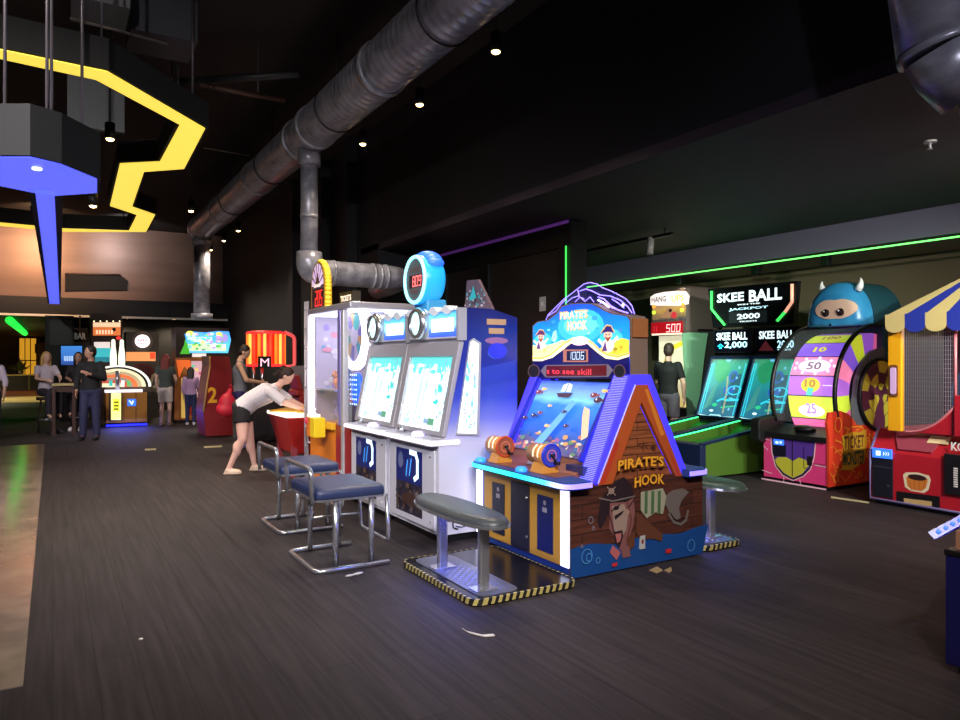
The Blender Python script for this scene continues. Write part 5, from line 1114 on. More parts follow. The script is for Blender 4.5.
for y, s_ in ((ya, 1), (yb, -1)):
    for i, (a0, a1, nme, cc) in enumerate(bands):
        b.use(E('drum_side_'+nme, cc, .7)); n = 5
        vs = [(DX-.45*math.cos(R_(a0+(a1-a0)*k/n)), y, DZ+.45*math.sin(R_(a0+(a1-a0)*k/n))) for k in range(n+1)] + [(DX-r_*math.cos(R_(a1-(a1-a0)*k/n)), y, DZ+r_*math.sin(R_(a1-(a1-a0)*k/n))) for k in range(n+1)]
        b.add(vs, [tuple(range(2*n+2))])
    b.use(mat('drum_core', (90, 88, 96), .5)); b.cyl((DX, y-.005*s_, DZ), (DX, y+.005*s_, DZ), .45, n=28)
for a0, *_ in bands: drumstrip(b, r_+.004, ya, yb, R_(a0-.5), R_(a0+.5), mat('drum_seam', (70, 50, 90), .5), 1)
dr = obj('wheel_drum', b, parent=MG)
def drumcanvas(b, deg):
    g = R_(deg); p = V((DX-(r_+.006)*math.cos(g), 0, DZ+(r_+.006)*math.sin(g))); return Canvas(b, p, (0,-1,0), (math.sin(g), 0, math.cos(g)), .003)
b = MB(); c = drumcanvas(b, 46); c.text('10', -5.71, -.045, -5.53, .05, E('num_olive', (150, 140, 30), .8), .09); c.text('10', -5.705, -.04, -5.535, .045, E('num_yellow', (236, 224, 70), 1.0), .03)
c = drumcanvas(b, 27); wht = E('drum_white', (250, 240, 245), 1.3); c.ell(-5.60, 0, .22, .085, wht, 26); c.text('50', -5.70, -.055, -5.50, .055, E('num_grey', (150, 120, 150), .8), .06)
for i in range(9):
    g = PI*2*i/9; c.ell(-5.60+.27*math.cos(g), .11*math.sin(g), .02, .02, wht, 8)
c = drumcanvas(b, 7.5); c.ell(-5.60, .01, .13, .095, E('num_lime', (214, 214, 60), 1.0), 20); c.text('10', -5.68, -.02, -5.53, .08, E('num_orange', (200, 140, 60), .9), .08); c.poly([(-5.65,-.12),(-5.57,-.12),(-5.55,-.03),(-5.63,-.02)], E('num_teal', (90, 220, 200), 1.0)); c.line([(-5.43,.01),(-5.31,.01)], .008, wht)
c = drumcanvas(b, -13); c.ell(-5.60, -.04, .18, .08, wht); c.text('25', -5.67, -.08, -5.53, .06, E('num_lilac', (196, 150, 226), 1.0), .1); c = drumcanvas(b, 66); c.text('100', -5.73, -.04, -5.48, .05, E('num_olive2', (140, 90, 60), .7), .08)
obj('wheel_numbers', b, parent=dr)
# glass cover with black rims
b = MB(glass)
RG = .86; vs = []; n = 18
for i in range(n+1):
    g = R_(-25 + 120*i/n); vs += [(DX-RG*math.cos(g), my0+.04, DZ+RG*math.sin(g)), (DX-RG*math.cos(g), my1-.04, DZ+RG*math.sin(g))]
b.add(vs, [(2*i, 2*i+1, 2*i+3, 2*i+2) for i in range(n)], True)
obj('glass_cover', b, parent=MG)
b = MB(black)
for y in (my0+.02, my1-.02): b.tube([(DX-RG*math.cos(R_(-25+120*i/n)), y, DZ+RG*math.sin(R_(-25+120*i/n))) for i in range(n+1)], .028, 8)
b.cyl((DX-RG*math.cos(R_(95)), my0, DZ+RG*math.sin(R_(95))), (DX-RG*math.cos(R_(95)), my1, DZ+RG*math.sin(R_(95))), .022, n=8); obj('cover_rim', b, parent=MG)
# rear body and side
gs = mat('teal_body', (28, 66, 76), .45); gg = mat('grey_flank', (92, 90, 102), .45)
b = MB(gs); b.box(9.0, my0+.01, .6, 9.42, 6.04, 2.0); obj('rear_body', b, parent=MG, bevel=.02)
b = MB(gg); pts = [(8.36,.72),(8.34,1.0),(8.40,1.3),(8.52,1.52),(8.72,1.66),(9.02,1.72),(9.02,.72)]; b.prism([(x, my0+.01, z) for x, z in pts], (0,.03,0)); obj('flank', b, parent=MG)
cx, cz, ra = 8.87, 1.12, .44
b = MB(mat('disc_purple', (84, 34, 58), .45)); b.cyl((cx, my0-.03, cz), (cx, my0+.01, cz), ra, n=40); c = CY(b, my0-.03); ys_ = mat('disc_yellow', (186, 168, 56), .45)
for ring_, (r0, r1, n_) in enumerate(((.06,.14,6),(.15,.27,8),(.28,.44,10))):
    for i in range(n_):
        if i % 2 == ring_ % 2: continue
        g0, g1 = 2*PI*i/n_+ring_*.25, 2*PI*(i+1)/n_+ring_*.25
        c.poly([(cx+r0*math.cos(g0+.12), cz+r0*math.sin(g0+.12)), (cx+r1*math.cos(g0), cz+r1*math.sin(g0)), (cx+r1*math.cos((g0+g1)/2), cz+r1*math.sin((g0+g1)/2)), (cx+r1*math.cos(g1), cz+r1*math.sin(g1)), (cx+r0*math.cos(g1-.05), cz+r0*math.sin(g1-.05))], ys_)
dc = obj('spiral_disc', b, parent=MG); b = MB(black); b.torus((cx, my0-.03, cz), ra, .02, (0,1,0), 40, 8); obj('disc_rim', b, parent=dc)
# dome head
hb = noise_tint(mat('dome_blue', (46, 128, 178), .35), (40, 118, 170), (56, 142, 190), (4,4,4))
b = MB(hb); cy_, z0 = 5.60, 1.985; vs = []; fs = []; K = 24; secs = ((8.50,.05),(8.505,.5),(8.53,.78),(8.58,.92),(8.66,.985),(8.78,1.0))
for x, s_ in secs:
    vs += [V((x, cy_ + .40*s_*math.cos(PI*k/K), z0 + (  .565*s_*abs(math.sin(PI*k/K))**.85))) for k in range(K+1)]
for i in range(len(secs)-1):
    for k in range(K): fs.append((i*(K+1)+k, i*(K+1)+k+1, (i+1)*(K+1)+k+1, (i+1)*(K+1)+k))
    fs.append((i*(K+1), (i+1)*(K+1), (i+1)*(K+1)+K, i*(K+1)+K))
b.add(vs, fs, True); hd = obj('dome_front', b, parent=MG, smooth=True)
b = MB(gs); arcp = [(9.42, cy_+.415*math.cos(PI*k/K), z0+.575*abs(math.sin(PI*k/K))**.85) for k in range(K+1)]; arcq = [(8.78, y, z) for _, y, z in arcp]; n = K+1
b.add(arcq + arcp, [(k, k+1, n+k+1, n+k) for k in range(K)] + [(0, n, 2*n-1, n-1), tuple(range(n, 2*n)), tuple(range(n))[::-1]], True); obj('dome_shell', b, parent=MG, smooth=False)
b = MB(mat('mask_peach', (206, 168, 148), .5)); 
def face_x(y, z):
    lo, hi = .02, 1.0
    for _ in range(30):
        s_ = (lo+hi)/2; cc = abs(y-cy_)/(.40*s_); ss = (max(z-z0, 0)/(.565*s_))**(1/.85)
        if cc*cc + ss*ss > 1: lo = s_
        else: hi = s_
    q = hi
    for (xa, sa), (xb_, sb) in zip(secs[:-1], secs[1:]):
        if q <= sb: return xa + (xb_-xa)*max(0, (q-sa))/(sb-sa)
    return secs[-1][0]
vs = []; N = 40; RN = 8
for r_i in range(1, RN+1):
    t_ = r_i/RN
    for i in range(N):
        g = 2*PI*i/N; e = math.cos(g); f = math.sin(g); rr = 1 - .16*math.exp(-(abs(e)/.30)**2)*(1 if f > 0 else .5)
        y = cy_-.06 - .27*e*t_*rr; z = z0+.21 + .135*f*t_*rr
        vs.append((face_x(y, z)-.010, y, z))
ctr = (face_x(cy_-.06, z0+.21)-.010, cy_-.06, z0+.21)
b.add([ctr] + vs, [(0, 1+i, 1+(i+1) % N) for i in range(N)] + [(1+k*N+i, 1+(k+1)*N+i, 1+(k+1)*N+(i+1) % N, 1+k*N+(i+1) % N) for k in range(RN-1) for i in range(N)], True)
rim = vs[-N:]; b.add(rim + [(p[0]+.03, p[1], p[2]) for p in rim], [(i, N+i, N+(i+1) % N, (i+1) % N) for i in range(N)])
obj('eye_mask', b, parent=hd)
for y in (cy_+.05, cy_-.15):
    b = MB(mat('eye_dark', (40, 26, 26), .15)); b.ell((8.488, y, z0+.165), (.02, .048, .05), 16, 10); b.use(mat('eye_spark', (240, 240, 240), .3)); b.ell((8.470, y+.015, z0+.185), (.006,.012,.012), 8, 6); obj('eye', b, parent=hd)
for sgn, y in ((1, cy_+.18), (-1, cy_-.27)):
    b = MB(mat('horn_white', (226, 222, 224), .4)); zz = z0+.44; b.tube([(8.66, y, zz), (8.66, y+sgn*.035, zz+.06), (8.66, y+sgn*.045, zz+.11), (8.66, y+sgn*.035, zz+.155)], [.05,.038,.022,.005], 12); obj('horn', b, parent=hd)

# ================================================================ RED CIRCUS BASKET GAME
RG_ = thing('circus_hoop_game', 'red basket toss game with a striped circus tent roof and netting', 'arcade game', (8.2, 3.9, 0))
rx0, ry1, ry0 = 7.66, 4.57, 3.15
rdm = mat('game_red', (176, 26, 40), .4)
b = MB(rdm); b.prism([(rx0, ry0, .06),(rx0, ry0, .56),(rx0+.16, ry0, .80),(rx0+1.5, ry0, .80),(rx0+1.5, ry0, .06)], (0, ry1-ry0, 0)); b.use(black); b.box(rx0+.04, ry0+.03, 0, rx0+1.45, ry1-.03, .06); obj('cabinet', b, parent=RG_)
b = MB(mat('edge_slate', (92, 84, 130), .4)); b.tube([(rx0-.005, ry0, .05), (rx0-.005, ry1, .05), (rx0-.005, ry1, .56), (rx0+.155, ry1, .81)], .014, 8); obj('edge_trim', b, parent=RG_)
b = MB(mat('reader_slate', (26, 26, 38), .35)); y1_, y0_ = onX(873, 480, rx0).y, onX(893.5, 480, rx0).y; b.box(rx0-.02, y0_, .08, rx0, y1_, .5); rd = obj('card_reader', b, parent=RG_, bevel=.006)
b = MB(E('reader_blue', (50, 110, 255), 1.2)); b.box(rx0-.03, y0_+.01, .50, rx0-.002, y1_-.01, .60); c = CX(b, rx0-.03); m_ = E('reader_white', (210, 230, 255), 1.3); c.rect(-y1_+.05, .525, -y1_+.10, .575, m_); [c.line([(-y1_+.13+k*.025, .535), (-y1_+.14+k*.025, .55), (-y1_+.13+k*.025, .565)], .007, m_) for k in range(3)]; obj('reader_screen', b, parent=rd)
b = MB(mat('reader_line', (60, 60, 74), .3)); b.box(rx0-.024, y0_+.015, .40, rx0-.02, y1_-.015, .41); b.box(rx0-.026, y0_+.03, .2, rx0-.02, y0_+.06, .22); obj('reader_trim', b, parent=rd)
# basket print
c = CX(b2 := MB(), rx0-.001); cream = mat('print_cream', (226, 210, 178), .5)
c.ppoly([(903,475),(906,472.3),(918,472.5),(929,475.5),(931,480),(928.5,490),(924,493),(911,491),(905,487)], cream); c.ppoly([(906,477),(928,479),(926,488),(921,491),(912,489.5),(907.5,486)], mat('print_basket', (206, 120, 46), .5)); c.pell(917, 477.5, 9.5, 3, mat('print_brown_dark', (46, 20, 16), .5))
for x in (909, 914, 919.5, 925): c.pline([(x, 481),(x*.7+917*.3, 490)], .006, mat('print_basket_dark', (168, 88, 34), .5))
c.ppoly([(896.5,491),(940,496.5),(940,509),(896.5,503)], mat('panel_black', (20, 16, 18), .4)); c.ppoly([(904,498),(932,501.5),(932,506.5),(904,502.5)], mat('label_tan', (196, 164, 110), .5))
obj('front_print', b2, parent=RG_)
b = MB(mat('ramp_rose', (150, 64, 80), .25)); s0, s1 = onX(886, 430, rx0).y, onX(941, 440, rx0).y
b.prism([(rx0+.02, s0-.12, .60),(rx0+.02, s1+.1, .60),(rx0+.165, s1, .81),(rx0+.165, s0, .81)], (-.012, 0, .012)); rp = obj('ramp', b, parent=RG_)
b = MB(mat('sticker_cream', (220, 196, 150), .5)); b.prism([(rx0+.07, 4.02, .694),(rx0+.07, 3.82, .694),(rx0+.12, 3.80, .766),(rx0+.12, 4.0, .766)], (-.008,0,.008)); obj('sticker', b, parent=rp)
c = CX(b2 := MB(), rx0-.002); c.ptext('KO', 951, 450.5, 965, 443, mat('letter_white', (226, 220, 220), .5), .1); kl = obj('lettering', b2, parent=RG_)
b = MB(mat('panel_black', (20, 16, 18), .4)); yk = onX(945.5, 470, rx0).y; b.box(rx0-.03, yk-.3, .22, rx0, yk, .62); pb = obj('side_reader', b, parent=RG_, bevel=.006)
c = CX(b2 := MB(), rx0-.031); 
for i in range(9): c.rect(-yk+.09, .30+i*.022, -yk+.13, .315+i*.022, mat('letter_white', (226, 220, 220), .5))
obj('side_lettering', b2, parent=pb)
# posts, net, canopy
ypo = onX(894.5, 380, rx0).y
b = MB(mat('post_amber', (240, 165, 18), .45)); b.box(rx0-.01, ypo-.075, .80, rx0+.06, ypo+.065, 1.95); po = obj('front_post', b, parent=RG_, bevel=.006)
b = MB(mat('lamp_lilac', (190, 150, 190), .3, em=.4)); b.prism(fillet([(rx0-.03, ypo-.03, 1.19),(rx0-.03, ypo-.03, 1.47),(rx0-.03, ypo+.03, 1.47),(rx0-.03, ypo+.03, 1.19)], .025, 4, True), (.02,0,0)); b.use(mat('lamp_rim', (120, 70, 40), .4)); b.prism(fillet([(rx0-.02, ypo-.042, 1.16),(rx0-.02, ypo-.042, 1.5),(rx0-.02, ypo+.042, 1.5),(rx0-.02, ypo+.042, 1.16)], .025, 4, True), (.012,0,0)); obj('post_lamp', b, parent=po)
b = MB(mat('post_amber', (240, 165, 18), .45)); b.box(rx0-.01, ry0, .80, rx0+.06, ry0+.14, 1.95); b.box(rx0+1.4, ry0, .8, rx0+1.47, ry0+.14, 1.95); b.box(rx0+1.4, ry1-.2, .8, rx0+1.47, ry1-.06, 1.95); obj('rear_post', b, parent=RG_)
b = MB(mat('hoop_back', (40, 14, 34), .6)); b.box(rx0+1.3, ry0+.1, .8, rx0+1.36, ry1-.1, 1.95); c = CX(b, rx0+1.3); c.ell(-4.1, 1.15, .3, .35, mat('back_teal', (40, 60, 90), .6)); c.ell(-3.6, 1.5, .3, .3, mat('back_maroon', (110, 40, 60), .6)); obj('back_board', b, parent=RG_)
b = MB(mat('net_white', (150, 138, 150), .5)); yn1, yn0 = ypo-.09, onX(955.5, 380, rx0+.02).y
def zlow(y): t = (yn1-y)/(yn1-yn0); return .80 + .30*t**2.2
for i in range(23):
    y = yn1+(yn0-yn1)*i/22; b.box(rx0+.018, y-.0016, zlow(y), rx0+.022, y+.0016, 1.92)
for k in range(24):
    z = .82+k*.046
    ylo = yn0 if z > 1.10 else yn1-(yn1-yn0)*min(1, max(0, (z-.80)/.30))**(1/2.2)
    if yn1-ylo > .01: b.box(rx0+.016, ylo, z-.0016, rx0+.020, yn1, z+.0016)
obj('net', b, parent=RG_)
b = MB(mat('rail_pink', (214, 120, 130), .4)); b.tube([(rx0+.02, yn1+(yn0-yn1)*i/12, zlow(yn1+(yn0-yn1)*i/12)) for i in range(13)], .012, 8); b.cyl((rx0+.02, yn0, 1.1), (rx0+.02, yn0, 1.92), .014, n=8); obj('net_rim', b, parent=RG_)
b = MB(rdm); b.prism([(rx0+.03, yn1, .80),(rx0+.03, yn0, .80),(rx0+.03, yn0, 1.09)] + [(rx0+.03, yn1+(yn0-yn1)*i/8, zlow(yn1+(yn0-yn1)*i/8)) for i in range(8, 0, -1)], (.04,0,0)); b.box(rx0, ry0+.14, .8, rx0+.06, yn0, 1.2); obj('net_wall', b, parent=RG_)
cr_m, bl_m = mat('canopy_cream', (206, 178, 118), .6), mat('canopy_blue', (36, 48, 150), .6)
b = MB(); apex = V((8.42, 3.70, 2.58)); cx0, cx1, cya, cyb = rx0-.06, rx0+1.5, ry1-.20, ry0-.0
n = 6; zc = 2.02; sc = (cya-cyb)/n
for i in range(n):
    b.use(cr_m if i % 2 == 0 else bl_m); y_a, y_b = cya-sc*i, cya-sc*(i+1)
    b.add([(cx0,y_a,zc),(cx0,y_b,zc),apex], [(0,1,2)])
for i in range(n):
    b.use(cr_m if i % 2 == 0 else bl_m); x_a, x_b = cx0+(cx1-cx0)*i/n, cx0+(cx1-cx0)*(i+1)/n
    b.add([(x_a,cya,zc),(x_b,cya,zc),apex,(x_a,cyb,zc),(x_b,cyb,zc)], [(0,1,2),(3,4,2)])
b.use(cr_m); b.add([(cx1,cya,zc),(cx1,cyb,zc),apex], [(0,1,2)]); b.add([(cx0,cya,zc-.01),(cx1,cya,zc-.01),(cx1,cyb,zc-.01),(cx0,cyb,zc-.01)], [(0,1,2,3)])
cn = obj('canopy', b, parent=RG_)
b = MB()
for i in range(n):
    b.use(cr_m if i % 2 == 0 else bl_m); ya_ = cya-sc*i; pts = [(cx0-.012, ya_, zc+.01)] + [(cx0-.012, ya_-sc*.5-sc*.5*math.cos(PI-PI*k/8)*1.0, zc-.11-.075*math.sin(PI*k/8)) for k in range(9)] + [(cx0-.012, ya_-sc, zc+.01)]
    b.prism(pts, (.014, 0, 0))
obj('valance', b, parent=cn)
b = MB(mat('fringe_pink', (190, 130, 140), .6))
for i in range(10): y = yn1-(i+.5)*(yn1-yn0)/10; b.prism([(rx0+.01, y+.04, 1.95),(rx0+.01, y-.04, 1.95),(rx0+.01, y, 1.86)], (.008,0,0))
obj('fringe', b, parent=cn)
b = MB(E('added_canopy_bulb', (255, 220, 180), 4)); b.ell((rx0+.75, 3.86, 1.98), (.05,.05,.06), 12, 8); obj('added_canopy_bulb', b, parent=RG_); lamp('POINT', (rx0+.75, 3.86, 1.88), 11, (1, .75, .6), RG_, .08)  # bulb and point lamp added under the roof to brighten the flank next door

# ================================================================ NEAR NAVY GAME at right edge
NG = thing('navy_cabinet_game', 'navy game cabinet cut off by the right edge of the picture', 'arcade game', (4.3, 1.45, 0))
b = MB(mat('navy_cabinet', (22, 22, 84), .4)); b.box(3.82, .7, .04, 4.7, 1.9, .60); b.use(black); b.box(3.86, .74, 0, 4.66, 1.86, .04); b.box(3.815, .7, .58, 4.7, 1.905, .61); obj('cabinet', b, parent=NG, bevel=.006)
b = MB(mat('tan_panel', (168, 120, 90), .45)); b.prism([(3.86, .75, .61),(3.86, .75, .70),(4.2, .75, 1.0),(4.6, .75, 1.0),(4.6, .75, .61)], (0, 1.12, 0)); obj('upper_deck', b, parent=NG)
b = MB(mat('strip_blue', (14, 26, 170), .3, em=.7)); b.prism([(3.76, 1.92, .66),(3.80, 1.92, .66),(3.99, 1.78, .80),(3.95, 1.78, .80)], (0, .03, .03)); ls = obj('light_strip', b, parent=NG)
b = MB(E('dot_blue', (70, 120, 255), 1.1))
for i in range(7): t = (i+.5)/7; b.ell((3.775+.19*t, 1.925-.14*t, .685+.14*t), (.012,.012,.012), 8, 6)
obj('led_dot', b, parent=ls)
# ================================================================ RED PLAY TABLE
TB = thing('play_table', 'red play table with glowing white top under the bending woman', 'arcade game', (3.0, 9.75, 0))
tr = mat('table_red', (176, 36, 34), .4)
b = MB(tr); tx0, tx1, ty0, ty1 = 2.62, 3.5, 9.3, 10.3
def ringpts(s, z): 
    cx, cy = (tx0+tx1)/2, (ty0+ty1)/2; return [V((cx+(x-cx)*s, cy+(y-cy)*s, z)) for x, y in ((tx0,ty0),(tx1,ty0),(tx1,ty1),(tx0,ty1))]
lo, hi = ringpts(.72, .30), ringpts(1.0, .80)
b.add(lo+hi, [(0,1,5,4),(1,2,6,5),(2,3,7,6),(3,0,4,7),(3,2,1,0),(4,5,6,7)]); obj('table_body', b, parent=TB, bevel=.02)
b = MB(E('table_top_glow', (255, 246, 226), 1.3)); b.prism(fillet(ringpts(1.04, .80), .06, 4, True), (0,0,.04)); obj('table_top', b, parent=TB)
b = MB(mat('top_amber', (222, 168, 40), .4)); b.prism([(2.8,9.5,.842),(3.3,9.5,.842),(3.05,9.9,.842)], (0,0,.01)); b.prism([(2.55,9.95,.842),(2.95,9.6,.842),(3.1,10.1,.90)], (0,0,.02)); obj('top_art', b, parent=TB)
for x, y in ((2.75,9.45),(3.36,9.45),(2.75,10.15),(3.36,10.15)):
    b = MB(mat('leg_rose', (150, 60, 70), .4)); b.box(x-.035, y-.035, 0, x+.035, y+.035, .45); obj('leg', b, parent=TB)
b = MB(); q = [V((2.93,9.355,.42)),V((3.4,9.355,.42)),V((3.45,9.305,.78)),V((2.93,9.305,.78))]
u = V((1,0,0)); v = V((0,-.065,.36)).normalized(); c = Canvas(b, V((2.9,9.375,.40)), u, v, .003); c.o = c.o + c.n*.03
c.poly([(.08,.2),(.12,.12),(.2,.06),(.34,.08),(.42,.12),(.42,.34),(.3,.36),(.22,.30),(.12,.30)], mat('sticker_cream', (220, 196, 150), .5)); c.poly([(.11,.2),(.2,.09),(.34,.11),(.4,.15),(.4,.31),(.3,.33),(.22,.26),(.13,.27)], mat('sticker_black', (24, 20, 30), .5)); c.poly([(.2,.14),(.32,.13),(.34,.3),(.28,.31),(.22,.2)], mat('sticker_blue', (50, 110, 220), .4)); c.line([(.16,.22),(.22,.18),(.3,.26)], .03, mat('sticker_sky', (110, 170, 230), .4)); c.ell(.35,.3,.04,.03, mat('sticker_pink', (226, 90, 130), .4))
obj('side_sticker', b, parent=TB)
# ================================================================ FAR GAMES
# red cabinet marked 2
RC = thing('red_arcade_cabinet', 'tall dark red arcade cabinet marked with a yellow 2', 'arcade game', (2.95, 15.6, 0))
b = MB(mat('cabinet_red', (124, 20, 26), .4)); prof = [onY(x, y, 15.2) for x, y in ((206,437),(203.5,412),(207,385),(210,366),(209.5,356),(229,356.5),(232,372),(231,395),(233,437))]
prof = [V((p.x, 15.2, max(.02, p.z))) for p in prof]
b.prism(prof, (0, .9, 0)); obj('cabinet', b, parent=RC)
b = MB(); c = CY(b, 15.2, .003); c.ptext('2', 208, 403, 217, 387, mat('two_yellow', (236, 176, 40), .5), .08); obj('number', b, parent=RC)
b = MB(mat('cabinet_edge', (196, 150, 90), .5)); b.tube([p + V((0,-.01,0)) for p in prof[1:5]], .02, 6); obj('edge_trim', b, parent=RC)
# bowling game
def Yx(px, Y): return onY(px, 360, Y).x
BG = thing('bowling_game', 'bowling arcade game with two lit white pins, rainbow playfield and blue glow below', 'arcade game', (1.75, 19, 0))
Yb = 18.6; xl, xr = Yx(106, Yb), Yx(147, Yb)
b = MB(mat('bowl_orange', (166, 110, 40), .45)); b.box(xl, Yb, .10, xr, Yb+.8, .80); b.use(black); b.box(xl+.04, Yb+.04, 0, xr-.04, Yb+.8, .1); obj('cabinet', b, parent=BG)
c = CY(b2 := MB(), Yb-.002, .004)
c.prect(109, 421, 122.5, 391, mat('bowl_dark', (40, 16, 20), .4)); c.prect(111, 420, 121, 393, E('bowl_lemon', (246, 240, 150), 1.1)); c.prect(113, 411, 119.5, 399, E('bowl_lime', (226, 226, 60), 1.0))
for i in range(3): c.prect(114, 403+i*3.4, 118.5, 401.6+i*3.4, mat('bowl_letter', (120, 110, 40), .5))
c.pline([(124,390),(124,421)], .015, mat('bowl_seam', (80,44,20), .5)); c.pline([(136,390),(136,421)], .015, mat('bowl_seam', (80,44,20), .5)); c.prect(127.5, 406, 136, 399, E('reader_blue', (50, 110, 255), 1.2)); c.pline([(129.5,401),(132,404),(133,401)], .03, E('reader_white', (210, 230, 255), 1.3)); obj('front_print', b2, parent=BG)
b = MB(E('bowl_underglow', (30, 36, 255), 3)); b.box(xl, Yb-.03, .02, xr, Yb-.01, .06); obj('under_light', b, parent=BG); lamp('AREA', ((xl+xr)/2, Yb-.25, .3), 14, (.1,.12,1), BG, .8, aim=((xl+xr)/2, Yb-.4, 0))
b = MB(E('counter_white', (240, 236, 250), 1.2)); b.box(xl-.02, Yb-.05, .80, xr-.1, Yb+.2, .86); obj('counter_light', b, parent=BG)
b = MB(); c = CY(b, Yb+.1, .004); px0, py0 = 118, 385; A0, B0 = c.px(118, 387)
for r, m_ in ((.98,E('arc_white',(240,240,230),1.1)),(.90,mat('arc_dark',(40,30,34),.5)),(.82,E('arc_cream',(230,220,180),.9)),(.70,E('arc_tan',(190,170,130),.7)),(.58,E('arc_coral',(226,110,60),.9)),(.44,E('arc_grey',(150,140,130),.7)),(.32,E('arc_red',(190,80,60),.8)),(.18,E('arc_cream',(230,220,180),.9))):
    c.poly([(A0-.33,B0)] + [(A0 + r*.72*math.cos(g), B0 + r*.52*math.sin(g)) for g in [PI*.62*i/14 for i in range(15)]][::1] + [(A0-.33, B0+r*.5)], m_)
for i, m_ in enumerate(('teal_bit','orange_bit','white_bit','green_bit')): c.prect(109+i*6, 386, 112.5+i*6, 380.5, E(m_, ((60,180,170),(230,140,60),(240,240,240),(90,170,90))[i], .9))
obj('playfield', b, parent=BG)
b = MB(mat('bowl_back', (90, 74, 60), .5)); b.box(xl, Yb+.102, .86, xr+.05, Yb+.8, 1.16); obj('playfield_box', b, parent=BG)
for px_ in (113.3, 121.8):
    x = Yx(px_, Yb+.3); b = MB(E('pin_white', (240, 246, 222), 1.0)); b.lathe([(.001,0),(.05,.0),(.066,.08),(.074,.22),(.066,.38),(.045,.54),(.045,.62),(.038,.68),(.001,.70)], (x, Yb+.3, 1.34), (0,0,1), 16); pn = obj('lit_pin', b, parent=BG); b = MB(mat('pin_stand', (60, 40, 36), .5)); b.cyl((x, Yb+.3, 1.1), (x, Yb+.3, 1.34), .04, n=10); obj('pin_stand', b, parent=pn)
b = MB(mat('silver_post', (180,180,190), .3, .8)); x = Yx(117.5, Yb+.05); b.cyl((x, Yb+.05, .86), (x, Yb+.05, 1.3), .05, n=10); obj('centre_post', b, parent=BG)
# orange sign game behind
def panel_game(name, lab, Y, x0p, x1p, ztop, body, draw):
    xl, xr = Yx(x0p, Y), Yx(x1p, Y); t = thing(name, lab, 'arcade game', ((xl+xr)/2, Y+.4, 0))
    b = MB(body); b.box(xl, Y, 0, xr, Y+.8, ztop); obj('cabinet', b, parent=t); b = MB(); c = CY(b, Y-.002, .004); draw(c, t); obj('lit_print', b, parent=t); return t
def dr1(c, t):
    c.prect(91, 336.5, 122.5, 320, mat('sign_brown2', (74, 40, 34), .5)); c.prect(93, 335.5, 120.5, 322.5, E('sign_orange', (226, 120, 60), .9)); c.prect(93, 327, 120.5, 322.5, E('sign_peach', (240, 200, 160), 1.1)); c.pell(114, 329.5, 2, 2, mat('sign_dot', (40, 20, 20), .5), 10)
    for i in range(6): c.prect(96+i*3, 334, 97.8+i*3, 330, E('sign_cream2', (250, 220, 180), 1))
    for i in range(5): c.pell(94+i*6.4, 321.3, .8, .8, E('sign_bulb', (255, 236, 190), 2), 8)
    c.prect(94, 348, 110, 342, E('cream_bar', (236, 220, 216), .9)); c.prect(95, 362, 111, 348, E('teal_scene', (60, 190, 200), .8)); c.prect(95, 362, 111, 357, E('teal_dark', (30, 130, 150), .7)); c.pell(118.5, 338, 2.4, 1.5, L_red, 10)
panel_game('beach_sign_game', 'tall game with a small orange lit sign behind the bowling game', 21.0, 91, 122, 2.75, mat('brown_cabinet', (62, 40, 36), .5), dr1)
def dr2(c, t):
    c.pell(142.5, 341.5, 10.5, 10.5, mat('round_frame', (110, 96, 90), .5)); c.pell(142.5, 341.2, 7.6, 6.6, E('round_white', (255, 244, 244), 1.5)); 
    for i in range(4): c.prect(138+i*2.4, 341, 139.6+i*2.4, 339.2, E('round_letter', (210, 120, 150), .8)); c.prect(139+i*2, 344, 140.4+i*2, 342.8, E('round_letter', (210, 120, 150), .8))
    c.prect(126, 361, 155.5, 352, E('band_orange', (230, 150, 90), .9)); c.prect(150, 359, 155, 352.4, E('band_red', (230, 70, 40), 1.0)); c.pell(142, 376, 13, 13, mat('dome_maroon', (96, 24, 24), .4)); c.prect(127, 392, 158, 380, mat('grey_plate', (100, 92, 84), .5)); c.pell(142, 373, 9, 8, mat('dome_dark', (70, 14, 16), .4))
    c.pline([(150,385),(153,376),(157,373),(161,376),(158,384),(154,387)], .07, mat('cream_tube', (190, 178, 150), .5))
panel_game('dome_game', 'game with round white lit sign and dark red dome right of the bowling pins', 21.2, 126, 159, 2.3, mat('grey_cabinet', (72, 64, 58), .5), dr2)
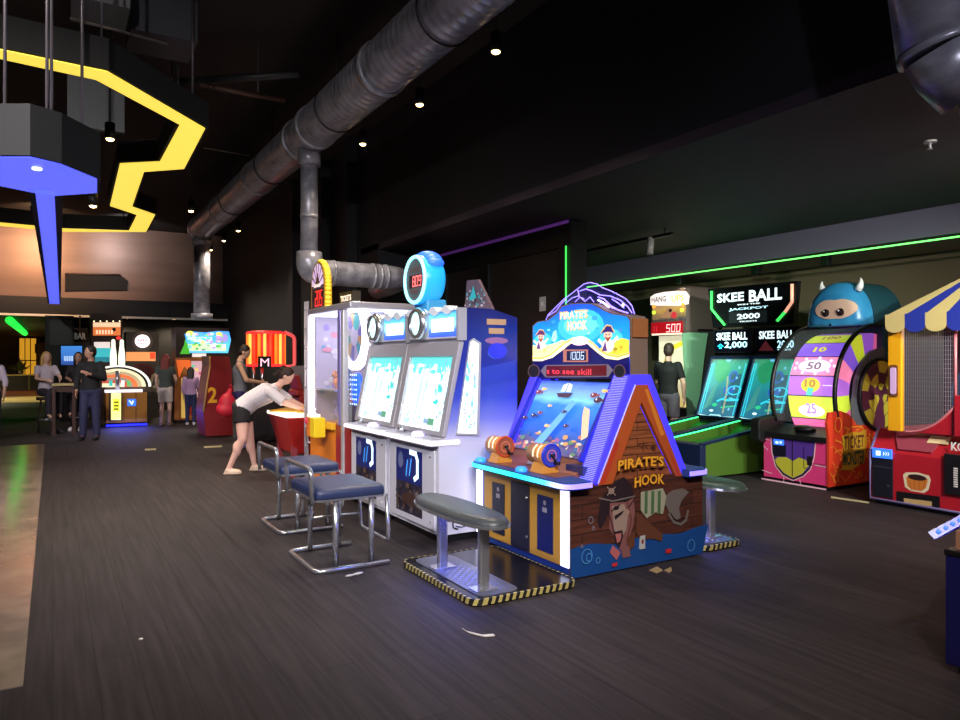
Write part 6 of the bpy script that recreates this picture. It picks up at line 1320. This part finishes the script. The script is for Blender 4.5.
def dr3(c, t):
    c.ppoly([(183,353),(186,340),(184.5,334),(192,331.5),(205,332.5),(218,331),(229,331.5),(231,340),(228,353)], gmat('tropic', [(0,(120,200,60)),(.4,(210,240,190)),(.65,(90,200,235)),(1,(70,150,235))], 'Z', 1.25, wob=.4))
    c.prect(187, 351, 226, 344, E('tropic_pale', (200, 236, 190), 1.0)); c.prect(188, 342, 212, 337, E('tropic_white', (190, 236, 245), 1.1)); c.ppoly([(180,354),(184,345),(185,339),(188,345),(190,354)], E('leaf_green', (70, 180, 50), .8)); c.pell(190, 333.5, 4, 2.6, E('tropic_yellow', (236, 230, 100), 1.1)); c.pell(222, 338, 6, 5, E('tropic_lilac', (160, 140, 220), 1), 12); c.pell(219, 334, 3, 2, E('tropic_yellow', (236, 230, 100), 1.1))
    R = random.Random(21)
    for i in range(60): c.pell(R.uniform(187, 227), R.uniform(333.5, 350), R.uniform(.8, 2.6), R.uniform(.6, 1.8), E('tropic_bit%d' % (i % 6), [(120,210,90),(235,240,150),(90,200,240),(200,235,250),(190,150,230),(80,170,90)][i % 6], 1.05), 8)
    c.prect(192, 357, 206, 353.5, E('cream_bar', (236, 220, 216), 1.2))
    c.ppoly([(174,420),(175,358),(207,357),(208,420)], mat('ochre_wall', (180, 110, 50), .5)); c.ppoly([(191,372),(191,361),(204,361),(206,395),(198,402)], E('pink_screen', (200, 160, 170), .8)); c.ppoly([(176,360),(190,360),(192,374),(184,366),(179,378)], E('orange_arch', (222, 100, 40), .8))
    for i in range(8): c.pell(193+(i%4)*3.4, 366+i*3.6, 1.6, 1.5, E('bit%d' % (i % 4), ((90,190,150),(240,200,90),(200,80,110),(120,110,200))[i % 4], .9), 8)
    c.prect(181, 418, 186, 378, E('yellow_slat', (220, 180, 90), .6)); c.prect(187, 415, 192, 404, mat('red_block', (170, 40, 40), .5)); c.pline([(206.5,357),(204,375),(203,400),(204,420)], .05, E('cream_edge', (226, 190, 130), .7))
panel_game('tropical_game', 'large game with bright green and blue lit sign behind the two girls', 18.95, 176, 229, 2.35, mat('dark_cabinet', (40, 28, 26), .5), dr3)
# orange drum tower
OT = thing('ticket_drum_tower', 'tall game topped by a glowing red orange slatted drum with letter M', 'arcade game', (3.62, 14.2, 0))
ox, oy = 3.60, 14.2
b = MB(mat('tower_dark', (44, 34, 38), .5)); b.box(ox-.45, oy-.3, 0, ox+.45, oy+.4, .9); obj('base_cabinet', b, parent=OT, bevel=.02)
b = MB(chrome); 
for dx in (-.28, -.12, .28): b.cyl((ox+dx, oy-.1, .9), (ox+dx, oy-.1, 1.5), .03, n=10)
obj('post', b, parent=OT)
b = MB(mat('drum_core_red', (150, 20, 14), .4, em=.5, ecol=(255, 50, 20))); b.lathe([(.001,1.42),(.31,1.42),(.33,1.46),(.33,2.06),(.28,2.12),(.001,2.12)], (ox-.02, oy, 0), (0,0,1), 10); dm = obj('drum', b, parent=OT)
sl = [E('slat_red', (255, 66, 40), 1.1), E('slat_orange', (255, 130, 40), 1.2), E('slat_yellow', (255, 196, 90), 1.2)]
for i in range(20):
    g = 2*PI*i/20; x, y = ox-.02+.345*math.cos(g), oy+.345*math.sin(g); b = MB(sl[i % 3]); b.cyl((x, y, 1.47), (x, y, 2.05), .028, n=8); obj('slat', b, parent=dm)
b = MB(E('ring_red', (255, 50, 50), 1.2)); b.torus((ox-.02, oy, 1.45), .35, .028, (0,0,1), 20, 8); b.torus((ox-.02, oy, 2.07), .35, .028, (0,0,1), 20, 8); obj('drum_ring', b, parent=dm)
b = MB(black); b.box(ox-.27, oy-.42, 1.40, ox-.03, oy-.38, 1.62); c = CY(b, oy-.42, .003); c.text('M', ox-.23, 1.43, ox-.07, 1.58, E('letter_rose', (255, 190, 210), 1.3), .0); obj('letter_plate', b, parent=OT)
b = MB(E('loop_coral', (226, 90, 90), .7)); b.tube(fillet([(ox+.34, oy, 1.42), (ox+.54, oy, 1.42), (ox+.54, oy, 2.02), (ox+.34, oy, 2.1)], .08, 4), .035, 8); obj('side_loop', b, parent=OT)
# yellow post kiddie game
KG = thing('kiddie_ride', 'small red and yellow game with a yellow column behind the play table', 'arcade game', (3.9, 12.0, 0))
b = MB(mat('kid_red', (170, 44, 40), .4)); b.box(3.5, 11.7, 0, 4.35, 12.3, .95); b.box(3.45, 11.75, .95, 3.75, 12.2, 1.05); b.prism([(3.5,11.7,1.05),(3.56,11.7,1.05),(3.50,11.7,1.3),(3.44,11.7,1.3)], (0,.5,0)); obj('cabinet', b, parent=KG, bevel=.02)
b = MB(mat('kid_yellow', (206, 150, 40), .4)); b.box(3.78, 11.66, .9, 3.96, 11.84, 1.42); b.ell((3.9, 11.75, 1.5), (.09,.09,.09), 12, 8); obj('column', b, parent=KG); b = MB(mat('kid_grey', (130, 116, 120), .5)); b.box(3.5, 12.1, .95, 4.3, 12.25, 1.45); obj('back_panel', b, parent=KG)

# ---- far left area
CT = thing('standing_table', 'tall dark bar table where the two seated people sit', 'table', (.2, 17.2, 0))
b = MB(mat('table_cream', (176, 160, 110), .4)); b.box(-.02, 16.9, 1.02, .42, 17.4, 1.07); obj('table_top', b, parent=CT, bevel=.01)
b = MB(mat('table_wood', (60, 26, 22), .5)); b.box(.02, 16.95, .9, .38, 17.0, 1.02); obj('apron', b, parent=CT)
for x, y in ((.02,16.94),(.38,16.94),(.02,17.36),(.38,17.36)): b = MB(mat('table_wood', (60, 26, 22), .5)); b.box(x-.03, y-.03, 0, x+.03, y+.03, 1.02); obj('leg', b, parent=CT)
def barstool(x, y, lab):
    t = thing('bar_stool', lab, 'stool', (x, y, 0)); dkw = mat('stool_wood', (46, 28, 26), .5)
    b = MB(dkw); b.cyl((x,y,.70), (x,y,.76), .18, n=18); obj('seat', b, parent=t)
    for k in range(4):
        g = PI/4+PI/2*k; b = MB(dkw); b.cyl((x+.2*math.cos(g), y+.2*math.sin(g), 0), (x+.13*math.cos(g), y+.13*math.sin(g), .70), .018, n=8); obj('leg', b, parent=t)
    b = MB(chrome); b.torus((x,y,.28), .175, .012, n=20, m=6); obj('foot_ring', b, parent=t)
barstool(-.12, 17.95, 'bar stool under the fair haired seated woman'); barstool(.50, 18.4, 'bar stool under the dark haired seated person')
BC = thing('bar_counter', 'long low dark counter with a pale lit top at far left', 'counter', (-3, 43.3, 0))
b = MB(mat('counter_dark', (46, 42, 30), .5)); b.box(-6.5, 43, .012, .3, 43.6, .76); obj('counter_body', b, parent=BC); b = MB(mat('counter_top_cream', (200, 180, 110), .4)); b.box(-6.55, 42.95, .76, .35, 43.65, .82); obj('counter_top', b, parent=BC)
b = MB(mat('counter_line', (120, 110, 60), .5)); xx = Yx(29, 42.99); b.box(xx-.03, 42.985, .05, xx+.03, 43.0, .75); obj('panel_joint', b, parent=BC)
YW = thing('lit_cabinet', 'glowing amber glass cabinet at far left', 'cabinet', (-4.2, 44.5, 0))
b = MB(mat('cab_frame', (50, 40, 26), .5)); Y = 44.5; xl, xr = Yx(19.5, Y), Yx(36, Y); b.box(xl-.15, Y, .012, xr+.15, Y+.6, 2.75); obj('cabinet_frame', b, parent=YW)
b = MB(E('amber_glass', (226, 160, 40), .75)); b.box(xl, Y-.02, .7, xr, Y, 2.68); obj('glass_door', b, parent=YW)
b = MB(mat('cab_frame', (50, 40, 26), .5)); 
for f in (.33, .66): b.box(xl+(xr-xl)*f-.02, Y-.04, .7, xl+(xr-xl)*f+.02, Y-.02, 2.68)
b.box(xl, Y-.04, 1.5, xr, Y-.02, 1.55); obj('glazing_bar', b, parent=YW)
PC = thing('slatted_panel', 'pale pink slatted panel right of the amber cabinet', 'panel', (-2.6, 44.3, 0)); Y = 44.3; xl, xr = Yx(37, Y), Yx(50, Y)
b = MB(mat('slat_rose', (176, 140, 110), .5)); 
b.box(xl, Y, .012, xr, Y+.05, 1.9)
for i in range(8): b.box(xl+(xr-xl)*(i+.15)/8, Y-.03, .7, xl+(xr-xl)*(i+.7)/8, Y, 1.85)
obj('slats', b, parent=PC); b = MB(mat('panel_roof', (150, 120, 90), .5)); b.prism([(xl-.1,Y-.1,1.9),(xr+.1,Y-.1,1.9),(xr+.1,Y-.1,1.95),(xl+.5,Y-.1,2.5),(xl-.1,Y-.1,2.4)], (0,.2,0)); obj('panel_roof', b, parent=PC)
pl = thing('potted_plant', 'dim green potted plant on the far counter', 'plant', (Yx(21, 43.3), 43.3, .82)); b = MB(mat('pot_grey', (120, 116, 90), .6)); x = Yx(21, 43.3); b.lathe([(.001,0),(.10,0),(.14,.2),(.12,.2),(.001,.18)], (x, 43.3, .82), n=14); obj('pot', b, parent=pl)
b = MB(mat('leaf_dim', (96, 112, 60), .6)); R = random.Random(1)
for i in range(46):
    g, e = R.uniform(0, 2*PI), R.uniform(.1, 1.3); d = V((math.cos(g)*math.sin(e), math.sin(g)*math.sin(e), math.cos(e))); o_ = V((x, 43.3, 1.0)); s_ = d.cross(V((0,0,1))).normalized()*.07; L = R.uniform(.4, .8)
    b.add([o_, o_+d*L*.5+s_, o_+d*L-V((0,0,.06)), o_+d*L*.5-s_], [(0,1,2,3)])
obj('foliage', b, parent=pl)
BS = thing('wall_screen', 'blue lit screen with white lettering behind the man in dark clothes', 'screen', (Yx(66, 20.9), 20.9, 1.0)); Y = 20.9
b = MB(matte_black); a0, a1 = onY(61, 365, Y), onY(82, 346, Y); b.box(a0.x-.03, Y, 0, a1.x+.03, Y+.3, a1.z+.03); obj('screen_body', b, parent=BS)
b = MB(); c = CY(b, Y-.002, .004); c.prect(61, 365, 82, 346, gmat('screen_blue', [(0,(30,70,150)),(.5,(50,120,210)),(1,(60,140,230))], 'Z', .85)); 
for i in range(7): c.prect(64+i*2.4, 361, 65.8+i*2.4, 356, E('screen_pale', (170, 200, 240), 1))
obj('screen_face', b, parent=BS)
DKC = thing('dark_kiosk', 'large dim grey kiosk above the blue screen', 'kiosk', (Yx(62, 22.9), 22.9, 0)); Y = 22.0
b = MB(mat('kiosk_grey', (46, 54, 52), .5)); xl, xr = Yx(45, Y), Yx(74, Y); b.box(xl, Y, 0, xr, Y+.9, 2.72); obj('kiosk_body', b, parent=DKC); b = MB(mat('kiosk_green', (62, 76, 72), .4)); b.box(xl+.1, Y-.02, 1.95, xr-.05, Y, 2.6); obj('kiosk_screen', b, parent=DKC)
WS = onY(80, 335, 23.2); b = MB(E('dim_letters', (150, 145, 140), .22)); c = CY(b, 23.19); c.text('BAR', Yx(74.5,23.2), WS.z-.12, Yx(86,23.2), WS.z+.06, E('dim_letters', (150, 145, 140), .5), .06) 
b.use(matte_black); b.box(Yx(73,23.2), 23.2, WS.z-.2, Yx(88,23.2), 23.24, WS.z+.2); b.box(Yx(80,23.2)-.02, 23.2, WS.z+.2, Yx(80,23.2)+.02, 23.24, 2.8); o = obj('bar_sign', b); tag(o, 'small dim white letters on a black hanging sign at far left', 'sign'); base(o, (Yx(80,23.2), 23.2, WS.z-.2))

# ---- litter
b = MB(mat('paper_white', (206, 200, 196), .8)); q = [onZ(x, y, .004) for x, y in ((463,629.5),(468,632.5),(475,634.5),(484,636.5),(494,635.5))]
vs = []; 
for i, p in enumerate(q): vs += [p + V((0,.014,0)), p + V((0,-.010,.0)), p + V((0,.014,.006)), p + V((0,-.010,.006))]
b.add(vs, [(4*i, 4*i+4, 4*i+6, 4*i+2) for i in range(4)] + [(4*i+1, 4*i+3, 4*i+7, 4*i+5) for i in range(4)] + [(4*i+2, 4*i+6, 4*i+7, 4*i+3) for i in range(4)] + [(0,2,3,1),(16,17,19,18)])
o = obj('paper_strip', b); tag(o, 'curled white paper strip on the floor in the foreground', 'litter'); base(o, q[0])
b = MB(mat('sticker_tan', (156, 132, 92), .6)); q = [onZ(x, y, .0) for x, y in ((649,570.5),(657,566.8),(663,570.5),(657,573.5))]; b.prism(q, (0,0,.003)); b.prism([onZ(x, y, .0) for x, y in ((664,570.5),(671,567.3),(672,571),(669,573))], (0,0,.003)); o = obj('floor_sticker', b); tag(o, 'small tan and black floor sticker in front of the brown pirate side', 'floor sticker'); base(o, q[0])
b = MB(mat('tape_cream', (190, 180, 140), .6)); q = [onZ(x, y, 0) for x, y in ((831,496.5),(869,502),(868.5,503.5),(831,498))]; b.prism(q, (0,0,.003)); o = obj('floor_tape', b); tag(o, 'pale floor tape strip between the monster and circus games', 'tape'); base(o, q[0])
b = MB(mat('tape_cream', (190, 180, 140), .6)); q = [onZ(x, y, 0) for x, y in ((204,446.5),(222,445.5),(222,447),(204,448))]; b.prism(q, (0,0,.003)); o = obj('floor_tape', b); tag(o, 'pale floor mark left of the bending woman', 'tape'); base(o, q[0])
b = MB(mat('tape_cream', (190, 180, 140), .6)); q = [onZ(x, y, 0) for x, y in ((145,449),(156,448.5),(156,450),(145,450.5))]; b.prism(q, (0,0,.003)); o = obj('floor_tape', b); tag(o, 'pale floor mark in the middle of the aisle behind the man', 'tape'); base(o, q[0])
b = MB(mat('paper_white', (206, 200, 196), .8)); q = onZ(141, 640, 0); b.ell((q.x, q.y, .006), (.012,.009,.006), 8, 6); o = obj('paper_scrap', b); tag(o, 'tiny white paper scrap on the floor at lower left', 'litter'); base(o, q)
b = MB(mat('receipt_grey', (170, 166, 166), .8)); q = onZ(352, 573, 0); R = random.Random(5)
for i in range(4): b.ell((q.x+R.uniform(-.05,.05), q.y-.08+R.uniform(-.02,.02), .01), (.035,.012,.008), 8, 6)
o = obj('paper_scrap', b); tag(o, 'crumpled pale ticket scraps at the foot of the nearest blue stool', 'litter'); base(o, q)

# ================================================================ PEOPLE
def remesh(name, mb, m, parent, vox, smooth=4, label=None, mats=None):
    off = rootloc(parent); me = bpy.data.meshes.new(name); me.from_pydata([v-off for v in mb.v], [], mb.f); me.update()
    o = bpy.data.objects.new(name, me); COL.objects.link(o)
    r = o.modifiers.new('r', 'REMESH'); r.mode = 'VOXEL'; r.voxel_size = vox
    s = o.modifiers.new('s', 'SMOOTH'); s.iterations = smooth; s.factor = .5
    dg = bpy.context.evaluated_depsgraph_get(); dg.update(); nm = bpy.data.meshes.new_from_object(o.evaluated_get(dg))
    o.modifiers.clear(); o.data = nm; bpy.data.meshes.remove(me); nm.name = name
    nm.materials.clear(); nm.materials.append(m); nm.polygons.foreach_set('use_smooth', [True]*len(nm.polygons))
    if parent: o.parent = parent
    if label: o['label'] = label
    return o
def limb(b, p, q, r0, r1, n=14):
    p, q = V(p), V(q); b.cyl(p, q, r0, r1, n); b.ell(p, (r0,)*3, 12, 8); b.ell(q, (r1,)*3, 12, 8)
def basis(d, up=V((0,0,1))):
    d = d.normalized(); s = up.cross(d)
    s = s.normalized() if s.length > 1e-4 else V((0,1,0)); f = s.cross(d)
    return Matrix((s, f, d)).transposed()
SKIN = {}
def person(lab, x, y, yaw, H=1.75, J=None, skin=(196, 150, 130), hair=(40, 28, 24), hairlen=0, top=None, topc=(40,40,40), sleeve=.6, bottom='trousers', botc=(40,50,90), shoes=(30,30,32), wide=1., vox=.016, female=False, z0=0., extra=None, bun=False):
    k = H/1.75; cy_, sy_ = math.cos(yaw), math.sin(yaw)
    def W(f, l, z): return V((x + (f*cy_ - l*sy_)*k, y + (f*sy_ + l*cy_)*k, z0 + z*k))
    j = dict(pel=(0,0,.95), wst=(.01,0,1.10), chs=(0,0,1.32), nck=(.0,0,1.50), hd=(.03,0,1.63), dirf=(1,0,-.05),
             shL=(0,.17,1.42), elL=(-.01,.22,1.14), wrL=(.07,.22,.90), shR=(0,-.17,1.42), elR=(-.01,-.22,1.14), wrR=(.07,-.22,.90),
             hpL=(0,.085,.92), knL=(.02,.095,.50), anL=(-.01,.10,.08), hpR=(0,-.085,.92), knR=(.02,-.095,.50), anR=(-.01,-.10,.08))
    j.update(J or {}); P = {a: W(*b) for a, b in j.items() if a != 'dirf'}
    t = thing('person', lab, 'person', (x, y, z0))
    sk = mat('skin_%d_%d_%d' % skin, skin, .5); w = wide*k
    side = V((-sy_, cy_, 0)); fwd = V((cy_, sy_, 0))
    # ---- body
    b = MB()
    def torso(b, e):
        for a, c, ra, rc in (('pel','wst',(.15,.105,.10),(.125,.10,.09)), ('wst','chs',(.13,.10,.10),(.155,.11,.13))):
            p, q = P[a], P[c]; d = (q-p).normalized(); M = basis(d, fwd if abs(d.z) > .7 else V((0,0,1)))
            for i in range(5):
                s_ = i/4; r = [ra[n]*(1-s_)+rc[n]*s_ for n in range(3)]; lat = r[0]*w+e; dep = r[1]*w+e
                sx = side; dd = d; ff = sx.cross(dd).normalized(); R3 = Matrix((sx, ff, dd)).transposed()
                b.ell(p*(1-s_)+q*s_, (lat, dep, r[2]*k+e*.4), 16, 10, R3)
    torso(b, -.004)
    limb(b, P['chs'], P['nck'], .085*k, .055*k); limb(b, P['nck'], P['hd'], .05*k, .055*k)
    hf = (fwd*j['dirf'][0] + side*j['dirf'][1] + V((0,0,j['dirf'][2]))).normalized(); up = (P['hd']-P['nck']).normalized(); hs = up.cross(hf).normalized(); hu = hf.cross(hs).normalized(); RH = Matrix((hf, hs, hu)).transposed()
    hc = P['hd'] + hu*.02*k; hp = lambda a, c, e: hc + (hf*a + hs*c + hu*e)*k
    b.ell(hp(0,0,.02), (.094*k, .076*k, .105*k), 18, 12, RH); b.ell(hp(.02,0,-.05), (.068*k, .058*k, .065*k), 14, 10, RH); b.ell(hp(.088,0,-.012), (.022*k, .014*k, .026*k), 8, 6, RH); b.ell(hp(.085,0,-.055), (.012*k,.024*k,.010*k), 8, 6, RH)
    for s_ in (-1, 1): b.ell(hp(-.01, s_*.078, -.005), (.022*k,.012*k,.032*k), 8, 6, RH)
    for S_ in 'LR':
        sh, el, wr = P['sh'+S_], P['el'+S_], P['wr'+S_]
        limb(b, P['chs']*.4+sh*.6, sh, .07*k, .056*k); limb(b, sh, el, .05*w, .038*w); limb(b, el, wr, .039*w, .026*k)
        d = (wr-el).normalized(); sg = 1 if S_ == 'L' else -1; pn = (side*sg*-1).cross(d); pn = pn.normalized() if pn.length > .01 else fwd; pw = d.cross(pn).normalized()
        pc = wr + d*.055*k; M = Matrix((pw, pn, d)).transposed(); b.ell(pc, (.018*k if False else .020*k, .038*k, .05*k), 12, 8, M)
        for n_, (o_, L) in enumerate(((-.028,.062),(-.010,.075),(.009,.07),(.027,.055))):
            p0 = wr + d*.09*k + pn*o_*k; p1 = p0 + d*L*.55*k + pw*-.006*k*sg; p2 = p1 + (d*.8 + side*-sg*.5).normalized()*L*.5*k; limb(b, p0, p1, .0095*k, .009*k, 8); limb(b, p1, p2, .009*k, .0075*k, 8)
        th = wr + d*.03*k + pn*-.032*k; limb(b, th, th + (d*.7 - pn*.6).normalized()*.05*k, .012*k, .010*k, 8)
        hpp, kn, an = P['hp'+S_], P['kn'+S_], P['an'+S_]
        limb(b, hpp, kn, .082*w, .052*w); limb(b, kn, an, .051*w, .034*k); mid = kn*.68+an*.32 - fwd*.012*k; b.ell(mid, (.05*w,.05*w,.11*k), 12, 8); limb(b, an, an + fwd*.10*k - V((0,0,.045*k)), .036*k, .03*k)
    body = remesh('body', b, sk, t, max(.0105, vox*.8), 3)
    # eyes, mouth
    b = MB(mat('eye_white', (220, 214, 208), .3))
    for s_ in (-1, 1): b.ell(hp(.083, s_*.031, .012), (.010*k,.013*k,.008*k), 8, 6, RH)
    b.use(mat('eye_iris', (40, 26, 22), .3))
    for s_ in (-1, 1): b.ell(hp(.0905, s_*.031, .012), (.004*k,.006*k,.006*k), 8, 6, RH); b.ell(hp(.088, s_*.032, .030), (.006*k,.020*k,.004*k), 8, 6, RH)
    b.use(mat('lip_rose', (160, 92, 88), .5)); b.ell(hp(.094, 0, -.056), (.006*k,.022*k,.007*k), 8, 6, RH); obj('face_detail', b, parent=t)
    # ---- hair
    hm = mat('hair_%d_%d_%d' % hair, hair, .6); b = MB(); b.ell(hp(-.018,0,.045), (.092*k,.086*k,.095*k), 16, 12, RH); b.ell(hp(-.045,0,.0), (.065*k,.08*k,.09*k), 14, 10, RH)
    if hairlen: 
        for s_ in (-.05, 0, .05): limb(b, hp(-.06, s_, .0), hp(-.08, s_*1.2, -hairlen), .05*k, .035*k)
        for s_ in (-1, 1): limb(b, hp(-.01, s_*.078, .03), hp(-.03, s_*.085, -hairlen*.8), .028*k, .022*k)
    if bun: b.ell(hp(-.11, 0, .06), (.05*k,.05*k,.05*k), 12, 8); limb(b, hp(-.11,0,.04), hp(-.16,0,-.1), .035*k, .015*k)
    remesh('hair', b, hm, t, .012, 2)
    # ---- clothes
    tm = mat('top_%d_%d_%d' % topc, topc, .8); b = MB(); torso(b, .016); e = .014
    limb(b, P['chs'], P['nck']*.75+P['chs']*.25, .10*k, .068*k); hem = P['pel'] - (P['wst']-P['pel']).normalized()*.04*k
    for S_ in 'LR':
        sh, el, wr = P['sh'+S_], P['el'+S_], P['wr'+S_]; limb(b, P['chs']*.4+sh*.6, sh, .085*k, (.068 if sleeve > 0 else .05)*k)
        if sleeve > 0:
            if sleeve <= 1: q = sh*(1-sleeve)+el*sleeve; b.cyl(sh, q, .064*w, .056*w, 14)
            else: limb(b, sh, el, .064*w, .052*w); q = el*(2-sleeve)+wr*(sleeve-1); b.cyl(el, q, .052*w, .042*w, 14)
    remesh('top', b, tm, t, vox, 3)
    bm2 = mat('bottom_%d_%d_%d' % botc, botc, .8); b = MB(); dn = (P['pel']-P['wst']).normalized()
    R3 = Matrix((side, side.cross(-dn).normalized(), -dn)).transposed(); b.ell(P['pel'] + dn*.02*k, (.165*w,.122*w,.12*k), 16, 10, R3)
    for S_ in 'LR':
        hpp, kn, an = P['hp'+S_], P['kn'+S_], P['an'+S_]
        if bottom == 'trousers': limb(b, hpp, kn, .098*w, .068*w); b.cyl(kn, an + V((0,0,.0)), .068*w, .055*w, 14); b.ell(kn, (.068*w,)*3, 12, 8)
        else: f_ = .45 if bottom == 'shorts' else .8; q = hpp*(1-f_)+kn*f_; b.ell(hpp, (.1*w,)*3, 12, 8); b.cyl(hpp, q, .1*w, (.088 if bottom == 'shorts' else .085)*w, 16)
    remesh('bottom', b, bm2, t, vox, 3)
    sm = mat('shoe_%d_%d_%d' % shoes, shoes, .5)
    for S_ in 'LR':
        an = P['an'+S_]; b = MB(); g0 = V((an.x, an.y, z0)); b.ell(g0 + fwd*.06*k + V((0,0,.042*k)), (.125*k,.045*k,.042*k), 16, 10, Matrix((fwd, side, V((0,0,1)))).transposed()); b.ell(g0 + V((0,0,.055*k)), (.05*k,.042*k,.05*k), 12, 8); b.ell(g0 + fwd*.05*k + V((0,0,.014*k)), (.14*k,.048*k,.014*k), 16, 8, Matrix((fwd, side, V((0,0,1)))).transposed())
        sh_ = remesh('shoe', b, sm, t, .010, 2)
        me = sh_.data
        lo = min(v.co.z for v in me.vertices)
        for v in me.vertices: v.co.z -= lo
    if extra: extra(t, P, k, fwd, side)
    return t
rR = math.radians(-30.7)
# man in dark clothes, far left
p = onZ(91, 440, 0)
person('man in black top and dark jeans standing in the aisle, hand raised', p.x, p.y, math.radians(-112), 1.80, dict(elL=(.06,.25,1.16), wrL=(.25,.06,1.25), elR=(-.02,-.25,1.16), wrR=(.10,-.22,.93), knR=(.06,-.11,.5), anR=(.04,-.13,.08), dirf=(.6,-.8,-.1)), (186,140,120), (28,20,18), 0, None, (20,20,26), 1.9, 'trousers', (40,42,78), (26,26,34), 1.12)
# bending woman
p = onZ(246, 472.5, 0)
person('woman in white top and black shorts bending over the red play table', p.x-.04, p.y, rR+.08, 1.68,
       dict(pel=(.0,0,.93), wst=(.12,0,1.03), chs=(.33,0,1.14), nck=(.50,0,1.25), hd=(.60,0,1.36), dirf=(.75,.0,-.62), shL=(.40,.17,1.18), shR=(.40,-.17,1.18), elL=(.62,.23,1.02), wrL=(.86,.20,.915), elR=(.62,-.24,1.02), wrR=(.88,-.22,.92), hpL=(.0,.09,.90), hpR=(.0,-.09,.90), knL=(.06,.14,.50), knR=(.03,-.16,.5), anL=(.12,.17,.08), anR=(-.16,-.16,.08)),
       (222,176,164), (46,24,26), 0, None, (206,200,212), 1.0, 'shorts', (18,18,24), (206,180,160), 1.26, .013, True, bun=True)
# man in grey tank top
p = onZ(222, 448, 0)
person('man in grey tank top with bare arms standing behind the bending woman', p.x+.30, p.y-.05, rR+.25, 1.80, dict(elR=(.12,-.24,1.16), wrR=(.33,-.10,1.12), elL=(.08,.24,1.15), wrL=(.33,.08,1.12), hd=(.06,0,1.62), dirf=(.85,0,-.45)), (212,166,140), (40,26,24), 0, None, (120,122,136), 0, 'trousers', (46,36,96), (130,120,180), 1.05)
BGm = thing('shopping_bag', 'bright pink red bag hanging at the side of the man in grey', 'bag', (p.x+.03, p.y-.28, .62))
b = MB(); q = V((p.x+.03, p.y-.28, 0)); b.ell((q.x, q.y, .78), (.15,.10,.2), 16, 10); b.ell((q.x-.02, q.y, .70), (.17,.11,.13), 16, 10); b.cyl((q.x+.02, q.y, .92), (q.x+.06, q.y, 1.06), .07, .03, 12); remesh('bag_body', b, mat('bag_red', (226, 44, 70), .5), BGm, .014, 2)
b = MB(mat('bag_handle', (190, 30, 60), .5)); b.tube(fillet([(q.x+.03, q.y, 1.0), (q.x+.06, q.y, 1.14), (q.x+.10, q.y, 1.0)], .03, 4), .012, 8); obj('bag_handle', b, parent=BGm)
# girls at the tropical game
p = onZ(170, 425.5, 0)
person('woman with red hair in a dark patterned top and white shorts', p.x-.1, p.y, math.radians(60), 1.66, dict(elR=(.1,-.22,1.14), wrR=(.25,-.16,1.05)), (212,170,156), (120,40,36), .26, None, (64,72,70), .5, 'knee shorts', (196,184,180), (150,120,110), 1.02, female=True)
p = onZ(191, 425, 0)
person('girl in lavender top and dark jeans standing before the lit game', p.x, p.y+.05, math.radians(72), 1.36, dict(elR=(.1,-.22,1.14), wrR=(.27,-.16,1.05)), (206,160,146), (34,22,22), .3, None, (170,136,178), 1.7, 'trousers', (34,40,84), (214,208,214), 1.05, female=True)
# man in black t-shirt at right
p0_ = ray(668, 360); y_ = 8.72; d_ = y_/p0_.y; x_ = p0_.x*d_
person('man in black T-shirt and grey shorts seen from behind at the red 500 display game', x_, y_, math.radians(20), 1.80, dict(elR=(-.02,-.27,1.14), wrR=(.05,-.25,.90), elL=(.12,.25,1.15), wrL=(.34,.15,1.15), dirf=(1,.25,-.1)), (206,160,140), (52,34,28), 0, None, (14,14,17), .75, 'knee shorts', (84,78,86), (40,40,44), 1.1)
# person at left edge
p = onZ(-3, 441, 0)
person('person in pale lilac shirt cut off by the left edge', p.x-.10, p.y, math.radians(-100), 1.72, dict(elL=(.02,.25,1.15), wrL=(.08,.24,.92)), (190,150,130), (60,44,40), 0, None, (196,184,206), 1.4, 'trousers', (30,28,50), (30,30,36), 1.05)
# seated pair
sit = dict(hpL=(0,.09,.90), knL=(.42,.10,.88), anL=(.40,.10,.42), hpR=(0,-.09,.90), knR=(.42,-.10,.88), anR=(.40,-.10,.42), elL=(.14,.24,1.2), wrL=(.36,.14,1.16), elR=(.14,-.24,1.2), wrR=(.36,-.14,1.16))
def seated(lab, x, y, yaw, **kw):
    return person(lab, x, y, yaw, kw.pop('H', 1.70), sit, **kw)
seated('fair haired woman in a pale top sitting at the tall bar table', -.12, 17.95, -1.2, skin=(200,160,140), hair=(196,160,90), hairlen=.22, topc=(180,170,186), sleeve=.7, botc=(40,34,50), shoes=(40,36,40), female=True)
seated('dark haired person in a black top sitting behind the tall bar table', .50, 18.4, -1.75, skin=(180,138,120), hair=(26,18,20), hairlen=.2, topc=(34,28,34), sleeve=1.2, botc=(36,32,44), shoes=(220,214,214))

# ================================================================ camera and view
cam = bpy.data.cameras.new('camera'); cam.sensor_width = 36; cam.lens = 27.0; cam.clip_end = 200
co = bpy.data.objects.new('camera', cam); COL.objects.link(co); co.location = EYE; co.rotation_euler = (PI/2, 0, -TH)
SC.camera = co
vs_ = SC.view_settings
SC.display_settings.display_device = 'sRGB'
vs_.view_transform = 'Standard'; vs_.look = 'None'; vs_.exposure = 0.0; vs_.gamma = 1; vs_.use_curve_mapping = False
SC.cycles.sample_clamp_indirect = 3.0
SC.cycles.max_bounces = 6; SC.cycles.transparent_max_bounces = 12
SC.cycles.use_denoising = True
